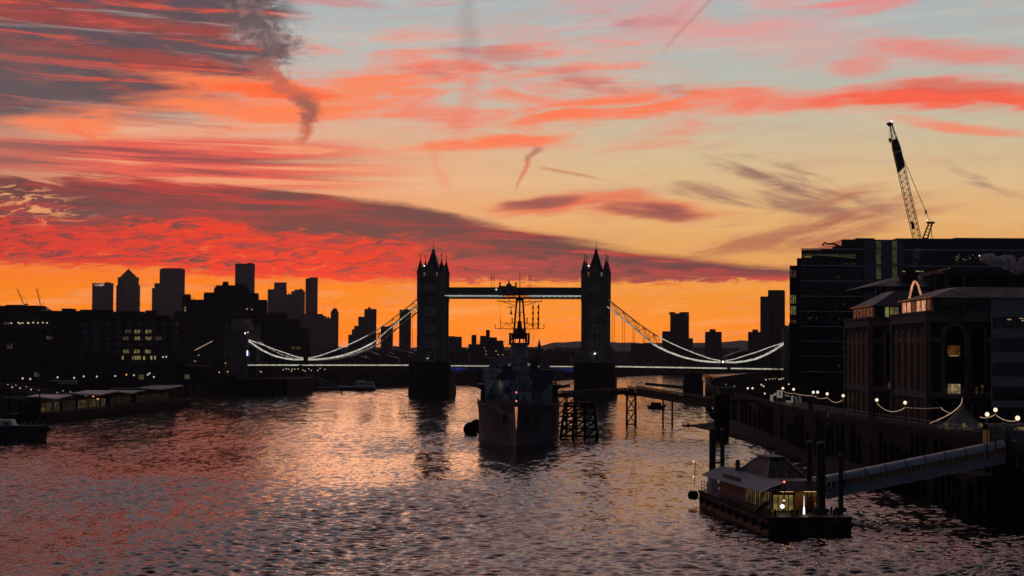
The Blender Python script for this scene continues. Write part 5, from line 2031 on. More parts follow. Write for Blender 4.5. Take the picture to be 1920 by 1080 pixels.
def left_gangway():
    Y = 585
    a, c = PX(-30, 715, Y), PX(178, 745, Y)
    root = thing('access_gangway', 'sloping access gangway strung with festoon bulbs above the left landing stage', 'gangway', (a.x, Y, a.z - 2))
    b = MB()
    for y in (0, 3):
        for dz in (0.0, -1.5):
            b.bar((a.x, Y + y, a.z + dz), (c.x, Y + y, c.z + dz), .22, .22)
        n = 18
        for k in range(n):
            f0, f1 = k / n, (k + 1) / n
            b.bar((a.x + (c.x - a.x) * f0, Y + y, a.z + (c.z - a.z) * f0), (a.x + (c.x - a.x) * f1, Y + y, a.z + (c.z - a.z) * f1 - 1.5), .1, .1)
    b.hexa([(a.x, Y, a.z - 1.9), (a.x, Y + 3, a.z - 1.9), (a.x, Y + 3, a.z - 1.6), (a.x, Y, a.z - 1.6)], [(c.x, Y, c.z - 1.9), (c.x, Y + 3, c.z - 1.9), (c.x, Y + 3, c.z - 1.6), (c.x, Y, c.z - 1.6)])
    b.build('truss', MAT['lead'], root)
    for u, v in ((2.3, 723.7), (14.8, 720.9), (23, 726), (29.5, 722.2), (37.6, 727.8), (49.7, 724.9), (58.2, 730.3), (72.8, 731.8), (107.3, 735.9), (118, 733), (127.6, 738.2), (132, 735.1), (141.6, 740.3), (161.7, 742.4)):
        p = PX(u, v, Y - .5)
        b = MB()
        b.ball((p.x, Y - .5, p.z), .24 if (v > 723 + u * .125) else .15, 8, 5)
        b.build('bulb', MAT['L_small'], root)
    p = PX(175, 744.3, Y - .5)
    b = MB()
    b.ball((p.x, Y - .5, p.z), .34, 8, 5)
    b.build('red_bulb', MAT['L_red'], root)
    for u in (-5, 95):
        p = PX(u, 732, Y)
        b = MB()
        b.box(p.x - 1.6, p.x + 1.6, Y + .2, Y + 2.8, -2, p.z)
        b.build('support_pier', MAT['darkconcrete'], root)


left_gangway()


def pale_kiosk():
    Y = 640
    p = PX(119, 717, Y)
    root = thing('quay_kiosk', 'row of pale glazed kiosks on the left embankment above the landing stage', 'kiosk', (p.x, Y, QZ))
    b = MB()
    x0, x1 = PX(95, 717, Y).x, PX(141, 717, Y).x
    zt = PX(119, 714.6, Y).z
    b.box(x0, x1, Y, Y + 3, QZ, zt)
    b.box(x0 - .3, x1 + .3, Y - .4, Y + 3.3, zt, zt + .25)
    b.build('cabin', MAT['zinc'], root)
    for k in range(6):
        b = MB()
        x = x0 + .5 + k * (x1 - x0 - .6) / 6
        b.box(x, x + .9, Y - .06, Y, QZ + .8, zt - .3)
        b.build('window', MAT['L_dim'], root)


pale_kiosk()


# moored barge at the far left, bow towards the camera's right
def barge():
    a = WZ(69, 827)
    Y = a.y
    root = thing('work_barge', 'dark steel work barge with a pale deckhouse at the left edge', 'barge', (a.x - 8, Y + 2, 0))
    b = MB()
    x1 = a.x
    b.hexa([(x1 - 26, Y, -.5), (x1, Y, -.5), (x1 + 1.2, Y + 3.4, -.5), (x1 - 26, Y + 6.5, -.5)], [(x1 - 26, Y, 3.1), (x1, Y, 3.3), (x1 + 1.6, Y + 3.6, 3.5), (x1 - 26, Y + 6.5, 3.1)])
    b.build('hull', MAT['black'], root)
    b = MB()
    b.bar((x1 - 26, Y - .05, 3.2), (x1 + .1, Y - .05, 3.4), .2, .25)
    b.bar((x1 + .1, Y - .05, 3.4), (x1 + 1.7, Y + 3.6, 3.6), .2, .25)
    b.build('gunwale', MAT['steel'], root)
    p = PX(9, 794, Y)
    b = MB()
    b.hexa([(p.x - 8, Y + 1, 3.2), (p.x + 1.6, Y + 1, 3.2), (p.x + 1.6, Y + 5, 3.2), (p.x - 8, Y + 5, 3.2)], [(p.x - 8, Y + 1.3, 4.7), (p.x + 1.0, Y + 1.3, 4.7), (p.x + 1.0, Y + 4.6, 4.7), (p.x - 8, Y + 4.6, 4.7)])
    dh = b.build('deckhouse', MAT['whitepaint'], root)
    for k in range(4):
        b = MB()
        b.box(p.x - 6.6 + k * 2, p.x - 5.4 + k * 2, Y + .98, Y + 1.3, 3.6, 4.2)
        b.build('window', MAT['glass'], dh)
    for dx in (-3.4, -2.0, -.6, .8):
        b = MB()
        b.rod((x1 + dx, Y + .6, 3.3), (x1 + dx + .5, Y + 1.2, 4.4), .16, 6)
        b.rod((x1 + dx - .3, Y + .6, 3.3), (x1 + dx + .3, Y + 1.2, 4.1), .12, 6)
        b.build('bollard', MAT['steel'], root)
    b = MB()
    for k in range(4):
        b.rod((x1 + .35 + k * .38, Y + .7 + k * .9, 2.4), (x1 + .55 + k * .38, Y + .55 + k * .9, 2.4), .48, 10)
    b.build('tyre_fender', MAT['rubber'], root)


barge()


def white_boat():
    Y = 985.0
    p0, p1 = WZ(632, 733.5), WZ(704, 732)
    x0, x1 = p0.x * Y / p0.y, p1.x * Y / p1.y
    root = thing('tour_boat', 'white-sided passenger boat with a low cabin moored under the left bridge span', 'boat', ((x0 + x1) / 2, Y, 0))
    b = MB()
    b.hexa([(x0 + 1, Y, -.3), (x1 - .8, Y, -.3), (x1 - .2, Y + 2.5, -.3), (x1 - .8, Y + 5, -.3), (x0 + 1, Y + 5, -.3)], [(x0, Y - .2, 1.4), (x1 - .5, Y - .2, 1.6), (x1 + .6, Y + 2.5, 1.8), (x1 - .5, Y + 5.2, 1.6), (x0, Y + 5.2, 1.4)])
    b.build('hull', MAT['black'], root)
    b = MB()
    b.box(x0 + .6, x1 - .4, Y - .15, Y + 5.1, 1.5, 2.3)
    b.build('side_panel', MAT['whitepaint'], root)
    b = MB()
    xm = PX(665, 720, Y).x
    b.box(xm, x1 - 1.2, Y + .4, Y + 4.6, 2.3, 4.6)
    cb = b.build('cabin', MAT['whitepaint'], root)
    b = MB()
    b.box(xm + 1, x1 - 6, Y + .6, Y + 4.4, 4.6, 5.6)
    b.build('wheelhouse', MAT['whitepaint'], cb)
    for k in range(5):
        b = MB()
        b.box(xm + .8 + k * 1.9, xm + 2.2 + k * 1.9, Y + .3, Y + .42, 3.2, 4.1)
        b.build('window', MAT['glass'], cb)
    # its gangway and floating stage
    a, c = PX(572, 700, 990), PX(633, 724, 990)
    g = thing('boat_gangway', 'grey lattice gangway sloping down to the white boat under the left bridge span', 'gangway', (a.x, 990, a.z - 2))
    b = MB()
    for y in (0, 2.4):
        for dz in (0, 2.6):
            b.bar((a.x, 990 + y, a.z - 2.4 + dz), (c.x, 990 + y, c.z - 2.4 + dz), .3, .3)
        n = 14
        for k in range(n):
            f0, f1 = k / n, (k + 1) / n
            b.bar((a.x + (c.x - a.x) * f0, 990 + y, a.z - 2.4 + (c.z - a.z) * f0), (a.x + (c.x - a.x) * f1, 990 + y, a.z + .2 + (c.z - a.z) * f1), .2, .2)
    b.build('truss', MAT['steel'], g)
    b = MB()
    b.hexa([(a.x, 990.2, a.z - 2.6), (a.x, 992.2, a.z - 2.6), (a.x, 992.2, a.z - 2.4), (a.x, 990.2, a.z - 2.4)], [(c.x, 990.2, c.z - 2.6), (c.x, 992.2, c.z - 2.6), (c.x, 992.2, c.z - 2.4), (c.x, 990.2, c.z - 2.4)])
    b.build('walkway', MAT['lead'], g)
    s = thing('floating_stage', 'dark floating stage the white boat lies against, under the left bridge span', 'pontoon', (c.x - 6, 995, 0))
    b = MB()
    b.box(c.x - 36, c.x + 3, 989, 1003, -.4, 1.2)
    b.build('pontoon', MAT['black'], s)
    for x in (c.x - 30, c.x - 12, c.x + 1.6):
        b = MB()
        b.rod((x, 996, -1), (x, 996, 9.5), .5, 8)
        b.build('mooring_pile', MAT['iron'], s)


white_boat()


def bank_under_bridge():
    # dark wharf platform running out under the left span
    root = thing('wharf_platform', 'dark piled wharf platform in front of the left bridge abutment', 'wharf', (-120, 905, 0))
    b = MB()
    b.prism([(-140, 862), (-112, 884), (-104, 930), (-112, 985), (-140, 985)], -1, 7.4)
    b.build('platform', MAT['granite'], root)
    for k in range(16):
        f = k / 15
        x, y = (-139 + 27 * f, 862.5 + 21 * f)
        bb = MB()
        bb.rod((x, y - .8, -2), (x, y - .8, 7.2), .35, 6)
        bb.build('pile', MAT['timber'], root)


bank_under_bridge()


# two far cranes over the left roofs
def small_crane(u_base, v_base, u_tip, v_tip, u_back, v_back, label):
    Y = 2600.0
    a, t, k = PX(u_base, v_base, Y), PX(u_tip, v_tip, Y), PX(u_back, v_back, Y)
    root = thing('tower_crane', label, 'crane', (a.x, Y, QZ), 'cranes beyond the left roofs')
    b = MB()
    for s in (-.8, .8):
        b.rod((a.x + s, Y, QZ), (a.x + s, Y, a.z), .35, 4)
    z = QZ
    sg = 1
    while z < a.z - 3:
        b.rod((a.x - .8 * sg, Y, z), (a.x + .8 * sg, Y, z + 3), .2, 4)
        sg = -sg
        z += 3
    b.build('mast', MAT['crane'], root)
    b = MB()
    d = (t - a)
    for s in (-.7, .7):
        b.rod((a.x + s, Y, a.z), (t.x + s * .4, Y, t.z), .3, 4)
    for j in range(14):
        f0, f1 = j / 14, (j + 1) / 14
        b.rod((a.x + d.x * f0 - .6, Y, a.z + d.z * f0), (a.x + d.x * f1 + .6, Y, a.z + d.z * f1), .18, 4)
    b.build('jib', MAT['crane'], root)
    b = MB()
    b.rod((a.x, Y, a.z), (k.x, Y, k.z), .4, 4)
    b.rod((k.x, Y, k.z), (t.x, Y, t.z), .1, 4)
    b.rod((a.x, Y, a.z + 1), (k.x + 2, Y, a.z + 2), .9, 5)
    b.build('counter_jib', MAT['crane'], root)


small_crane(45.5, 573, 32, 541.5, 51, 566, 'thin luffing crane over the left roofs, its jib leaning left')
small_crane(77, 577, 69, 541, 82, 568, 'thin luffing crane right of the curved roof, its jib nearly upright')


# ================================================================== right bank
MAT['pane'] = pmat('dull_dark_pane', (0.012, 0.012, 0.013), 0.6, 0.3, 0.4, spec=0.15)  # plain dark glass with very little reflection
river_wall(SOUTH, 1, 9, 'river_wall', 'dark river wall of the right bank with tall timber fender piles', 1, 3.0, 100)
river_wall(SOUTH, 8, 13, 'river_wall', 'far stretch of the right-hand river wall leading to the bridge', 1, 9.0)


def quay_railing():
    root = thing('quay_railing', 'grey tubular railing along the edge of the right-hand quay', 'railing', (60, 300, QZ + 1))
    b = MB()
    pts = [(bank_x(SOUTH, y), y) for y in range(236, 356, 3)]
    z = QZ + 1.0
    for (x0, y0), (x1, y1) in zip(pts[:-1], pts[1:]):
        for dz in (.55, 1.1):
            b.rod((x0 + .1, y0, z + dz), (x1 + .1, y1, z + dz), .05, 5)
        b.rod((x0 + .1, y0, z), (x0 + .1, y0, z + 1.12), .06, 5)
    b.build('rail', MAT['steel'], root)
    # pale information panel and gate posts
    for y in (294, 296.5, 348, 350.5):
        b = MB()
        x = bank_x(SOUTH, y)
        b.box(x - .1, x + .3, y - .2, y + .2, z, z + 1.7)
        b.build('gate_post', MAT['concrete'], root)
    b = MB()
    x = bank_x(SOUTH, 330)
    b.box(x - .4, x - .3, 329, 330.6, z - .9, z + .1)
    b.build('notice_board', MAT['whitepaint'], root)


quay_railing()

# promenade globe lamps with string lights between them
GLOBES = [(1468, 728), (1488, 730), (1525, 735.5), (1533, 735.3), (1551, 738.5), (1581, 742), (1644, 750), (1697, 755), (1851, 777), (1866.5, 768.5), (1908, 784)]
DESC = ['first of the promenade globe lamps, nearest the bridge above the pale banners', 'second promenade globe lamp, right of the pale banners', 'bright twin globe lamp, left one of a close pair on the promenade',
        'greenish twin globe lamp, right one of a close pair on the promenade', 'globe lamp between the close pair and the dark brick building', 'globe lamp at the left edge of the brick buildings',
        'globe lamp in front of the left brick gable', 'globe lamp where the two brick gables meet', 'globe lamp just right of the pointed tent', 'taller globe lamp above the arched pier entrance', 'large globe lamp nearest the camera, at the right edge']
gl = None
GP = []
for (u, v), d in zip(GLOBES, DESC):
    ht = 5.0 if (u, v) != (1866.5, 768.5) else 5.0
    zl = QZ + ht
    p = WZ(u, v, zl) if u < 1860 else WZ(u, v, zl + .2)
    GP.append(p)
    if gl is None:
        gl = lamp_proto('globe_lamp', d, 'globe lamps along the right promenade', 'L_globe', .26, 5.0)
        gl['category'] = 'street lamp'
        gl.location = (p.x, p.y, p.z - 5.0)
    else:
        dup(gl, (p.x, p.y, p.z - 5.0), label=d)


def string_lights(p, q, sag, label, dots=False):
    n = 14
    pts = []
    for i in range(n + 1):
        f = i / n
        pts.append((p[0] + (q[0] - p[0]) * f, p[1] + (q[1] - p[1]) * f, p[2] + (q[2] - p[2]) * f - sag * 4 * f * (1 - f)))
    b = MB()
    if dots:
        for a in pts:
            b.ball(a, .07, 6, 4)
    else:
        for a, c in zip(pts[:-1], pts[1:]):
            b.rod(a, c, .055, 5)
    o = b.build('string_light', MAT['L_string'], origin=p)
    tag(o, label, 'string lights', 'string lights along the right promenade')


def on_ray(u, v, Y):
    p = PX(u, v, Y)
    return (p.x, p.y, p.z)


string_lights(on_ray(1468, 733, 388), on_ray(1488, 737, 380), .25, 'glowing light string between the first two globe lamps, above the pale banners')
string_lights(on_ray(1488, 737, 380), on_ray(1524, 742, 355), .15, 'glowing light string running from the second globe lamp to the close pair')
string_lights(on_ray(1527, 743, 352), on_ray(1551, 745, 346), .35, 'glowing light string looping beneath the close pair of globe lamps')
string_lights(on_ray(1551, 745, 346), on_ray(1581, 749, 332), .75, 'glowing light string hanging left of the brick buildings')
string_lights(on_ray(1645, 757, 290), on_ray(1697, 764, 276), .95, 'glowing light string hanging across the left brick gable')
string_lights(on_ray(1700, 764, 276), on_ray(1765, 764, 262), .15, 'row of tiny bulbs strung between the globe lamp and the tent', True)
string_lights(on_ray(1765, 766, 262), on_ray(1784, 775, 258), .1, 'short glowing light string falling onto the left slope of the tent')
string_lights(on_ray(1838, 782, 245), on_ray(1866, 777, 240), .25, 'glowing light string rising from the tent to the taller globe lamp')
string_lights(on_ray(1866, 777, 240), on_ray(1906, 789, 215), .35, 'glowing light string above the arched pier entrance')

# small warm lamps further along towards the bridge
sl = None
for (u, v, Y) in ((1436, 711.8, 600), (1443, 710.8, 600), (1449, 710, 610), (1454.5, 709.6, 610), (1461, 711.3, 600), (1465, 710.5, 600), (1468.5, 709.5, 610), (1427.5, 721.3, 520), (1431.5, 724, 520), (1479, 720.3, 520), (1434, 738, 440)):
    p = PX(u, v, Y)
    lab = 'small warm lamp in the cluster below the right end of the bridge'
    if sl is None:
        sl = lamp_proto('promenade_lamp', lab, 'small lamps on the right promenade', 'L_small', .24, 3.2)
        sl.location = (p.x, Y, p.z - 3.2)
    else:
        dup(sl, (p.x, Y, p.z - 3.2))
for u, lab in ((1402, 'left one of two bright lamps side by side on the far promenade'), (1411, 'right one of two bright lamps side by side on the far promenade')):
    p = PX(u, 728, 470)
    dup(gl, (p.x, 470, p.z - 5.0), label=lab)['group'] = 'paired lamps on the far promenade'


# pale banners and stalls on the promenade, below the first lamps
def banners():
    Y = 426.0
    spec = [('pale angled banner frame, leftmost of the pale shapes on the promenade', [((1444, 740), (1450, 740), (1450, 753.5), (1444, 753.5)), ((1450.2, 738), (1456, 736), (1456, 742), (1450.2, 742))], 'whitepaint'),
            ('pale square banner with a dark slot on the promenade railing', [((1457, 732), (1461, 732), (1461, 746), (1457, 746)), ((1463.5, 732), (1467.5, 732), (1467.5, 746), (1463.5, 746)), ((1461, 741.5), (1463.5, 741.5), (1463.5, 746), (1461, 746)), ((1461, 732), (1463.5, 732), (1463.5, 734), (1461, 734))], 'whitepaint'),
            ('pale rounded banner with a dark middle on the promenade railing', [((1473, 751), (1488, 751), (1486, 755.5), (1481, 757), (1476, 755.5)), ((1483.2, 742), (1488, 741), (1488, 750.9), (1483.2, 750.9)), ((1471, 739), (1480, 742.5), (1480, 744), (1473, 742))], 'whitepaint'),
            ('grey slanted banner, rightmost of the pale shapes on the promenade', [((1490, 743), (1493, 742), (1497, 756), (1494.5, 757.5)), ((1497.3, 741), (1502, 743), (1503, 755), (1499, 757))], 'zinc')]
    for lab, polys, mm in spec:
        c = PX(polys[0][0][0], polys[0][0][1], Y)
        zf = min(PX(u, v, Y).z for pl in polys for (u, v) in pl)
        root = thing('banner', lab, 'banner', (c.x, Y, zf))
        b = MB()
        for pl in polys:
            P = [PX(u, v, Y) for u, v in pl]
            b.extr([(p.x, Y, p.z) for p in P], (0, .15, 0))
        b.build('cloth', MAT[mm], root)
        b = MB()
        x0 = min(PX(u, v, Y).x for pl in polys for (u, v) in pl)
        x1 = max(PX(u, v, Y).x for pl in polys for (u, v) in pl)
        zt = max(PX(u, v, Y).z for pl in polys for (u, v) in pl)
        for x in (x0, x1):
            b.rod((x, Y + .25, min(zf, QZ)), (x, Y + .25, zt), .06, 5)
        b.build('frame', MAT['iron'], root)


banners()
point_lamp(PX(1470, 741, 419), 420.0, (1.0, 0.86, 0.66))


# pointed tent on the quay
def tent():
    ap = PX(1804, 746, 258)
    c = (ap.x, 258.0, QZ + .6)
    root = thing('pointed_tent', 'lit tent with a tall concave point on the quay before the brick buildings', 'tent', c)
    b = MB()
    n, rings = 12, 9
    vs = []
    for j in range(rings + 1):
        f = j / rings
        r = .12 + 3.9 * (1 - f) ** 2.0
        z = QZ + 1.15 + (ap.z - QZ - 1.15) * f
        for i in range(n):
            a = 2 * math.pi * i / n
            vs.append((c[0] + r * math.cos(a), c[1] + r * math.sin(a), z))
    b.add(vs, [(j * n + i, j * n + (i + 1) % n, (j + 1) * n + (i + 1) % n, (j + 1) * n + i) for j in range(rings) for i in range(n)])
    b.build('canopy', MAT['canvas'], root, smooth=False)
    b = MB()
    for i in range(n):
        for j in range(rings):
            p, q = vs[j * n + i], vs[(j + 1) * n + i]
            b.rod(p, q, .045, 4)
    b.build('seam', MAT['iron'], root)
    b = MB()
    for i in range(n):
        a = 2 * math.pi * i / n
        b.rod((c[0] + 4.0 * math.cos(a), c[1] + 4.0 * math.sin(a), QZ), (c[0] + 4.0 * math.cos(a), c[1] + 4.0 * math.sin(a), QZ + 1.2), .06, 5)
    b.build('post', MAT['iron'], root)
    for a, r in ((-1.75, 2.9), (-2.7, 3.0), (-.9, 3.1)):
        b = MB()
        b.ball((c[0] + r * math.cos(a), c[1] + r * math.sin(a) - .3, QZ + 1.75), .34, 8, 5)
        b.build('lamp', MAT['L_yellow'], root)
    b = MB()
    q = PX(1748, 794.5, 256)
    pts = [(ap.x - .1, 257.6, ap.z)]
    for k in range(1, 11):
        f = k / 10
        pts.append((ap.x + (q.x - ap.x) * f ** 1.5, 257.6, ap.z + (q.z - ap.z) * f ** .75))
    b.path(pts, .07, 5)
    b.build('lit_guy_rope', MAT['L_string'], root)


tent()
point_lamp((PX(1804, 746, 258).x - .4, 253.2, QZ + 1.6), 10.0, (1.0, 0.8, 0.45))
point_lamp((PX(1804, 746, 258).x - 3.2, 255.0, QZ + 1.6), 5.0, (1.0, 0.8, 0.45))
for p in GP[2:]:
    point_lamp((p.x, p.y - .5, p.z - .1), 16.0, (1.0, 0.84, 0.56), r=.3)


# ------------------------------------------------------------------ brick wharf building: two gabled wings facing the river
def brick_wing(name, label, x0, y0, y1, width, v_corn, u_corner, lights):
    """corner nearest the camera at (x0, y0); river face runs to y1, the end face runs right from x0"""
    zc = PX(u_corner, v_corn, y0).z
    root = thing(name, label, 'brick building', (x0 + width / 2, (y0 + y1) / 2, QZ))
    b = MB()
    b.box(x0, x0 + width, y0, y1, QZ - .5, zc - 1.6)
    body = b.build('wall', MAT['brick'], root)
    b = MB()
    for z, o, h in ((zc - 1.6, .35, 1.5), (zc - 5.0, .14, .95), (QZ + 4.6, .2, 1.1)):
        b.box(x0 - o, x0 + width + o, y0 - o, y1 + o, z, z + h)
    b.box(x0 - .6, x0 + width + .6, y0 - .6, y1 + .6, zc - .1, zc + .25)
    for x, y in ((x0, y0), (x0, y1)):
        b.box(x - .45, x + .45, y - .45, y + .45, QZ, zc - 1.6)
    b.build('cornice', MAT['trim'], root)
    # tall lancet windows on the river face
    nwin = 5
    L = y1 - y0
    for k in range(nwin):
        yc = y0 + L * (k + .7) / (nwin + .4)
        b = MB()
        w = L / (nwin + .4) * .5
        arch_window(b, yc, x0, QZ + 6.2, w, zc - 1.9 - QZ - 7.4, .45, out=1, ax='x')
        b.build('lancet_window', [MAT['trim'], MAT['pane']], root)
        b = MB()
        arch_window(b, yc, x0, QZ + .6, w * .9, 3.4, .3, out=1, ax='x')
        b.build('arch_window', [MAT['trim'], MAT['pane']], root)
    # end face: one great arch and two lancets
    b = MB()
    arch_window(b, x0 + 4.5, y0, QZ + 6.4, 3.2 if width > 15 else 2.6, zc - QZ - 8.6, .7)
    b.build('great_arch', [MAT['trim'], MAT['pane']], root)
    if width > 15:
        for f in (.35, .405):
            b = MB()
            arch_window(b, x0 + width * f, y0, QZ + 7.0, .95, zc - QZ - 9.3, .35)
            b.build('lancet_window', [MAT['trim'], MAT['pane']], root)
    for k in range(6):
        b = MB()
        arch_window(b, x0 + 1.2 + k * (width - 1.6) / 6, y0, QZ + .4, .9, 3.4, .3)
        b.build('arch_window', [MAT['trim'], MAT['pane']], root)
    for (u0, u1, v0, v1, mm) in lights:
        p, q = PX(u0, v0, y0 - .5), PX(u1, v1, y0 - .5)
        b = MB()
        b.box(p.x, q.x, y0 - .5, y0 - .25, q.z, p.z)
        b.build('lit_window', MAT[mm], root)
    return root, zc


W2, zc2 = brick_wing('brick_wharf_building', 'nearer gabled brick wing with arched windows behind the pointed tent', 70.0, 298.0, 325.0, 22.0, 586, 1740,
                     [(1777, 1800, 648, 667, 'L_glow'), (1779, 1797, 666.5, 668, 'L_warm'), (1830, 1833, 724, 738, 'L_dim'), (1841, 1844, 722, 738, 'L_dim')])
W1, zc1 = brick_wing('brick_wharf_building', 'farther gabled brick wing left of the nearer one, with a lit dormer', 71.2, 352.0, 377.0, 13.0, 597, 1632,
                     [(1666, 1671, 716, 729, 'L_dim'), (1672, 1680, 722, 730, 'L_glow')])
p_, q_ = PX(1777, 720, 297.4), PX(1801, 738, 297.4)
for k in range(4):
    b = MB()
    x = p_.x + (q_.x - p_.x) * (k + .1) / 4
    b.box(x, x + (q_.x - p_.x) / 4 * .8, 297.3, 297.5, q_.z, p_.z)
    b.build('lit_window', MAT['L_warm'] if k else MAT['L_yellow'], W2)


def brick_roofs():
    for root, x0, y0, y1, w, zc, vr, ur, lights in ((W2, 70.0, 298.0, 325.0, 22.0, zc2, 538, 1790, 4), (W1, 71.2, 352.0, 377.0, 13.0, zc1, 545, 1660, 5)):
        zr = PX(ur, vr, y0 + 6).z
        # attic storey set back behind the parapet
        b = MB()
        b.box(x0 + 1.2, x0 + w - .5, y0 + 1.2, y1 - 1.2, zc, zc + 2.6)
        at = b.build('attic_storey', MAT['slate'], root)
        b = MB()
        a = [(x0 + .7, y0 + .7, zc + 2.6), (x0 + w, y0 + .7, zc + 2.6), (x0 + w, y1 - .7, zc + 2.6), (x0 + .7, y1 - .7, zc + 2.6)]
        t = [(x0 + 6.5, y0 + 6.5, zr), (x0 + w + 2, y0 + 6.5, zr), (x0 + w + 2, y1 - 6.5, zr), (x0 + 6.5, y1 - 6.5, zr)]
        b.hexa(a, t)
        b.build('roof', MAT['slate'], root)
        n = 6
        for k in range(n):
            y = y0 + 2.2 + (y1 - y0 - 4.4) * (k + .5) / n
            b = MB()
            b.box(x0 + 1.08, x0 + 1.2, y - 1.2, y + 1.2, zc + .5, zc + 2.3)
            b.build('attic_window', MAT['L_attic'] if (root is W2 and k in (1, 2, 4, 5)) else MAT['L_attic2'], at)  # pink panes mirror the sky; that reflection is painted as emission
        b = MB()
        b.box(x0 + .6, x0 + .75, y0 + 1, y1 - 1, zc + 2.5, zc + 2.75)
        b.build('lit_eave', MAT['L_attic2'], at)
    for u0, u1, mm in ((1660, 1666.5, 'L_green'), (1669, 1676.5, 'L_yellow2'), (1678, 1685, 'L_yellow2')):
        p, q = PX(u0, 583, 353), PX(u1, 595, 353)
        b = MB()
        b.box(p.x, q.x, 353.0, 353.15, zc1 + .35, zc1 + 2.3)
        b.build('attic_window', MAT[mm], W1)
    for k in range(6):
        p = PX(1766 + k * 7.5, 578, 299)
        b = MB()
        b.box(p.x, p.x + .45, 299.05, 299.18, zc2 + .4, zc2 + 2.4)
        b.build('attic_window', MAT['glassblue'], W2)


MAT['L_attic'] = emat('painted_sky_glow', (1.0, 0.42, 0.22), 0.55, 0.4)  # reflected sky light put in as a glow, no lamp behind it
MAT['L_attic2'] = emat('attic_dim', (1.0, 0.36, 0.16), 0.07, 0.6)  # fainter glow, same painted reflection on the other attic panes
MAT['L_yellow2'] = emat('attic_yellow', (0.9, 0.75, 0.28), 0.10, 0.4)
brick_roofs()


# arched glass vault end over the passage between the wings
def galleria_arch():
    ks = ((1701.5, 592), (1703, 574), (1706, 555), (1710, 537), (1714, 527.5), (1717.5, 528), (1721.5, 536), (1725, 547), (1727.5, 555))
    return [tuple(PX(u, v, 327.0)) for u, v in ks]


ga = galleria_arch()
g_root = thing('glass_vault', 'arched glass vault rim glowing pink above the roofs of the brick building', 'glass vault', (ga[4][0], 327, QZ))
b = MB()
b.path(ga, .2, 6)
b.build('arch_rim', MAT['L_vault'] if 'L_vault' in MAT else MAT['L_attic'], g_root)  # unlit rim; the pink sky light on it is painted as emission
b = MB()
for f in (.3, .5, .7):
    z = ga[0][2] + (ga[4][2] - ga[0][2]) * f
    xs = [p[0] for p in ga if p[2] > z]
    if xs:
        b.rod((min(xs), 327, z), (max(xs), 327, z), .12, 5)
b.rod((ga[4][0], 327, ga[0][2] - 1), (ga[4][0], 327, ga[4][2]), .12, 5)
b.build('glazing_bars', MAT['iron'], g_root)
b = MB()
b.extr([(p[0], 327.2, p[2]) for p in ga], (3.8, 16, 0))
b.box(ga[0][0] + 1, ga[-1][0], 327.3, 343, QZ, ga[0][2])
b.build('glass', MAT['pane'], g_root)


# hip-roofed brown block behind the brick wings
def brown_block():
    Y = 384.0
    root = thing('brown_office_block', 'brown office block with a shallow hipped roof rising behind the brick wings', 'office block', (100, Y, QZ))
    x0, xm, x1 = PX(1637, 560, Y).x, PX(1748, 525, Y).x, PX(1990, 510, Y).x
    z1 = PX(1660, 537, Y).z
    z2 = PX(1760, 517, Y).z
    b = MB()
    b.prism([(x0, Y), (xm, Y), (xm, Y + 30), (x0 + 6.2, Y + 30)], QZ, z1)
    b.box(xm, x1, Y - .5, Y + 34, QZ, z2)
    w = b.build('wall', MAT['brick'], root)
    b = MB()
    b.hexa([(x0 - .8, Y - .8, z1), (xm, Y - .8, z1), (xm, Y + 30, z1), (x0 - .8, Y + 30, z1)], [(xm - 6, Y + 8, PX(1722, 517, Y).z), (xm, Y + 8, PX(1722, 514, Y).z), (xm, Y + 22, PX(1722, 514, Y).z), (xm - 6, Y + 22, PX(1722, 517, Y).z)])
    b.box(xm - .5, x1, Y - 1.2, Y + 35, z2, z2 + .5)
    b.box(xm + 3, x1, Y + 3, Y + 30, z2 + .5, z2 + 1.6)
    b.build('roof', MAT['slate'], root)
    b = MB()
    for u in (1641, 1650, 1662, 1668, 1752, 1772, 1776, 1806):
        x = PX(u, 540, Y).x
        b.box(x - .25, x + .25, Y - .75, Y - .4, QZ, z1 - .3 if u < 1748 else z2 - .2)
    b.build('pilaster', MAT['trim'], root)
    c = PX(1711, 508, Y)
    b = MB()
    b.box(c.x - 1.6, c.x + 1.6, Y + 2, Y + 6, z1, c.z)
    ch = b.build('chimney', MAT['brick'], root)
    for dx in (-.9, -.1, .7):
        b = MB()
        b.rod((c.x + dx, Y + 4, c.z), (c.x + dx, Y + 4, c.z + 1.0), .2, 6)
        b.build('chimney_pot', MAT['brick'], ch)
    for (u0, u1, v) in ((1697, 1702, 508), (1722, 1730, 507.5), (1731, 1737, 508), (1766, 1770, 505.5), (1773, 1778, 504), (1782, 1787, 502)):
        p, q = PX(u0, v - .9, Y - .9), PX(u1, v + .9, Y - .9)
        b = MB()
        b.box(p.x, q.x, Y + 1.6, Y + 1.8, q.z, p.z)
        b.build('lit_rooflight', MAT['L_warm'] if u0 < 1760 else MAT['L_attic2'], root)
    for k in range(3):
        z = PX(1735, 524 + k * 4, Y).z
        b = MB()
        b.box(PX(1720, 520, Y).x, PX(1743, 520, Y).x, Y - .95, Y - .8, z, z + .16)
        b.build('louvre', MAT['steel'], root)


brown_block()


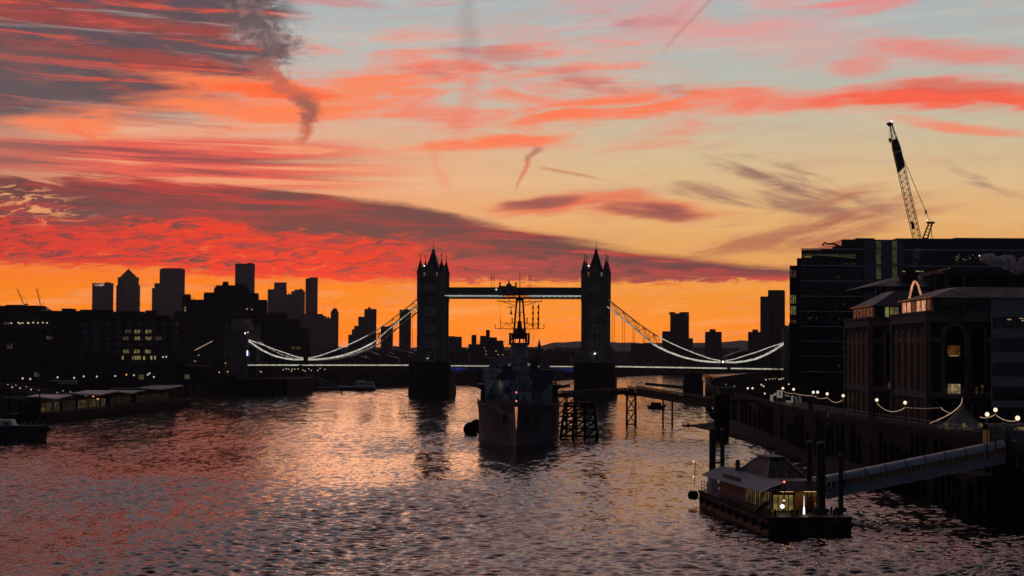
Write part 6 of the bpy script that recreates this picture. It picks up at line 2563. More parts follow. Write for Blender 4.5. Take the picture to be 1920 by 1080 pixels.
# pale office with ribbon windows at the right edge
def ribbon_office():
    Y = 268.0
    x0 = PX(1858, 600, Y).x
    root = thing('ribbon_window_office', 'pale office building with long bands of windows at the right edge', 'office building', (x0 + 12, Y, QZ))
    b = MB()
    zs = [(561, 594), (616, 634), (660, 680), (706, 725), (751, 764)]
    for v0, v1 in zs:
        za, zb = PX(1880, v0, Y).z, PX(1880, v1, Y).z
        b.prism([(x0, Y), (x0 + 40, Y), (x0 + 40, Y + 22), (x0 + 6.1, Y + 22)], zb, za)
    b.build('wall', MAT['white'], root)
    b = MB()
    b.prism([(x0 + .4, Y + .5), (x0 + 40, Y + .5), (x0 + 40, Y + 21.5), (x0 + 6.5, Y + 21.5)], QZ, PX(1880, 562, Y).z)
    b.build('core', MAT['black'], root)
    b = MB()
    b.prism([(x0 - .2, Y - .2), (x0 + 40, Y - .2), (x0 + 40, Y + 22), (x0 + 5.9, Y + 22)], PX(1880, 561, Y).z, PX(1880, 557.5, Y).z)
    b.build('parapet', MAT['trim'], root)
    rr = random.Random(8)
    for (v0, v1) in ((594, 616), (634, 660), (680, 706), (725, 751)):
        za, zb = PX(1880, v0, Y).z, PX(1880, v1, Y).z
        for k in range(12):
            b = MB()
            x = x0 + .2 + k * .62
            b.box(x, x + .54, Y + .25, Y + .5, zb + .02, za - .02)
            b.build('window', MAT['glassblue'], root)
    for u, v in ((1893, 599), (1916, 597), (1918, 588), (1920, 601)):
        p = PX(u, v, Y)
        b = MB()
        b.box(p.x - .3, p.x + .3, Y + .14, Y + .24, p.z - .08, p.z + .08)
        b.build('ceiling_light', MAT['L_warm'], root)


ribbon_office()


# large glass office block
def glass_block():
    Y = 480.0
    root = thing('glass_office_block', 'huge dark glass office block on the right with stepped storeys and a long flat roof', 'office block', (110, Y + 25, QZ))
    xa, xb, xc = PX(1503, 500, Y).x, PX(1578, 450, Y).x, PX(2010, 450, Y).x
    za = PX(1540, 468.5, Y).z
    zb = PX(1620, 449, Y + 8).z
    b = MB()
    b.prism([(xa, Y), (xc, Y), (xc, Y + 60), (xa + 10.2, Y + 60)], QZ, za)
    b.box(PX(1578, 450, Y + 8).x, xc + 4, Y + 8, Y + 56, za, zb)
    b.box(PX(1605, 450, Y + 10).x, PX(1640, 450, Y + 10).x, Y + 10, Y + 40, zb, PX(1620, 446.5, Y + 10).z)
    b.box(PX(1680, 450, Y + 10).x, PX(1790, 450, Y + 10).x, Y + 10, Y + 40, zb, PX(1720, 447, Y + 10).z)
    b.box(PX(1790, 450, Y + 10).x, xc, Y + 10, Y + 40, zb, PX(1820, 446, Y + 10).z)
    b.build('glass_wall', FG['glass'], root)
    # river front steps back in lower wings at the left
    b = MB()
    xw = PX(1494, 485, Y + 30).x
    b.prism([(xw, Y + 30), (xa + 14, Y + 30), (xa + 22, Y + 75), (xw + 7.5, Y + 75)], QZ, PX(1498, 484, Y + 30).z)
    b.build('step_wing', FG['glass'], root)
    b = MB()
    zt = PX(1490, 498, Y + 50).z
    xw = PX(1480.5, 500, Y + 50).x
    b.prism([(xw, Y + 50), (xa + 16, Y + 50), (xa + 24, Y + 95), (xw + 7.4, Y + 95)], QZ, zt)
    sw = b.build('step_wing', FG['glass'], root)
    for v0, v1, mm in ((505, 520, 'L_dim'), (553, 569, 'L_yellow2'), (574, 590, 'L_yellow2'), (600, 606, 'L_dim')):
        for u in (1482.2, 1486.2, 1490.0):
            p, q = PX(u, v0, Y + 49.7), PX(u + 2.4, v1, Y + 49.7)
            b = MB()
            b.box(p.x, q.x, Y + 49.7, Y + 49.95, q.z, p.z)
            b.build('lit_window', MAT[mm], sw)
    # floor lines and mullions
    b = MB()
    for v in (498, 527, 555.5, 584, 612, 640, 668, 697):
        z = PX(1550, v, Y).z
        b.box(xa - .12, xc, Y - .16, Y, z - .12, z + .12)
    z = PX(1700, 467, Y).z
    b.box(xa - .2, xc, Y - .25, Y, z - .3, z)
    b.build('floor_band', MAT['zinc'], root)
    b = MB()
    x = xa
    while x < PX(1900, 500, Y).x:
        b.box(x - .04, x + .04, Y - .1, Y - .01, QZ, za - .3)
        x += 1.5
    b.build('mullion', MAT['iron'], root)
    # pale blue clad stair core with dim yellow panes
    for u0, u1, mm in ((1620, 1642, 'cl'), (1653, 1672, 'cl'), (1682, 1696, 'cl')):
        p, q = PX(u0, 450, Y - .3), PX(u1, 560, Y - .3)
        b = MB()
        b.box(p.x, q.x, Y - .3, Y - .17, q.z, za + .2 if False else p.z)
        b.build('cladding_panel', MAT['bluepaint'], root)
    for u0 in (1643, 1673):
        for v0, v1 in ((452, 466), (469, 496), (500, 523)):
            p, q = PX(u0, v0, Y - .3), PX(u0 + 9, v1, Y - .3)
            b = MB()
            b.box(p.x, q.x, Y - .3, Y - .17, q.z, p.z)
            b.build('stair_window', MAT['L_stair'], root)
    # lit ceiling edges on the top floor and scattered lights
    def strip(u0, v0, u1, v1, mm, w=.22, name='ceiling_light'):
        p, q = PX(u0, v0, Y - .35), PX(u1, v1, Y - .35)
        b = MB()
        b.bar((p.x, Y - .3, p.z), (q.x, Y - .3, q.z), .1, w)
        b.build(name, MAT[mm], root)
    strip(1550, 479, 1604, 483, 'L_dim', .3)
    strip(1506, 478, 1604, 478.3, 'L_stair', .35)
    for k in range(7):
        strip(1508 + k * 2.1, 481.5, 1509 + k * 2.1, 481.5, 'L_warm', .3)
    for k in range(9):
        strip(1577 + k * 3, 494, 1578.4 + k * 3, 494, 'L_dim', .25)
    for (u, v) in ((1515, 585), (1517, 597), (1521, 596), (1530, 596.5), (1557, 596.5), (1567, 573), (1571, 519), (1581, 570.5), (1573, 598), (1580, 652), (1572, 686)):
        strip(u, v, u + 1.8, v, 'L_dim', .5)
    rr = random.Random(12)
    for k in range(26):
        u, v = 1790 + rr.random() * 48, 478 + rr.random() * 12
        strip(u, v, u + 1.2, v, 'L_warm' if rr.random() < .4 else 'L_dim', .22)
    strip(1836, 479.5, 1837.3, 479.5, 'L_white', .3)
    # roof cleaning cradle arm at the left end of the roof
    hoist = thing('roof_crane', 'small folded cleaning crane on the left end of the glass block roof', 'crane', (PX(1560, 468, Y + 4).x, Y + 4, za))
    P = lambda u, v: tuple(PX(u, v, Y + 4))
    b = MB()
    b.bar(P(1577, 463.5), P(1562, 456.5), .5, .5)
    b.bar(P(1562, 456.5), P(1553, 457.5), .35, .4)
    b.bar(P(1553, 457.5), P(1545, 455), .35, .4)
    b.bar(P(1545, 455), P(1543.5, 458.5), .3, .3)
    b.bar(P(1540.5, 459), P(1546, 459.5), .3, .3)
    b.build('arm', MAT['rust'], hoist)
    b = MB()
    p = PX(1574, 464, Y + 4)
    b.box(p.x - 1.6, p.x + .8, Y + 3, Y + 6, za, p.z + .3)
    b.build('base', MAT['rust'], hoist)
    b = MB()
    p = PX(1549, 466.5, Y + 4)
    b.box(p.x - 1.2, p.x + 1.6, Y + 3, Y + 5, za, p.z)
    b.build('cradle', MAT['iron'], hoist)


MAT['L_stair'] = emat('stairwell_window', (0.75, 0.80, 0.42), 0.035, 0.4)
FG = dict(glass=facade('curtain_wall', (0.03, 0.033, 0.038), (0.018, 0.022, 0.028), 1.5, 4.2, .9, .86, lit=0.0, rough_g=0.12))
glass_block()


# steam from roof vents
def steam(label, u0, v0, u1, v1, Y, n, r0, r1, dens, seed):
    rng = random.Random(seed)
    b = MB()
    for k in range(n):
        f = k / max(1, n - 1)
        p = PX(u0 + (u1 - u0) * f + rng.gauss(0, 1.2), v0 + (v1 - v0) * f + rng.gauss(0, 1.5 + 2.2 * f), Y)
        b.ball((p.x, Y + rng.gauss(0, .6), p.z), (r0 + (r1 - r0) * f) * (.7 + .6 * rng.random()), 10, 7, .8)
    m = bpy.data.materials.new('steam')
    m.use_nodes = True
    nt = m.node_tree
    nt.nodes.remove(nt.nodes['Principled BSDF'])
    pv = nt.nodes.new('ShaderNodeVolumePrincipled')
    pv.inputs['Color'].default_value = (.85, .82, .82, 1)
    t = NT(nt)
    tc = t.n('ShaderNodeTexCoord')
    nz = t.n('ShaderNodeTexNoise')
    nz.inputs['Scale'].default_value = 0.9
    nz.inputs['Detail'].default_value = 4
    nt.links.new(tc.outputs['Object'], nz.inputs['Vector'])
    t.put(pv.inputs['Density'], t.smooth(0.38, 0.62, S(t, nz.outputs[0]), 0.0, dens))
    nt.links.new(pv.outputs[0], nt.nodes['Material Output'].inputs['Volume'])
    o = b.build('steam_plume', m)
    tag(o, label, 'steam')


steam('pinkish plume of steam drifting right across the glass block roof at the right edge', 1842, 482, 1916, 500, 372, 22, .9, 1.6, 3.0, 3)
steam('faint wisp of steam rising from the chimney before the glass block', 1712, 502, 1720, 470, 395, 9, .5, 1.0, .25, 6)


# crawler-type luffing crane behind the glass block
def luffing_crane():
    Y = 640.0
    P = lambda u, v, d=0: PX(u, v, Y + d)
    foot, tip = P(1727, 480), P(1670.5, 233)
    root = thing('luffing_crane', 'tall lattice-boom crane leaning left above the right-hand roofs', 'crane', (P(1735, 480).x, Y, QZ))
    d = (tip - foot)
    L = d.length
    dn = d.normalized()
    nx = Vector((dn.z, 0, -dn.x))           # across the boom in the picture plane
    ny = Vector((0, 1, 0))

    def wid(f):
        return (1.25 if f < .82 else 1.25 - .95 * (f - .82) / .18) * (1.0 if f > .06 else .5 + f * 8)
    b = MB()
    n = 46
    for k in range(n):
        f0, f1 = k / n, (k + 1) / n
        a, c = foot + d * f0, foot + d * f1
        w0, w1 = wid(f0), wid(f1)
        for sx in (-1, 1):
            for sy in (-1, 1):
                b.rod(a + nx * sx * w0 + ny * sy * w0, c + nx * sx * w1 + ny * sy * w1, .11, 4)
        s = 1 if k % 2 else -1
        for sy in (-1, 1):
            b.rod(a + nx * s * w0 + ny * sy * w0, c - nx * s * w1 + ny * sy * w1, .055, 4)
        for sx in (-1, 1):
            b.rod(a + nx * sx * w0 + ny * s * w0, c + nx * sx * w1 - ny * s * w1, .055, 4)
        b.rod(a + nx * w0 - ny * w0, a - nx * w0 - ny * w0, .05, 4)
    boom = b.build('boom', MAT['crane'], root)
    # dark fabric banners clad the upper boom, with a pale strip between
    for f0, f1, mm in ((.655, .782, 'black'), (.795, .885, 'black'), (.783, .794, 'whitepaint'), (.205, .26, 'black')):
        b = MB()
        a, c = foot + d * f0, foot + d * f1
        w0, w1 = wid(f0) + .08, wid(f1) + .08
        if f0 < .3:
            b.hexa([tuple(a - nx * w0 - ny * 1.4), tuple(a - nx * .2 - ny * 1.4), tuple(a - nx * .2 - ny * 1.3), tuple(a - nx * w0 - ny * 1.3)], [tuple(c - nx * w1 - ny * 1.4), tuple(c - nx * .2 - ny * 1.4), tuple(c - nx * .2 - ny * 1.3), tuple(c - nx * w1 - ny * 1.3)])
        else:
            sl = .9 if f0 == .655 else 0
            b.hexa([tuple(a - nx * w0 - ny * w0 + dn * -sl), tuple(a + nx * w0 - ny * w0 + dn * sl), tuple(a + nx * w0 + ny * w0 + dn * sl), tuple(a - nx * w0 + ny * w0 + dn * -sl)],
                   [tuple(c - nx * w1 - ny * w1), tuple(c + nx * w1 - ny * w1), tuple(c + nx * w1 + ny * w1), tuple(c - nx * w1 + ny * w1)])
        b.build('banner', MAT[mm], boom)
    b = MB()
    b.rod(tip + Vector((-.5, -.5, 0)), tip + Vector((-.5, .5, 0)), .8, 10)
    b.bar(tip + Vector((.8, 0, .2)), tip + Vector((-1.6, 0, .2)), .5, .6)
    b.build('boom_head', MAT['iron'], root)
    b = MB()
    b.ball((tip.x + .2, Y, tip.z + 1.1), .42, 8, 5)
    b.build('beacon', MAT['L_beacon'], root)
    hk = P(1669, 262)
    b = MB()
    for s in (-.3, .3):
        b.rod((hk.x + s, Y, hk.z), (hk.x + s, Y, tip.z - .3), .05, 4)
    b.build('hoist_rope', MAT['iron'], root)
    b = MB()
    b.box(hk.x - .5, hk.x + .5, Y - .3, Y + .3, hk.z - .6, hk.z + .5)
    b.ngon(hk.x, Y, .4, .1, hk.z - 1.2, hk.z - .6, 6)
    b.build('hook_block', MAT['iron'], root)
    # A-frame and pendant
    top = P(1745, 418)
    ft = P(1733, 452)
    b = MB()
    for s in (-.9, .9):
        b.bar(ft + Vector((s, 0, 0)), top + Vector((s * .7, 0, 0)), .45, .45)
    for k in range(6):
        q = ft + (top - ft) * (k / 6)
        b.bar(q + Vector((-.9, 0, 0)), q + Vector((.9, 0, 0)), .3, .3)
    b.rod(top, P(1748, 452), .12, 4)
    b.bar(top + Vector((-1.4, 0, .1)), top + Vector((1.4, 0, .1)), .9, .7)
    b.build('a_frame', MAT['rust'], root)
    b = MB()
    p = top + Vector((-1.2, 0, 1.0))
    b.ball(tuple(p), .3, 6, 4)
    b.build('lamp', MAT['L_beacon'], root)
    b = MB()
    mid = P(1736, 397)
    for s in (-.25, .25):
        b.rod(foot + d * .78 + nx * 1.2 + ny * s, mid + ny * s, .055, 4)
    b.rod(mid, top + Vector((-.6, 0, .3)), .06, 4)
    b.rod(mid, top + Vector((.4, 0, .3)), .06, 4)
    b.rod(mid + Vector((0, 0, -.7)), mid + Vector((0, 0, .7)), .45, 6, .2)
    b.rod(tip + nx * .6, foot + d * .78 + nx * 1.3, .05, 4)
    b.build('pendant', MAT['iron'], root)
    # machinery house on a mast down to the ground
    b = MB()
    b.box(foot.x - 1.5, foot.x + 9, Y - 2, Y + 2, foot.z - 3.5, foot.z + .3)
    b.build('machinery_house', MAT['rust'], root)
    b = MB()
    for sx in (-1, 1):
        for sy in (-1, 1):
            b.rod((foot.x + 2 + sx, Y + sy, QZ), (foot.x + 2 + sx, Y + sy, foot.z - 3.5), .2, 4)
    z = QZ
    s = 1
    while z < foot.z - 6:
        for sy in (-1, 1):
            b.rod((foot.x + 2 - s, Y + sy, z), (foot.x + 2 + s, Y + sy, z + 2.4), .1, 4)
        s = -s
        z += 2.4
    b.build('mast', MAT['crane'], root)


MAT['L_beacon'] = emat('pink_beacon', (1.0, 0.72, 0.70), 1.3)
luffing_crane()


# ------------------------------------------------------------------ works between the ship and the right bank
def trestle(name, label, cx, cy, w0, w1, d0, d1, z0, z1, nx_, ny_, levels, mat='timber', r=.28):
    root = thing(name, label, 'dolphin' if 'dolphin' in name else 'trestle', (cx, cy, 0))
    legs = []
    for j in range(ny_):
        row = []
        for i in range(nx_):
            fx = (i / (nx_ - 1) - .5) if nx_ > 1 else 0
            fy = (j / (ny_ - 1) - .5) if ny_ > 1 else 0
            p, q = Vector((cx + fx * w0, cy + fy * d0, z0)), Vector((cx + fx * w1, cy + fy * d1, z1))
            b = MB()
            b.rod(p, q, r, 8, r * .85)
            b.build('leg', MAT[mat], root)
            row.append((p, q))
        legs.append(row)
    b = MB()
    for k in range(levels + 1):
        f = .20 + .76 * k / levels
        for row in legs:
            P = [p + (q - p) * f for p, q in row]
            b.bar(P[0], P[-1], r * .9, r * 1.1)
        for i in range(nx_):
            P = [legs[j][i][0] + (legs[j][i][1] - legs[j][i][0]) * f for j in range(ny_)]
            if ny_ > 1:
                b.bar(P[0], P[-1], r * .9, r * 1.1)
        if k < levels:
            g = .20 + .76 * (k + 1) / levels
            for row in legs:
                for i in range(nx_ - 1):
                    a = row[i][0] + (row[i][1] - row[i][0]) * f
                    c = row[i + 1][0] + (row[i + 1][1] - row[i + 1][0]) * g
                    b.bar(a, c, r * .6, r * .7)
                    if levels <= 2:
                        a = row[i + 1][0] + (row[i + 1][1] - row[i + 1][0]) * f
                        c = row[i][0] + (row[i][1] - row[i][0]) * g
                        b.bar(a, c, r * .6, r * .7)
    b.build('bracing', MAT[mat], root)
    return root


c = WZ(1087, 822)
tr_ = trestle('mooring_dolphin', 'big dark timber mooring dolphin with splayed legs beside the warship', c.x - .1, c.y + 1.5, 9.3, 7.0, 5.0, 3.6, -1.5, 8.2, 4, 3, 4)
b = MB()
b.box(c.x - 3.9, c.x + 3.7, c.y - .6, c.y + 3.6, 8.2, 8.7)
b.build('platform', MAT['timber'], tr_)
c2 = WZ(1068, 806)
tr2 = trestle('mooring_dolphin', 'second timber mooring dolphin, half hidden behind the big one', c2.x - .6, c2.y + 8, 5.5, 5.0, 4, 3.4, -1.5, 9.2, 3, 2, 3)
b = MB()
b.box(c2.x - 3.6, c2.x + 2.8, c2.y + 6, c2.y + 10, 9.2, 9.6)
b.build('platform', MAT['timber'], tr2)
b = MB()
for zz, vv in ((8.2, 741), (1.2, 0), (3.0, 0)):
    b.rod((SB.x + 9.8, c.y + 12, 7.6 if vv else 4), (c.x - 3.6, c.y + 1, zz), .09, 5)
o = b.build('mooring_line', MAT['rope'])
tag(o, 'sagging mooring ropes between the warship side and the big timber dolphin', 'mooring rope')

c = WZ(1184, 796)
tr3 = trestle('walkway_trestle', 'tall cross-braced steel trestle carrying the bend of the visitor walkway', c.x, c.y + 1.4, 2.6, 2.5, 2.6, 2.4, -2, 8.4, 2, 2, 2, 'rust', .26)
b = MB()
b.box(c.x - 1.9, c.x + 1.6, c.y - .3, c.y + 3.0, 8.3, 8.8)
b.build('cap', MAT['rust'], tr3)


def truss_walk(name, label, a, c, h, w, n, mat, lights=False, cat='walkway'):
    a, c = Vector(a), Vector(c)
    root = thing(name, label, cat, tuple((a + c) / 2))
    d = (c - a)
    s = Vector((-d.y, d.x, 0)).normalized() * (w / 2)
    up = Vector((0, 0, h))
    b = MB()
    for sg in (-1, 1):
        o = s * sg
        b.bar(a + o + Vector((0, 0, .28)), c + o + Vector((0, 0, .28)), .22, .95)
        b.bar(a + o + up, c + o + up, .22, .26)
        for k in range(n):
            p, q = a + d * (k / n) + o, a + d * ((k + 1) / n) + o
            b.bar(p, q + up, .13, .14)
            b.bar(p + up, q, .13, .14)
            b.bar(p, p + up, .13, .14)
        b.bar(c + o, c + o + up, .09, .1)
        m_ = up * .55
        b.bar(a + o + m_, c + o + m_, .08, .5)
    b.build('truss', MAT[mat], root)
    b = MB()
    b.hexa([tuple(a - s), tuple(a + s), tuple(a + s + Vector((0, 0, .15))), tuple(a - s + Vector((0, 0, .15)))], [tuple(c - s), tuple(c + s), tuple(c + s + Vector((0, 0, .15))), tuple(c - s + Vector((0, 0, .15)))])
    b.build('walkway_deck', MAT['iron'], root)
    if lights:
        for k in range(14):
            p = a + d * ((k + .5) / 14 * .95 + .05) - Vector((0, 0, .32))
            b = MB()
            b.ball(tuple(p), .12, 6, 4)
            b.build('lamp', MAT['L_white2'], root)
    return root


MAT['L_white2'] = emat('walkway_lamp', (1.0, 0.92, 0.78), 0.7)
wa = PX(1186, 735.5, c.y + 1.2)
wb = PX(1342, 764, 452)
truss_walk('visitor_walkway', 'long dark lattice walkway from the trestle to the right bank, lamps beneath its near end', (wa.x, wa.y, wa.z - .4), (wb.x, wb.y, wb.z), 2.2, 2.6, 30, 'black', True)
truss_walk('ship_brow', 'lattice gangway from the warship side to the steel trestle', PX(1050, 745, 470), (wa.x - .5, wa.y, wa.z - .3), 1.5, 2.0, 16, 'black')
# kiosks with pale frames on the trestle head
for u, lab in ((1180, 'left one of two small glazed shelters on the walkway trestle'), (1199, 'right one of two small glazed shelters on the walkway trestle')):
    p = PX(u, 727, c.y + 1.2)
    r = thing('glazed_shelter', lab, 'shelter', (p.x, p.y, p.z))
    b = MB()
    h = 1.5
    for dx in (-.5, .5):
        for dy in (-.5, .5):
            b.bar((p.x + dx, p.y + dy, p.z - .3), (p.x + dx, p.y + dy, p.z + h), .08, .08)
    b.box(p.x - .6, p.x + .6, p.y - .6, p.y + .6, p.z + h, p.z + h + .1)
    b.build('frame', MAT['whitepaint'], r)
# two slender piles with a cap under the walkway
pr = WZ(1252, 799)
r = thing('pile_bent', 'two slender piles under a cap beam supporting the middle of the walkway', 'pile bent', (pr.x, pr.y, 0))
for u in (1243.2, 1260.3):
    q = WZ(u, 799)
    b = MB()
    b.rod((q.x, pr.y, -2), (q.x, pr.y, 7.6), .26, 8)
    b.build('pile', MAT['rust'], r)
b = MB()
q0, q1 = WZ(1237.5, 799), WZ(1265, 799)
b.box(q0.x, q1.x, pr.y - .7, pr.y + .7, 7.6, 8.3)
b.build('cap_beam', MAT['rust'], r)


# brick and timber landing at the bank end of the walkway
def walk_head():
    Y = 446
    p0, p1 = PX(1340, 720, Y), PX(1367, 720, Y)
    root = thing('jetty_head', 'dark stacked jetty tower where the visitor walkway meets the right bank', 'jetty', ((p0.x + p1.x) / 2, Y, 0))
    b = MB()
    b.box(p0.x + .2, p1.x, Y, Y + 4, -.5, PX(1350, 740, Y).z)
    for k in range(7):
        z = 2 + k * 1.1
        b.box(p0.x + .05, p1.x + .15, Y - .15, Y + 4.1, z, z + .35)
    b.build('tower', MAT['timber'], root)
    b = MB()
    q = PX(1332, 777, Y)
    b.hexa([(q.x, Y, q.z - .5), (p0.x + .2, Y, q.z - 1.4), (p0.x + .2, Y + 3, q.z - 1.4), (q.x, Y + 3, q.z - .5)], [(q.x, Y, q.z + .4), (p0.x + .2, Y, q.z + .5), (p0.x + .2, Y + 3, q.z + .5), (q.x, Y + 3, q.z + .4)])
    b.build('fender_corbel', MAT['timber'], root)
    b = MB()
    zt = PX(1350, 722, Y).z
    b.box(p0.x + 1.2, p1.x + 1.4, Y + .4, Y + 3.6, PX(1350, 740, Y).z, zt - .8)
    b.box(p0.x + .9, p1.x + 1.7, Y, Y + 4, zt - .8, zt - .6)
    for x in (p0.x + .3, p0.x + 1.0, p1.x + 2.2, p1.x + 3.0):
        b.bar((x, Y + .2, PX(1350, 745, Y).z), (x, Y + .2, zt - .2), .09, .09)
    b.bar((p0.x + .3, Y + .2, zt - .9), (p1.x + 3.0, Y + .2, zt - .9), .08, .08)
    b.build('cabin', MAT['iron'], root)
    for u, v in ((1361, 721), (1377, 724)):
        p = PX(u, v, Y - .1)
        b = MB()
        b.ball((p.x, Y - .1, p.z), .2, 8, 5)
        b.build('lamp', MAT['L_green'], root)
    b = MB()
    for k in range(5):
        x = PX(1357 + k * 6, 765, Y).x
        b.bar((x, Y + 1, 4), (x, Y + 1, 8.6), .3, .3)
    b.bar((p1.x, Y + 1, 8.8), (PX(1420, 765, Y).x, Y + 1, 8.8), .5, .5)
    b.build('pile_row', MAT['timber'], root)
    b = MB()
    a, c_ = PX(1384, 726, Y - 1), PX(1432, 755, Y - 1)
    b.rod(a, c_, .12, 5)
    b.rod(PX(1384, 726, Y - 1), PX(1384, 756, Y - 1), .12, 5)
    b.build('stair_rail', MAT['lead'], root)


walk_head()


def spit():
    p = WZ(1279, 798.4)
    r = thing('timber_groyne', 'thin dark timber groyne with a marker post running out over the foreshore', 'groyne', (p.x + 5, p.y, 0))
    b = MB()
    q = WZ(1345, 803)
    b.hexa([(p.x, p.y, .0), (q.x + 8, q.y - 4, .0), (q.x + 8, q.y + 6, .0), (p.x, p.y + .6, .0)], [(p.x, p.y, .25), (q.x + 8, q.y - 4, 1.4), (q.x + 8, q.y + 6, 1.4), (p.x, p.y + .6, .25)])
    b.build('planking', MAT['timber'], r)
    m = WZ(1290.5, 800)
    b = MB()
    b.rod((m.x, m.y, -.5), (m.x, m.y, 1.0), .16, 6)
    b.bar((m.x - .45, m.y, .65), (m.x + .45, m.y, .65), .15, .18)
    b.build('marker_post', MAT['timber'], r)


spit()


# small craft
def launch():
    p0, p1 = WZ(1213, 766.5), WZ(1246, 766.5)
    Y = p0.y
    r = thing('motor_launch', 'small dark motor launch under way beyond the slender piles', 'boat', ((p0.x + p1.x) / 2, Y, 0))
    b = MB()
    x0, x1 = p0.x, p1.x
    b.hexa([(x0 + .7, Y, -.2), (x1 - .1, Y, -.2), (x1 - .1, Y + 2, -.2), (x0 + .7, Y + 2, -.2)], [(x0, Y - .3, 1.25), (x1, Y - .3, 1.0), (x1, Y + 2.3, 1.0), (x0, Y + 2.3, 1.25)])
    b.build('hull', MAT['black'], r)
    b = MB()
    b.hexa([(x0 + 1.2, Y, 1.05), (x1 - 1.2, Y, 1.05), (x1 - 1.2, Y + 2, 1.05), (x0 + 1.2, Y + 2, 1.05)], [(x0 + 1.9, Y + .2, 2.5), (x1 - 1.5, Y + .2, 2.4), (x1 - 1.5, Y + 1.8, 2.4), (x0 + 1.9, Y + 1.8, 2.5)])
    c_ = b.build('cabin', MAT['iron'], r)
    for k in range(3):
        b = MB()
        b.box(x0 + 2.0 + k * .85, x0 + 2.6 + k * .85, Y - .02, Y + .2, 1.6, 2.1)
        b.build('window', MAT['glass'], c_)
    b = MB()
    b.rod((x0 + 1.8, Y + 1, 2.4), (x0 + 1.8, Y + 1, 3.0), .06, 5)
    b.bar((x1 - .3, Y + 1, .9), (x1 + .4, Y + 1, 1.3), .5, .9)
    b.build('mast', MAT['iron'], r)


launch()


def far_boats():
    specs = [(1043, 1070, 711.5, 1, 'dark moored barge cluster seen between the warship and the right bridge tower'), (1262, 1283, 700, 0, 'far houseboat moored below the right bridge span, leftmost of the row'), (1284, 1302, 700.3, 0, 'far houseboat moored below the right bridge span, second of the row'), (1304, 1326, 701, 0, 'far houseboat moored below the right bridge span, third of the row'), (1228, 1258, 699.2, 1, 'long low dark barge moored beyond the right bridge span')]
    for u0, u1, v, kind, lab in specs:
        a = WZ((u0 + u1) / 2, v)
        Y = a.y
        x0, x1 = PX(u0, v, Y).x, PX(u1, v, Y).x
        r = thing('houseboat' if not kind else 'moored_barge', lab, 'boat', (a.x, Y, 0))
        b = MB()
        b.hexa([(x0 + .6, Y, -.3), (x1 - .6, Y, -.3), (x1 - .6, Y + 5, -.3), (x0 + .6, Y + 5, -.3)], [(x0, Y, 1.3), (x1, Y, 1.3), (x1, Y + 5, 1.3), (x0, Y + 5, 1.3)])
        b.build('hull', MAT['black'], r)
        b = MB()
        hgt = 3.6 if not kind else 2.4
        b.box(x0 + 1.6, x1 - (2 if not kind else 6), Y + .6, Y + 4.4, 1.3, hgt)
        c_ = b.build('cabin', MAT['lead'] if not kind else MAT['iron'], r)
        for k in range(3):
            b = MB()
            x = x0 + 2.4 + k * (x1 - x0 - 6) / 3
            b.box(x, x + 1.4, Y + .5, Y + .62, 1.8, hgt - .7)
            b.build('window', MAT['L_dim'] if k == 1 else MAT['glass'], c_)
        if kind:
            b = MB()
            b.rod((x1 - 4, Y + 2, 1.3), (x1 - 4, Y + 2, 5.5), .15, 5)
            b.rod((x0 + 4, Y + 2, 2.2), (x0 + 4, Y + 2, 4.6), .15, 5)
            b.build('mast', MAT['iron'], r)


far_boats()


def pier_house():
    Y = 800.0
    x0, x1 = PX(1283, 720, Y).x, PX(1338, 720, Y).x
    r = thing('floating_pier_house', 'dark two-storey floating pier house beyond the visitor walkway', 'pier building', ((x0 + x1) / 2, Y, 0))
    b = MB()
    b.box(x0 - 1.5, x1 + 9, Y - 1, Y + 9, -.5, 1.4)
    b.build('pontoon', MAT['black'], r)
    z1, z2 = PX(1300, 715, Y).z, PX(1300, 700, Y).z
    b = MB()
    b.box(x0, x0 + 8.6, Y, Y + 7, 1.4, z1)
    b.box(x0 + .4, x0 + 8.2, Y + .4, Y + 6.6, z1, z2 - .4)
    b.box(x0 - .4, x0 + 9.0, Y - .4, Y + 7.4, z2 - .4, z2)
    b.box(x0 - .5, x0 + 9.0, Y - .5, Y + 7.4, z1 - .1, z1 + .25)
    c_ = b.build('house', MAT['darkconcrete'], r)
    for k in range(4):
        for z in (z1 - 2.6, z1 + .9):
            b = MB()
            b.box(x0 + .9 + k * 1.9, x0 + 2.2 + k * 1.9, Y - .05, Y + .38, z, z + 1.3)
            b.build('window', MAT['glass'], c_)
    b = MB()
    for k in range(4):
        x = x0 + 10.2 + k * 1.3
        b.rod((x, Y + 3, 0), (x, Y + 3, z2 - .5 - k * .3), .22, 6)
    b.build('pile', MAT['timber'], r)
    a, c_ = PX(1212, 719.5, 830), PX(1286, 727.5, 815)
    truss_walk('low_pontoon_walkway', 'thin dark floating walkway leading left from the two-storey pier house', (a.x, 830, a.z - .5), (c_.x, 815, c_.z - .3), .9, 1.6, 22, 'iron')


pier_house()


def fenders():
    for (u, v, r_, lab) in ((882, 815, 1.75, 'big round black fender float left of the warship'), (893, 807, 1.6, 'second black fender float, tucked between the first one and the warship side')):
        p = WZ(u, v)
        root = thing('fender_float', lab, 'fender', (p.x, p.y, 0))
        b = MB()
        b.rod((p.x, p.y, r_ * .72), (p.x, p.y + 5.5, r_ * .72), r_, 16)
        b.build('drum', MAT['rubber'], root)
        b = MB()
        for d in (.8, 2.6, 4.4):
            b.rod((p.x, p.y + d, r_ * .72), (p.x, p.y + d + .25, r_ * .72), r_ + .07, 16)
        b.build('chain_net', MAT['iron'], root)


fenders()


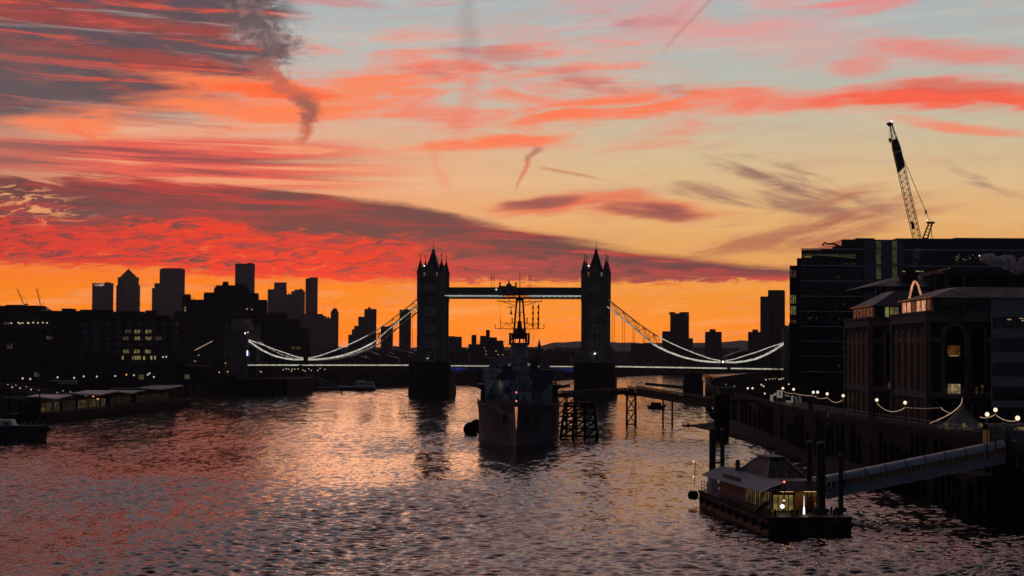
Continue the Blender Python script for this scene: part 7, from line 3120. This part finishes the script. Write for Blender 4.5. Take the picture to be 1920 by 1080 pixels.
# ------------------------------------------------------------------ passenger pier in the right foreground
A0 = Vector((28.9, 199.3, 0))       # near left corner of the pontoon
A1 = Vector((23.9, 239.0, 0))       # far left corner
PL = (A1 - A0).length
PANG = math.atan2((A1 - A0).y, (A1 - A0).x)
PM = Matrix.Translation(A0) @ Matrix.Rotation(PANG, 4, 'Z')     # local x away from the camera, local -y to the right bank


def pier():
    W = 9.6
    root = thing('passenger_pier', 'floating passenger pier with a glazed lantern roof and lit waiting room in the right foreground', 'pier', PM @ Vector((PL / 2, -W / 2, 0)))
    b = MB(PM)
    b.prism([(0, .0), (PL, -1.5), (PL + 1.2, -4), (PL, -W + .5), (0, -W)], -.8, 2.0)
    hull = b.build('pontoon', MAT['black'], root)
    b = MB(PM)
    for x0, y0, x1, y1 in ((0, .05, PL, -1.45), (-.06, 0, -.06, -W), (0, -W - .05, PL, -W + .45)):
        b.bar((x0, y0, 1.85), (x1, y1, 1.85), .22, .3)
        b.bar((x0, y0, .9), (x1, y1, .9), .18, .25)
    b.build('rubbing_strake', MAT['timber'], hull)
    for k in range(9):
        b = MB(PM)
        x = 1.5 + k * 4.4
        y = .25 - 1.5 * x / PL
        b.rod((x, y - .05, 1.0), (x, y + .25, 1.0), .5, 12)
        b.build('tyre_fender', MAT['rubber'], hull)
    # tyre bundle at the far end
    b = MB(PM)
    b.rod((PL - .1, -.9, 1.3), (PL + .6, -.5, 1.3), .62, 14)
    b.build('tyre_fender', MAT['rubber'], hull)
    b = MB(PM)
    b.hexa([(PL - 3.2, -2.4, 2), (PL - .4, -2.4, 2), (PL - .4, -3.4, 2), (PL - 3.2, -3.4, 2)], [(PL - 2.2, -2.4, 4.2), (PL - 1.2, -2.4, 4.2), (PL - 1.2, -3.4, 4.2), (PL - 2.2, -3.4, 4.2)])
    b.build('winch_house', MAT['zinc'], root)
    # walls of the waiting room
    x0, x1, y0, y1, zf, ze = 7.5, 33.0, -2.5, -8.3, 2.0, 4.55
    b = MB(PM)
    b.box(x0 + .2, x1 - .2, y1 + .2, y0 - .2, 2.02, 2.12)
    b.build('floor', MAT['timber'], root)
    wl = MB(PM)
    wl.box(20.0, x1, y0 - .12, y0, zf, ze)           # cedar boarding, far half of the river side
    wl.box(x1 - .12, x1, y1, y0, zf, ze)
    wl.box(x0, x1, y1 - .12, y1, zf, ze)
    wl.box(x0, x0 + .12, y1, -5.2, zf, 3.7)
    cedar = wl.build('cedar_wall', MAT['wood'], root)
    # glazing, lit from inside
    k = 0
    x = x0 + .2
    while x < 19.6:
        b = MB(PM)
        b.box(x, x + .82, y0 - .1, y0 - .04, zf + .15, ze - .1)
        b.build('lit_window', MAT['L_pierwin'] if k % 4 else MAT['L_pierdim'], root)
        x += .98
        k += 1
    for j in range(4):
        b = MB(PM)
        b.box(x0 + .03, x0 + .09, -2.65 - j * .62, -2.65 - (j + 1) * .62 + .1, zf + .1, 3.9)
        b.build('lit_window', MAT['L_pierbright'], root)
    b = MB(PM)
    for x in np.arange(x0, 20.2, .98):
        b.bar((x + .1, y0, zf), (x + .1, y0, ze), .12, .1)
    for j in range(5):
        b.bar((x0, -2.6 - j * .62, zf), (x0, -2.6 - j * .62, ze), .1, .1)
    b.build('mullion', MAT['black'], root)
    b = MB(PM)
    b.box(x0 + .02, x0 + .1, -8.2, -5.3, 3.72, 4.4)
    b.build('clerestory', MAT['L_glow'], root)
    for ya, yb in ((-3.2, -4.7), (-6.0, -7.4)):
        b = MB(PM)
        b.box(x0 - 1.2, x0 - .9, yb, ya, 4.36, 4.48)
        b.build('tube_light', MAT['L_tube'], root)
    # roof: sloped zinc eaves over the river side, flat deck, glazed lantern
    b = MB(PM)
    n = 27
    xa, xb = 5.6, 34.8
    for k in range(n):
        f0, f1 = xa + (xb - xa) * k / n, xa + (xb - xa) * (k + 1) / n - .1
        b.hexa([(f0, -.6, 4.35), (f1, -.6, 4.35), (f1, -.6, 4.43), (f0, -.6, 4.43)], [(f0, -3.4, 5.45), (f1, -3.4, 5.45), (f1, -3.4, 5.53), (f0, -3.4, 5.53)])
        b.bar((f1 + .05, -.6, 4.44), (f1 + .05, -3.4, 5.54), .1, .14)
    b.build('canopy', MAT['zinc'], root)
    b = MB(PM)
    b.hexa([(4.9, -1.0, 4.5), (4.9, -9.2, 4.5), (7.2, -8.0, 5.4), (7.2, -3.4, 5.4)], [(4.9, -1.0, 4.62), (4.9, -9.2, 4.62), (7.2, -8.0, 5.52), (7.2, -3.4, 5.52)])
    b.box(7.2, 33.5, -8.6, -3.42, 5.38, 5.5)
    for j in range(9):
        y = -1.3 - j * .95
        b.bar((4.95, y, 4.66), (7.2, -3.6 - j * .54, 5.56), .08, .1)
    b.build('roof', MAT['slate'], root)
    # dark sign board on the canopy
    b = MB(PM)
    b.bar((17.5, -1.3, 4.95), (26.0, -1.3, 4.95), .12, .55)
    b.build('sign_board', MAT['black'], root)
    # lantern: glazed hipped frame
    lx0, lx1, ly0, ly1, lz0, lz1 = 12.5, 26.5, -3.3, -8.3, 5.5, 7.6
    B = [Vector((lx0, ly0, lz0)), Vector((lx1, ly0, lz0)), Vector((lx1, ly1, lz0)), Vector((lx0, ly1, lz0))]
    T = [Vector((17.2, -5.0, lz1)), Vector((22.4, -5.0, lz1)), Vector((22.4, -6.7, lz1)), Vector((17.2, -6.7, lz1))]
    b = MB(PM)
    b.hexa(B, T)
    lan = b.build('lantern_glass', MAT['pane'], root)
    b = MB(PM)
    for i in range(4):
        j = (i + 1) % 4
        b.bar(B[i], T[i], .11, .11)
        b.bar(B[i], B[j], .1, .1)
        b.bar(T[i], T[j], .1, .1)
        m = 6 if i % 2 == 0 else 4
        for k in range(1, m):
            f = k / m
            b.bar(B[i] + (B[j] - B[i]) * f, T[i] + (T[j] - T[i]) * f, .05, .05)
        for f in (.35, .7):
            b.bar(B[i] + (T[i] - B[i]) * f, B[j] + (T[j] - B[j]) * f, .05, .05)
        b.bar((B[i] + B[j]) / 2, T[i], .05, .05)
        b.bar((B[i] + B[j]) / 2, T[j], .05, .05)
    b.build('lantern_frame', MAT['steel'], lan)
    b = MB(PM)
    b.hexa([(16.9, -4.8, 7.58), (22.7, -4.8, 7.58), (22.7, -6.9, 7.58), (16.9, -6.9, 7.58)], [(17.0, -4.9, 7.8), (22.6, -4.9, 7.8), (22.6, -6.8, 7.8), (17.0, -6.8, 7.8)])
    b.build('ridge_cap', MAT['slate'], lan)
    for (x, y) in ((26.5, -3.3), (12.0, -8.3)):
        b = MB(PM)
        b.rod((x, y, 5.5), (x, y, 6.6), .3, 10)
        b.ball((x, y, 6.6), .32, 10, 6)
        b.build('roof_vent', MAT['lead'], root)
    # deck railings
    b = MB(PM)
    for z in (2.5, 2.95, 3.35):
        b.bar((5.5, -.25, z), (PL - 1, -1.55, z), .05, .05)
    for k in range(19):
        x = 5.5 + (PL - 6.5) * k / 18
        y = -.25 - 1.3 * (x - 5.5) / (PL - 6.5)
        b.bar((x, y, 2.0), (x, y, 3.38), .07, .07)
    b.build('railing', MAT['steel'], root)
    # ramp frame near the end, lamps, masts
    b = MB(PM)
    b.bar((6.5, -.4, 2.1), (3.2, -.8, 3.5), .9, .14)
    b.bar((6.5, -.4, 2.1), (6.5, -.4, 3.3), .1, .1)
    b.bar((3.2, -.8, 2.0), (3.2, -.8, 3.5), .1, .1)
    b.build('boarding_ramp', MAT['steel'], root)
    p = PX(1468, 949.5, 203.0)
    for (u, v, Y, r_, mm) in ((1467, 949.5, 203.2, .24, 'L_white'), (1449, 958, 202.2, .17, 'L_pierbright'), (1470, 938.5, 203.4, .12, 'L_red2'), (1470.5, 903.5, 203.4, .13, 'L_red')):
        p = PX(u, v, Y)
        b = MB()
        b.ball(tuple(p), r_, 10, 6)
        b.build('lamp', MAT[mm], root)
    a, c_ = PX(1471, 962, 203.4), PX(1471, 902, 203.4)
    b = MB()
    b.rod(a, c_, .06, 6)
    b.build('light_mast', MAT['iron'], root)
    a = PX(1507.5, 962, 203.8)
    b = MB()
    b.rod((a.x, a.y, 2.0), (a.x, a.y, 2.75), .11, 8, .09)
    b.rod((a.x, a.y, 2.75), (a.x, a.y, 4.1), .035, 8, .008)
    b.build('light_column', MAT['L_white'], root)
    a, c_ = PX(1302.5, 908, 238.4), PX(1303.5, 866, 238.4)
    b = MB()
    b.rod(a, c_, .055, 6)
    b.build('light_mast', MAT['rust'], root)
    for (u, v) in ((1300.5, 865.5), (1300.5, 893.5)):
        q = PX(u, v, 238.4)
        b = MB()
        b.ball(tuple(q), .11, 8, 5)
        b.build('lamp', MAT['L_red2'], root)
    for (x, y, h) in ((2.0, -1.0, .7), (2.0, -3.6, .7), (2.2, -8.6, .7), (4.2, -8.9, .8)):
        b = MB(PM)
        b.rod((x, y - .3, 2), (x, y - .3, 2 + h), .14, 8)
        b.rod((x, y + .3, 2), (x, y + .3, 2 + h), .14, 8)
        b.build('bollard', MAT['black'], root)
    b = MB(PM)
    b.box(5.8, 6.9, -8.4, -7.4, 2.0, 3.0)
    b.build('equipment_box', MAT['whitepaint'], root)
    # mooring chain hanging along the near end
    b = MB()
    for (u0, v0, u1, v1, sg) in ((1484, 964, 1530, 996, 3.5), (1572, 966, 1549, 997, 1.5)):
        pts = []
        for k in range(9):
            f = k / 8
            q = PX(u0 + (u1 - u0) * f, v0 + (v1 - v0) * f + sg * 4 * f * (1 - f), 198.2)
            pts.append(tuple(q))
        b.path(pts, .05, 5)
    b.build('mooring_chain', MAT['lead'], root)


MAT['L_pierwin'] = emat('pier_window', (1.0, 0.66, 0.22), 0.06, 0.8)
MAT['L_pierdim'] = emat('pier_window_dim', (1.0, 0.62, 0.28), 0.03, 0.5)
MAT['L_pierbright'] = emat('pier_window_bright', (1.0, 0.74, 0.20), 0.11, 0.6)
MAT['L_tube'] = emat('pier_tube_light', (1.0, 0.60, 0.25), 1.6)
MAT['L_red2'] = emat('pale_red_lamp', (1.0, 0.55, 0.42), 1.4)
pier()
point_lamp((6.6, -3.9, 4.2), 9.0, (1.0, 0.6, 0.28), PM)
point_lamp((6.6, -6.7, 4.2), 9.0, (1.0, 0.6, 0.28), PM)

PILES = [(1517.5, 207.5, 826, 5.0, 'first tall dark pile right of the lit pier end, left of the thickest one'), (1539, 204.5, 828, 8.5, 'thickest tall dark pile standing at the lit end of the passenger pier'), (1576.5, 205.5, 850, 4.6, 'slim dark pile right of the thickest one, in front of the covered gangway'),
         (1336, 243.0, 802, 6.2, 'left pile of the ladder pair behind the far end of the passenger pier'), (1354.5, 244.0, 803, 4.2, 'right pile of the ladder pair behind the far end of the passenger pier')]
for u, Y, v, rw, lab in PILES:
    p = PX(u, v, Y)
    r_ = rw * Y / FPX
    root = thing('mooring_pile', lab, 'pile', (p.x, Y, 0), 'mooring piles of the passenger pier')
    b = MB()
    b.rod((p.x, Y, -2), (p.x, Y, p.z - .25), r_, 14)
    b.build('shaft', MAT['black'], root, smooth=False)
    b = MB()
    b.rod((p.x, Y, p.z - .25), (p.x, Y, p.z), r_ + .05, 14, r_ * .7)
    b.build('cap', MAT['lead'], root)
    b = MB()
    b.box(p.x - r_ - .3, p.x + r_ + .3, Y - r_ - .2, Y - r_, 2.15, 2.6)
    b.box(p.x - r_ - .3, p.x + r_ + .3, Y + r_, Y + r_ + .2, 2.15, 2.6)
    b.box(p.x - r_ - .32, p.x - r_ - .1, Y - r_ - .1, Y + r_ + .1, 2.2, 2.55)
    b.box(p.x + r_ + .1, p.x + r_ + .32, Y - r_ - .1, Y + r_ + .1, 2.2, 2.55)
    b.build('guide_collar', MAT['iron'], root)
p0, p1 = PX(1343, 870, 243.5), PX(1350, 870, 243.5)
b = MB()
for z in np.arange(1.0, 9.2, 1.5):
    b.bar((p0.x - .1, 243.5, z), (p1.x + .1, 243.5, z), .12, .16)
o = b.build('pile_ladder', MAT['iron'])
tag(o, 'steel rungs joining the pair of piles behind the far end of the passenger pier', 'ladder')


# covered gangway to the quay
def covered_gangway():
    Y = 224.0
    a = PX(1549, 936, Y)
    c_ = PX(1886, 868, Y)
    d = Vector((c_.x - a.x, 0, c_.z - a.z))
    L = d.length
    ht = PX(1549, 893, Y).z - a.z
    root = thing('covered_gangway', 'long covered gangway with a ribbed barrel roof sloping up to the quay', 'gangway', (a.x, Y, a.z))
    dn = d.normalized()
    up = Vector((0, 0, 1))
    Wd = 2.6

    def Q(s, y, z):
        p = Vector((a.x, Y + y, a.z)) + dn * s + up * z
        return (p.x, p.y, p.z)
    hs = ht * .40
    b = MB()
    for y in (0, Wd):
        b.hexa([Q(0, y, 0), Q(0, y + .12, 0), Q(0, y + .12, hs), Q(0, y, hs)], [Q(L, y, 0), Q(L, y + .12, 0), Q(L, y + .12, hs), Q(L, y, hs)])
    b.build('side_panel', MAT['gang'], root)
    b = MB()
    b.hexa([Q(0, .12, .15), Q(0, Wd, .15), Q(0, Wd, .3), Q(0, .12, .3)], [Q(L, .12, .15), Q(L, Wd, .15), Q(L, Wd, .3), Q(L, .12, .3)])
    b.build('floor', MAT['iron'], root)
    b = MB()
    b.bar(Q(0, -.05, .06), Q(L, -.05, .06), .14, .14)
    b.bar(Q(0, -.05, hs), Q(L, -.05, hs), .1, .1)
    b.bar(Q(0, -.05, ht * .70), Q(L, -.05, ht * .70), .1, .1)
    b.bar(Q(0, Wd + .15, ht * .70), Q(L, Wd + .15, ht * .70), .1, .1)
    n = 34
    rr = random.Random(5)
    for k in range(n + 1):
        s = L * k / n
        for y in (-.03, Wd + .12):
            b.bar(Q(s, y, hs), Q(s, y, ht * .70), .07, .07)
    for k in (2, 5, 9, 15, 20, 23):
        b.bar(Q(L * k / n, -.03, hs), Q(L * (k + 1) / n, -.03, ht * .70), .05, .05)
    b.build('window_frame', MAT['zinc'], root)
    for k in range(n):
        b = MB()
        s0, s1 = L * k / n + .06, L * (k + 1) / n - .06
        b.hexa([Q(s0, .02, hs + .05), Q(s0, .06, hs + .05), Q(s0, .06, ht * .68), Q(s0, .02, ht * .68)], [Q(s1, .02, hs + .05), Q(s1, .06, hs + .05), Q(s1, .06, ht * .68), Q(s1, .02, ht * .68)])
        b.build('window', MAT['L_gang'] if 3 < k else MAT['glass'], root)
    # barrel roof and ribs
    b, rb = MB(), MB()
    m = 8
    prof = [(Wd / 2 - (Wd / 2 + .18) * math.cos(math.pi * i / m), ht * .70 + ht * .30 * math.sin(math.pi * i / m)) for i in range(m + 1)]
    vs = [Q(0, y, z) for y, z in prof] + [Q(L, y, z) for y, z in prof]
    b.add(vs, [(i, i + 1, m + 2 + i, m + 1 + i) for i in range(m)])
    b.build('barrel_roof', MAT['gangroof'], root, smooth=True)
    nb = 9
    for k in range(nb + 1):
        s = L * k / nb
        rb.path([Q(s, y, z + .03) for y, z in prof], .07, 5)
    rb.build('roof_rib', MAT['iron'], root)
    # support under the shore end
    b = MB()
    b.box(c_.x - 1.2, c_.x + 1.8, Y - .2, Y + 3, -1, c_.z - .2)
    b.build('abutment', MAT['darkconcrete'], root)


MAT['gang'] = pmat('grey_blue_panel', (0.30, 0.31, 0.35), 0.55, 0.15, 0.5)
MAT['gangroof'] = pmat('grey_polycarbonate', (0.32, 0.33, 0.37), 0.4, 0.12, 0.5)
MAT['L_gang'] = emat('gangway_window', (1.0, 0.55, 0.25), 0.004, 0.4)
covered_gangway()


# arched glazed pier entrance on the quay
def pier_entrance():
    Y = 226.0
    x0 = PX(1858, 820, Y).x
    root = thing('pier_entrance', 'arched glazed entrance vault at the quay end of the covered gangway', 'entrance hall', (x0 + 6, Y, QZ))
    zb = PX(1870, 835, Y).z
    zt = PX(1870, 795, Y).z
    r_ = (zt - zb)
    yc = Y + 2.2
    prof = [(yc - 2.6 * math.cos(math.pi * i / 10), zb + r_ * math.sin(math.pi * i / 10)) for i in range(11)]
    b = MB()
    x1 = x0 + 14
    vs = [(x0, y, z) for y, z in prof] + [(x1, y, z) for y, z in prof]
    b.add(vs, [(i, i + 1, 12 + i, 11 + i) for i in range(10)])
    b.build('vault_glass', MAT['vault'], root, smooth=True)
    b = MB()
    for k, x in enumerate((x0, x0 + 2.2, x0 + 4.4, x0 + 7, x0 + 10, x0 + 13)):
        b.path([(x, y, z) for y, z in prof], .16 if k else .1, 6)
        b.bar((x, prof[0][0], 2), (x, prof[0][0], zb), .3, .3)
    for i in (2, 4, 5):
        b.rod((x0, prof[i][0], prof[i][1]), (x1, prof[i][0], prof[i][1]), .05, 5)
    b.build('rib', MAT['black'], root)
    b = MB()
    b.box(x0 + 2.0, x1, Y + .2, Y + 4.4, QZ - 3.5, zb)
    b.build('base_wall', MAT['darkconcrete'], root)
    for k, (u, v, mm) in enumerate(((1895, 827, 'L_dim'), (1912, 805, 'L_yellow'), (1917, 803, 'L_yellow'))):
        p = PX(u, v, Y)
        b = MB()
        b.box(p.x - .6, p.x + .6, Y - .55 if k == 0 else Y + .3, Y - .45 if k == 0 else Y + .5, p.z - .12, p.z + .12)
        b.build('lamp', MAT[mm], root)
    b = MB()
    b.box(x0 - .05, x0, yc - 1.6, yc + 1.6, zb - .2, zb + r_ * .7)
    b.build('lit_end_wall', MAT['L_gang2'], root)
    # piled platform carrying it
    b = MB()
    b.box(x0 - 2.5, x1, Y - 2, Y + 9, QZ - 4.4, QZ - 3.5)
    b.build('platform', MAT['darkconcrete'], root)
    for k in range(7):
        for y in (Y - 1.4, Y + 4):
            b = MB()
            b.rod((x0 - 1.8 + k * 1.5, y, -2), (x0 - 1.8 + k * 1.5, y, QZ - 4.4), .32, 8)
            b.build('pile', MAT['timber'], root)


MAT['vault'] = pmat('vault_glazing', (0.10, 0.085, 0.07), 0.3, 0.2, 0.4)
MAT['L_gang2'] = emat('vault_end_glow', (1.0, 0.5, 0.2), 0.03, 0.3)
pier_entrance()


# quay terrace with low pavilion walls between the river wall and the brick buildings
def promenade():
    b = MB()
    pts = [(bank_x(SOUTH, y) + 1.3, y) for y in (150, 226, 263, 294, 348, 400, 446)]
    vs = [(x, y, QZ + .35) for x, y in pts] + [(x + 9, y, QZ + .35) for x, y in pts]
    n = len(pts)
    b.add(vs, [(i, i + n, i + n + 1, i + 1) for i in range(n - 1)])
    o = b.build('pavement', MAT['paving'], origin=(64, 300, QZ))
    structure(o)
    o['label'] = 'dark paved promenade along the right-hand quay'


promenade()


# ================================================================== dawn haze over the river
def haze():
    b = MB()
    b.box(-4900, 4900, -600, 9900, -5.0, 330.0)
    m = bpy.data.materials.new('haze_air')
    m.use_nodes = True
    nt = m.node_tree
    nt.nodes.remove(nt.nodes['Principled BSDF'])
    pv = nt.nodes.new('ShaderNodeVolumePrincipled')
    pv.inputs['Color'].default_value = (0.80, 0.74, 0.80, 1)
    pv.inputs['Density'].default_value = 0.000047
    pv.inputs['Anisotropy'].default_value = 0.2
    nt.links.new(pv.outputs[0], nt.nodes['Material Output'].inputs['Volume'])
    o = b.build('haze', m, origin=(0, 0, 0))
    tag(o, 'thin dawn haze over the river and the far town', 'haze', kind='stuff')


haze()
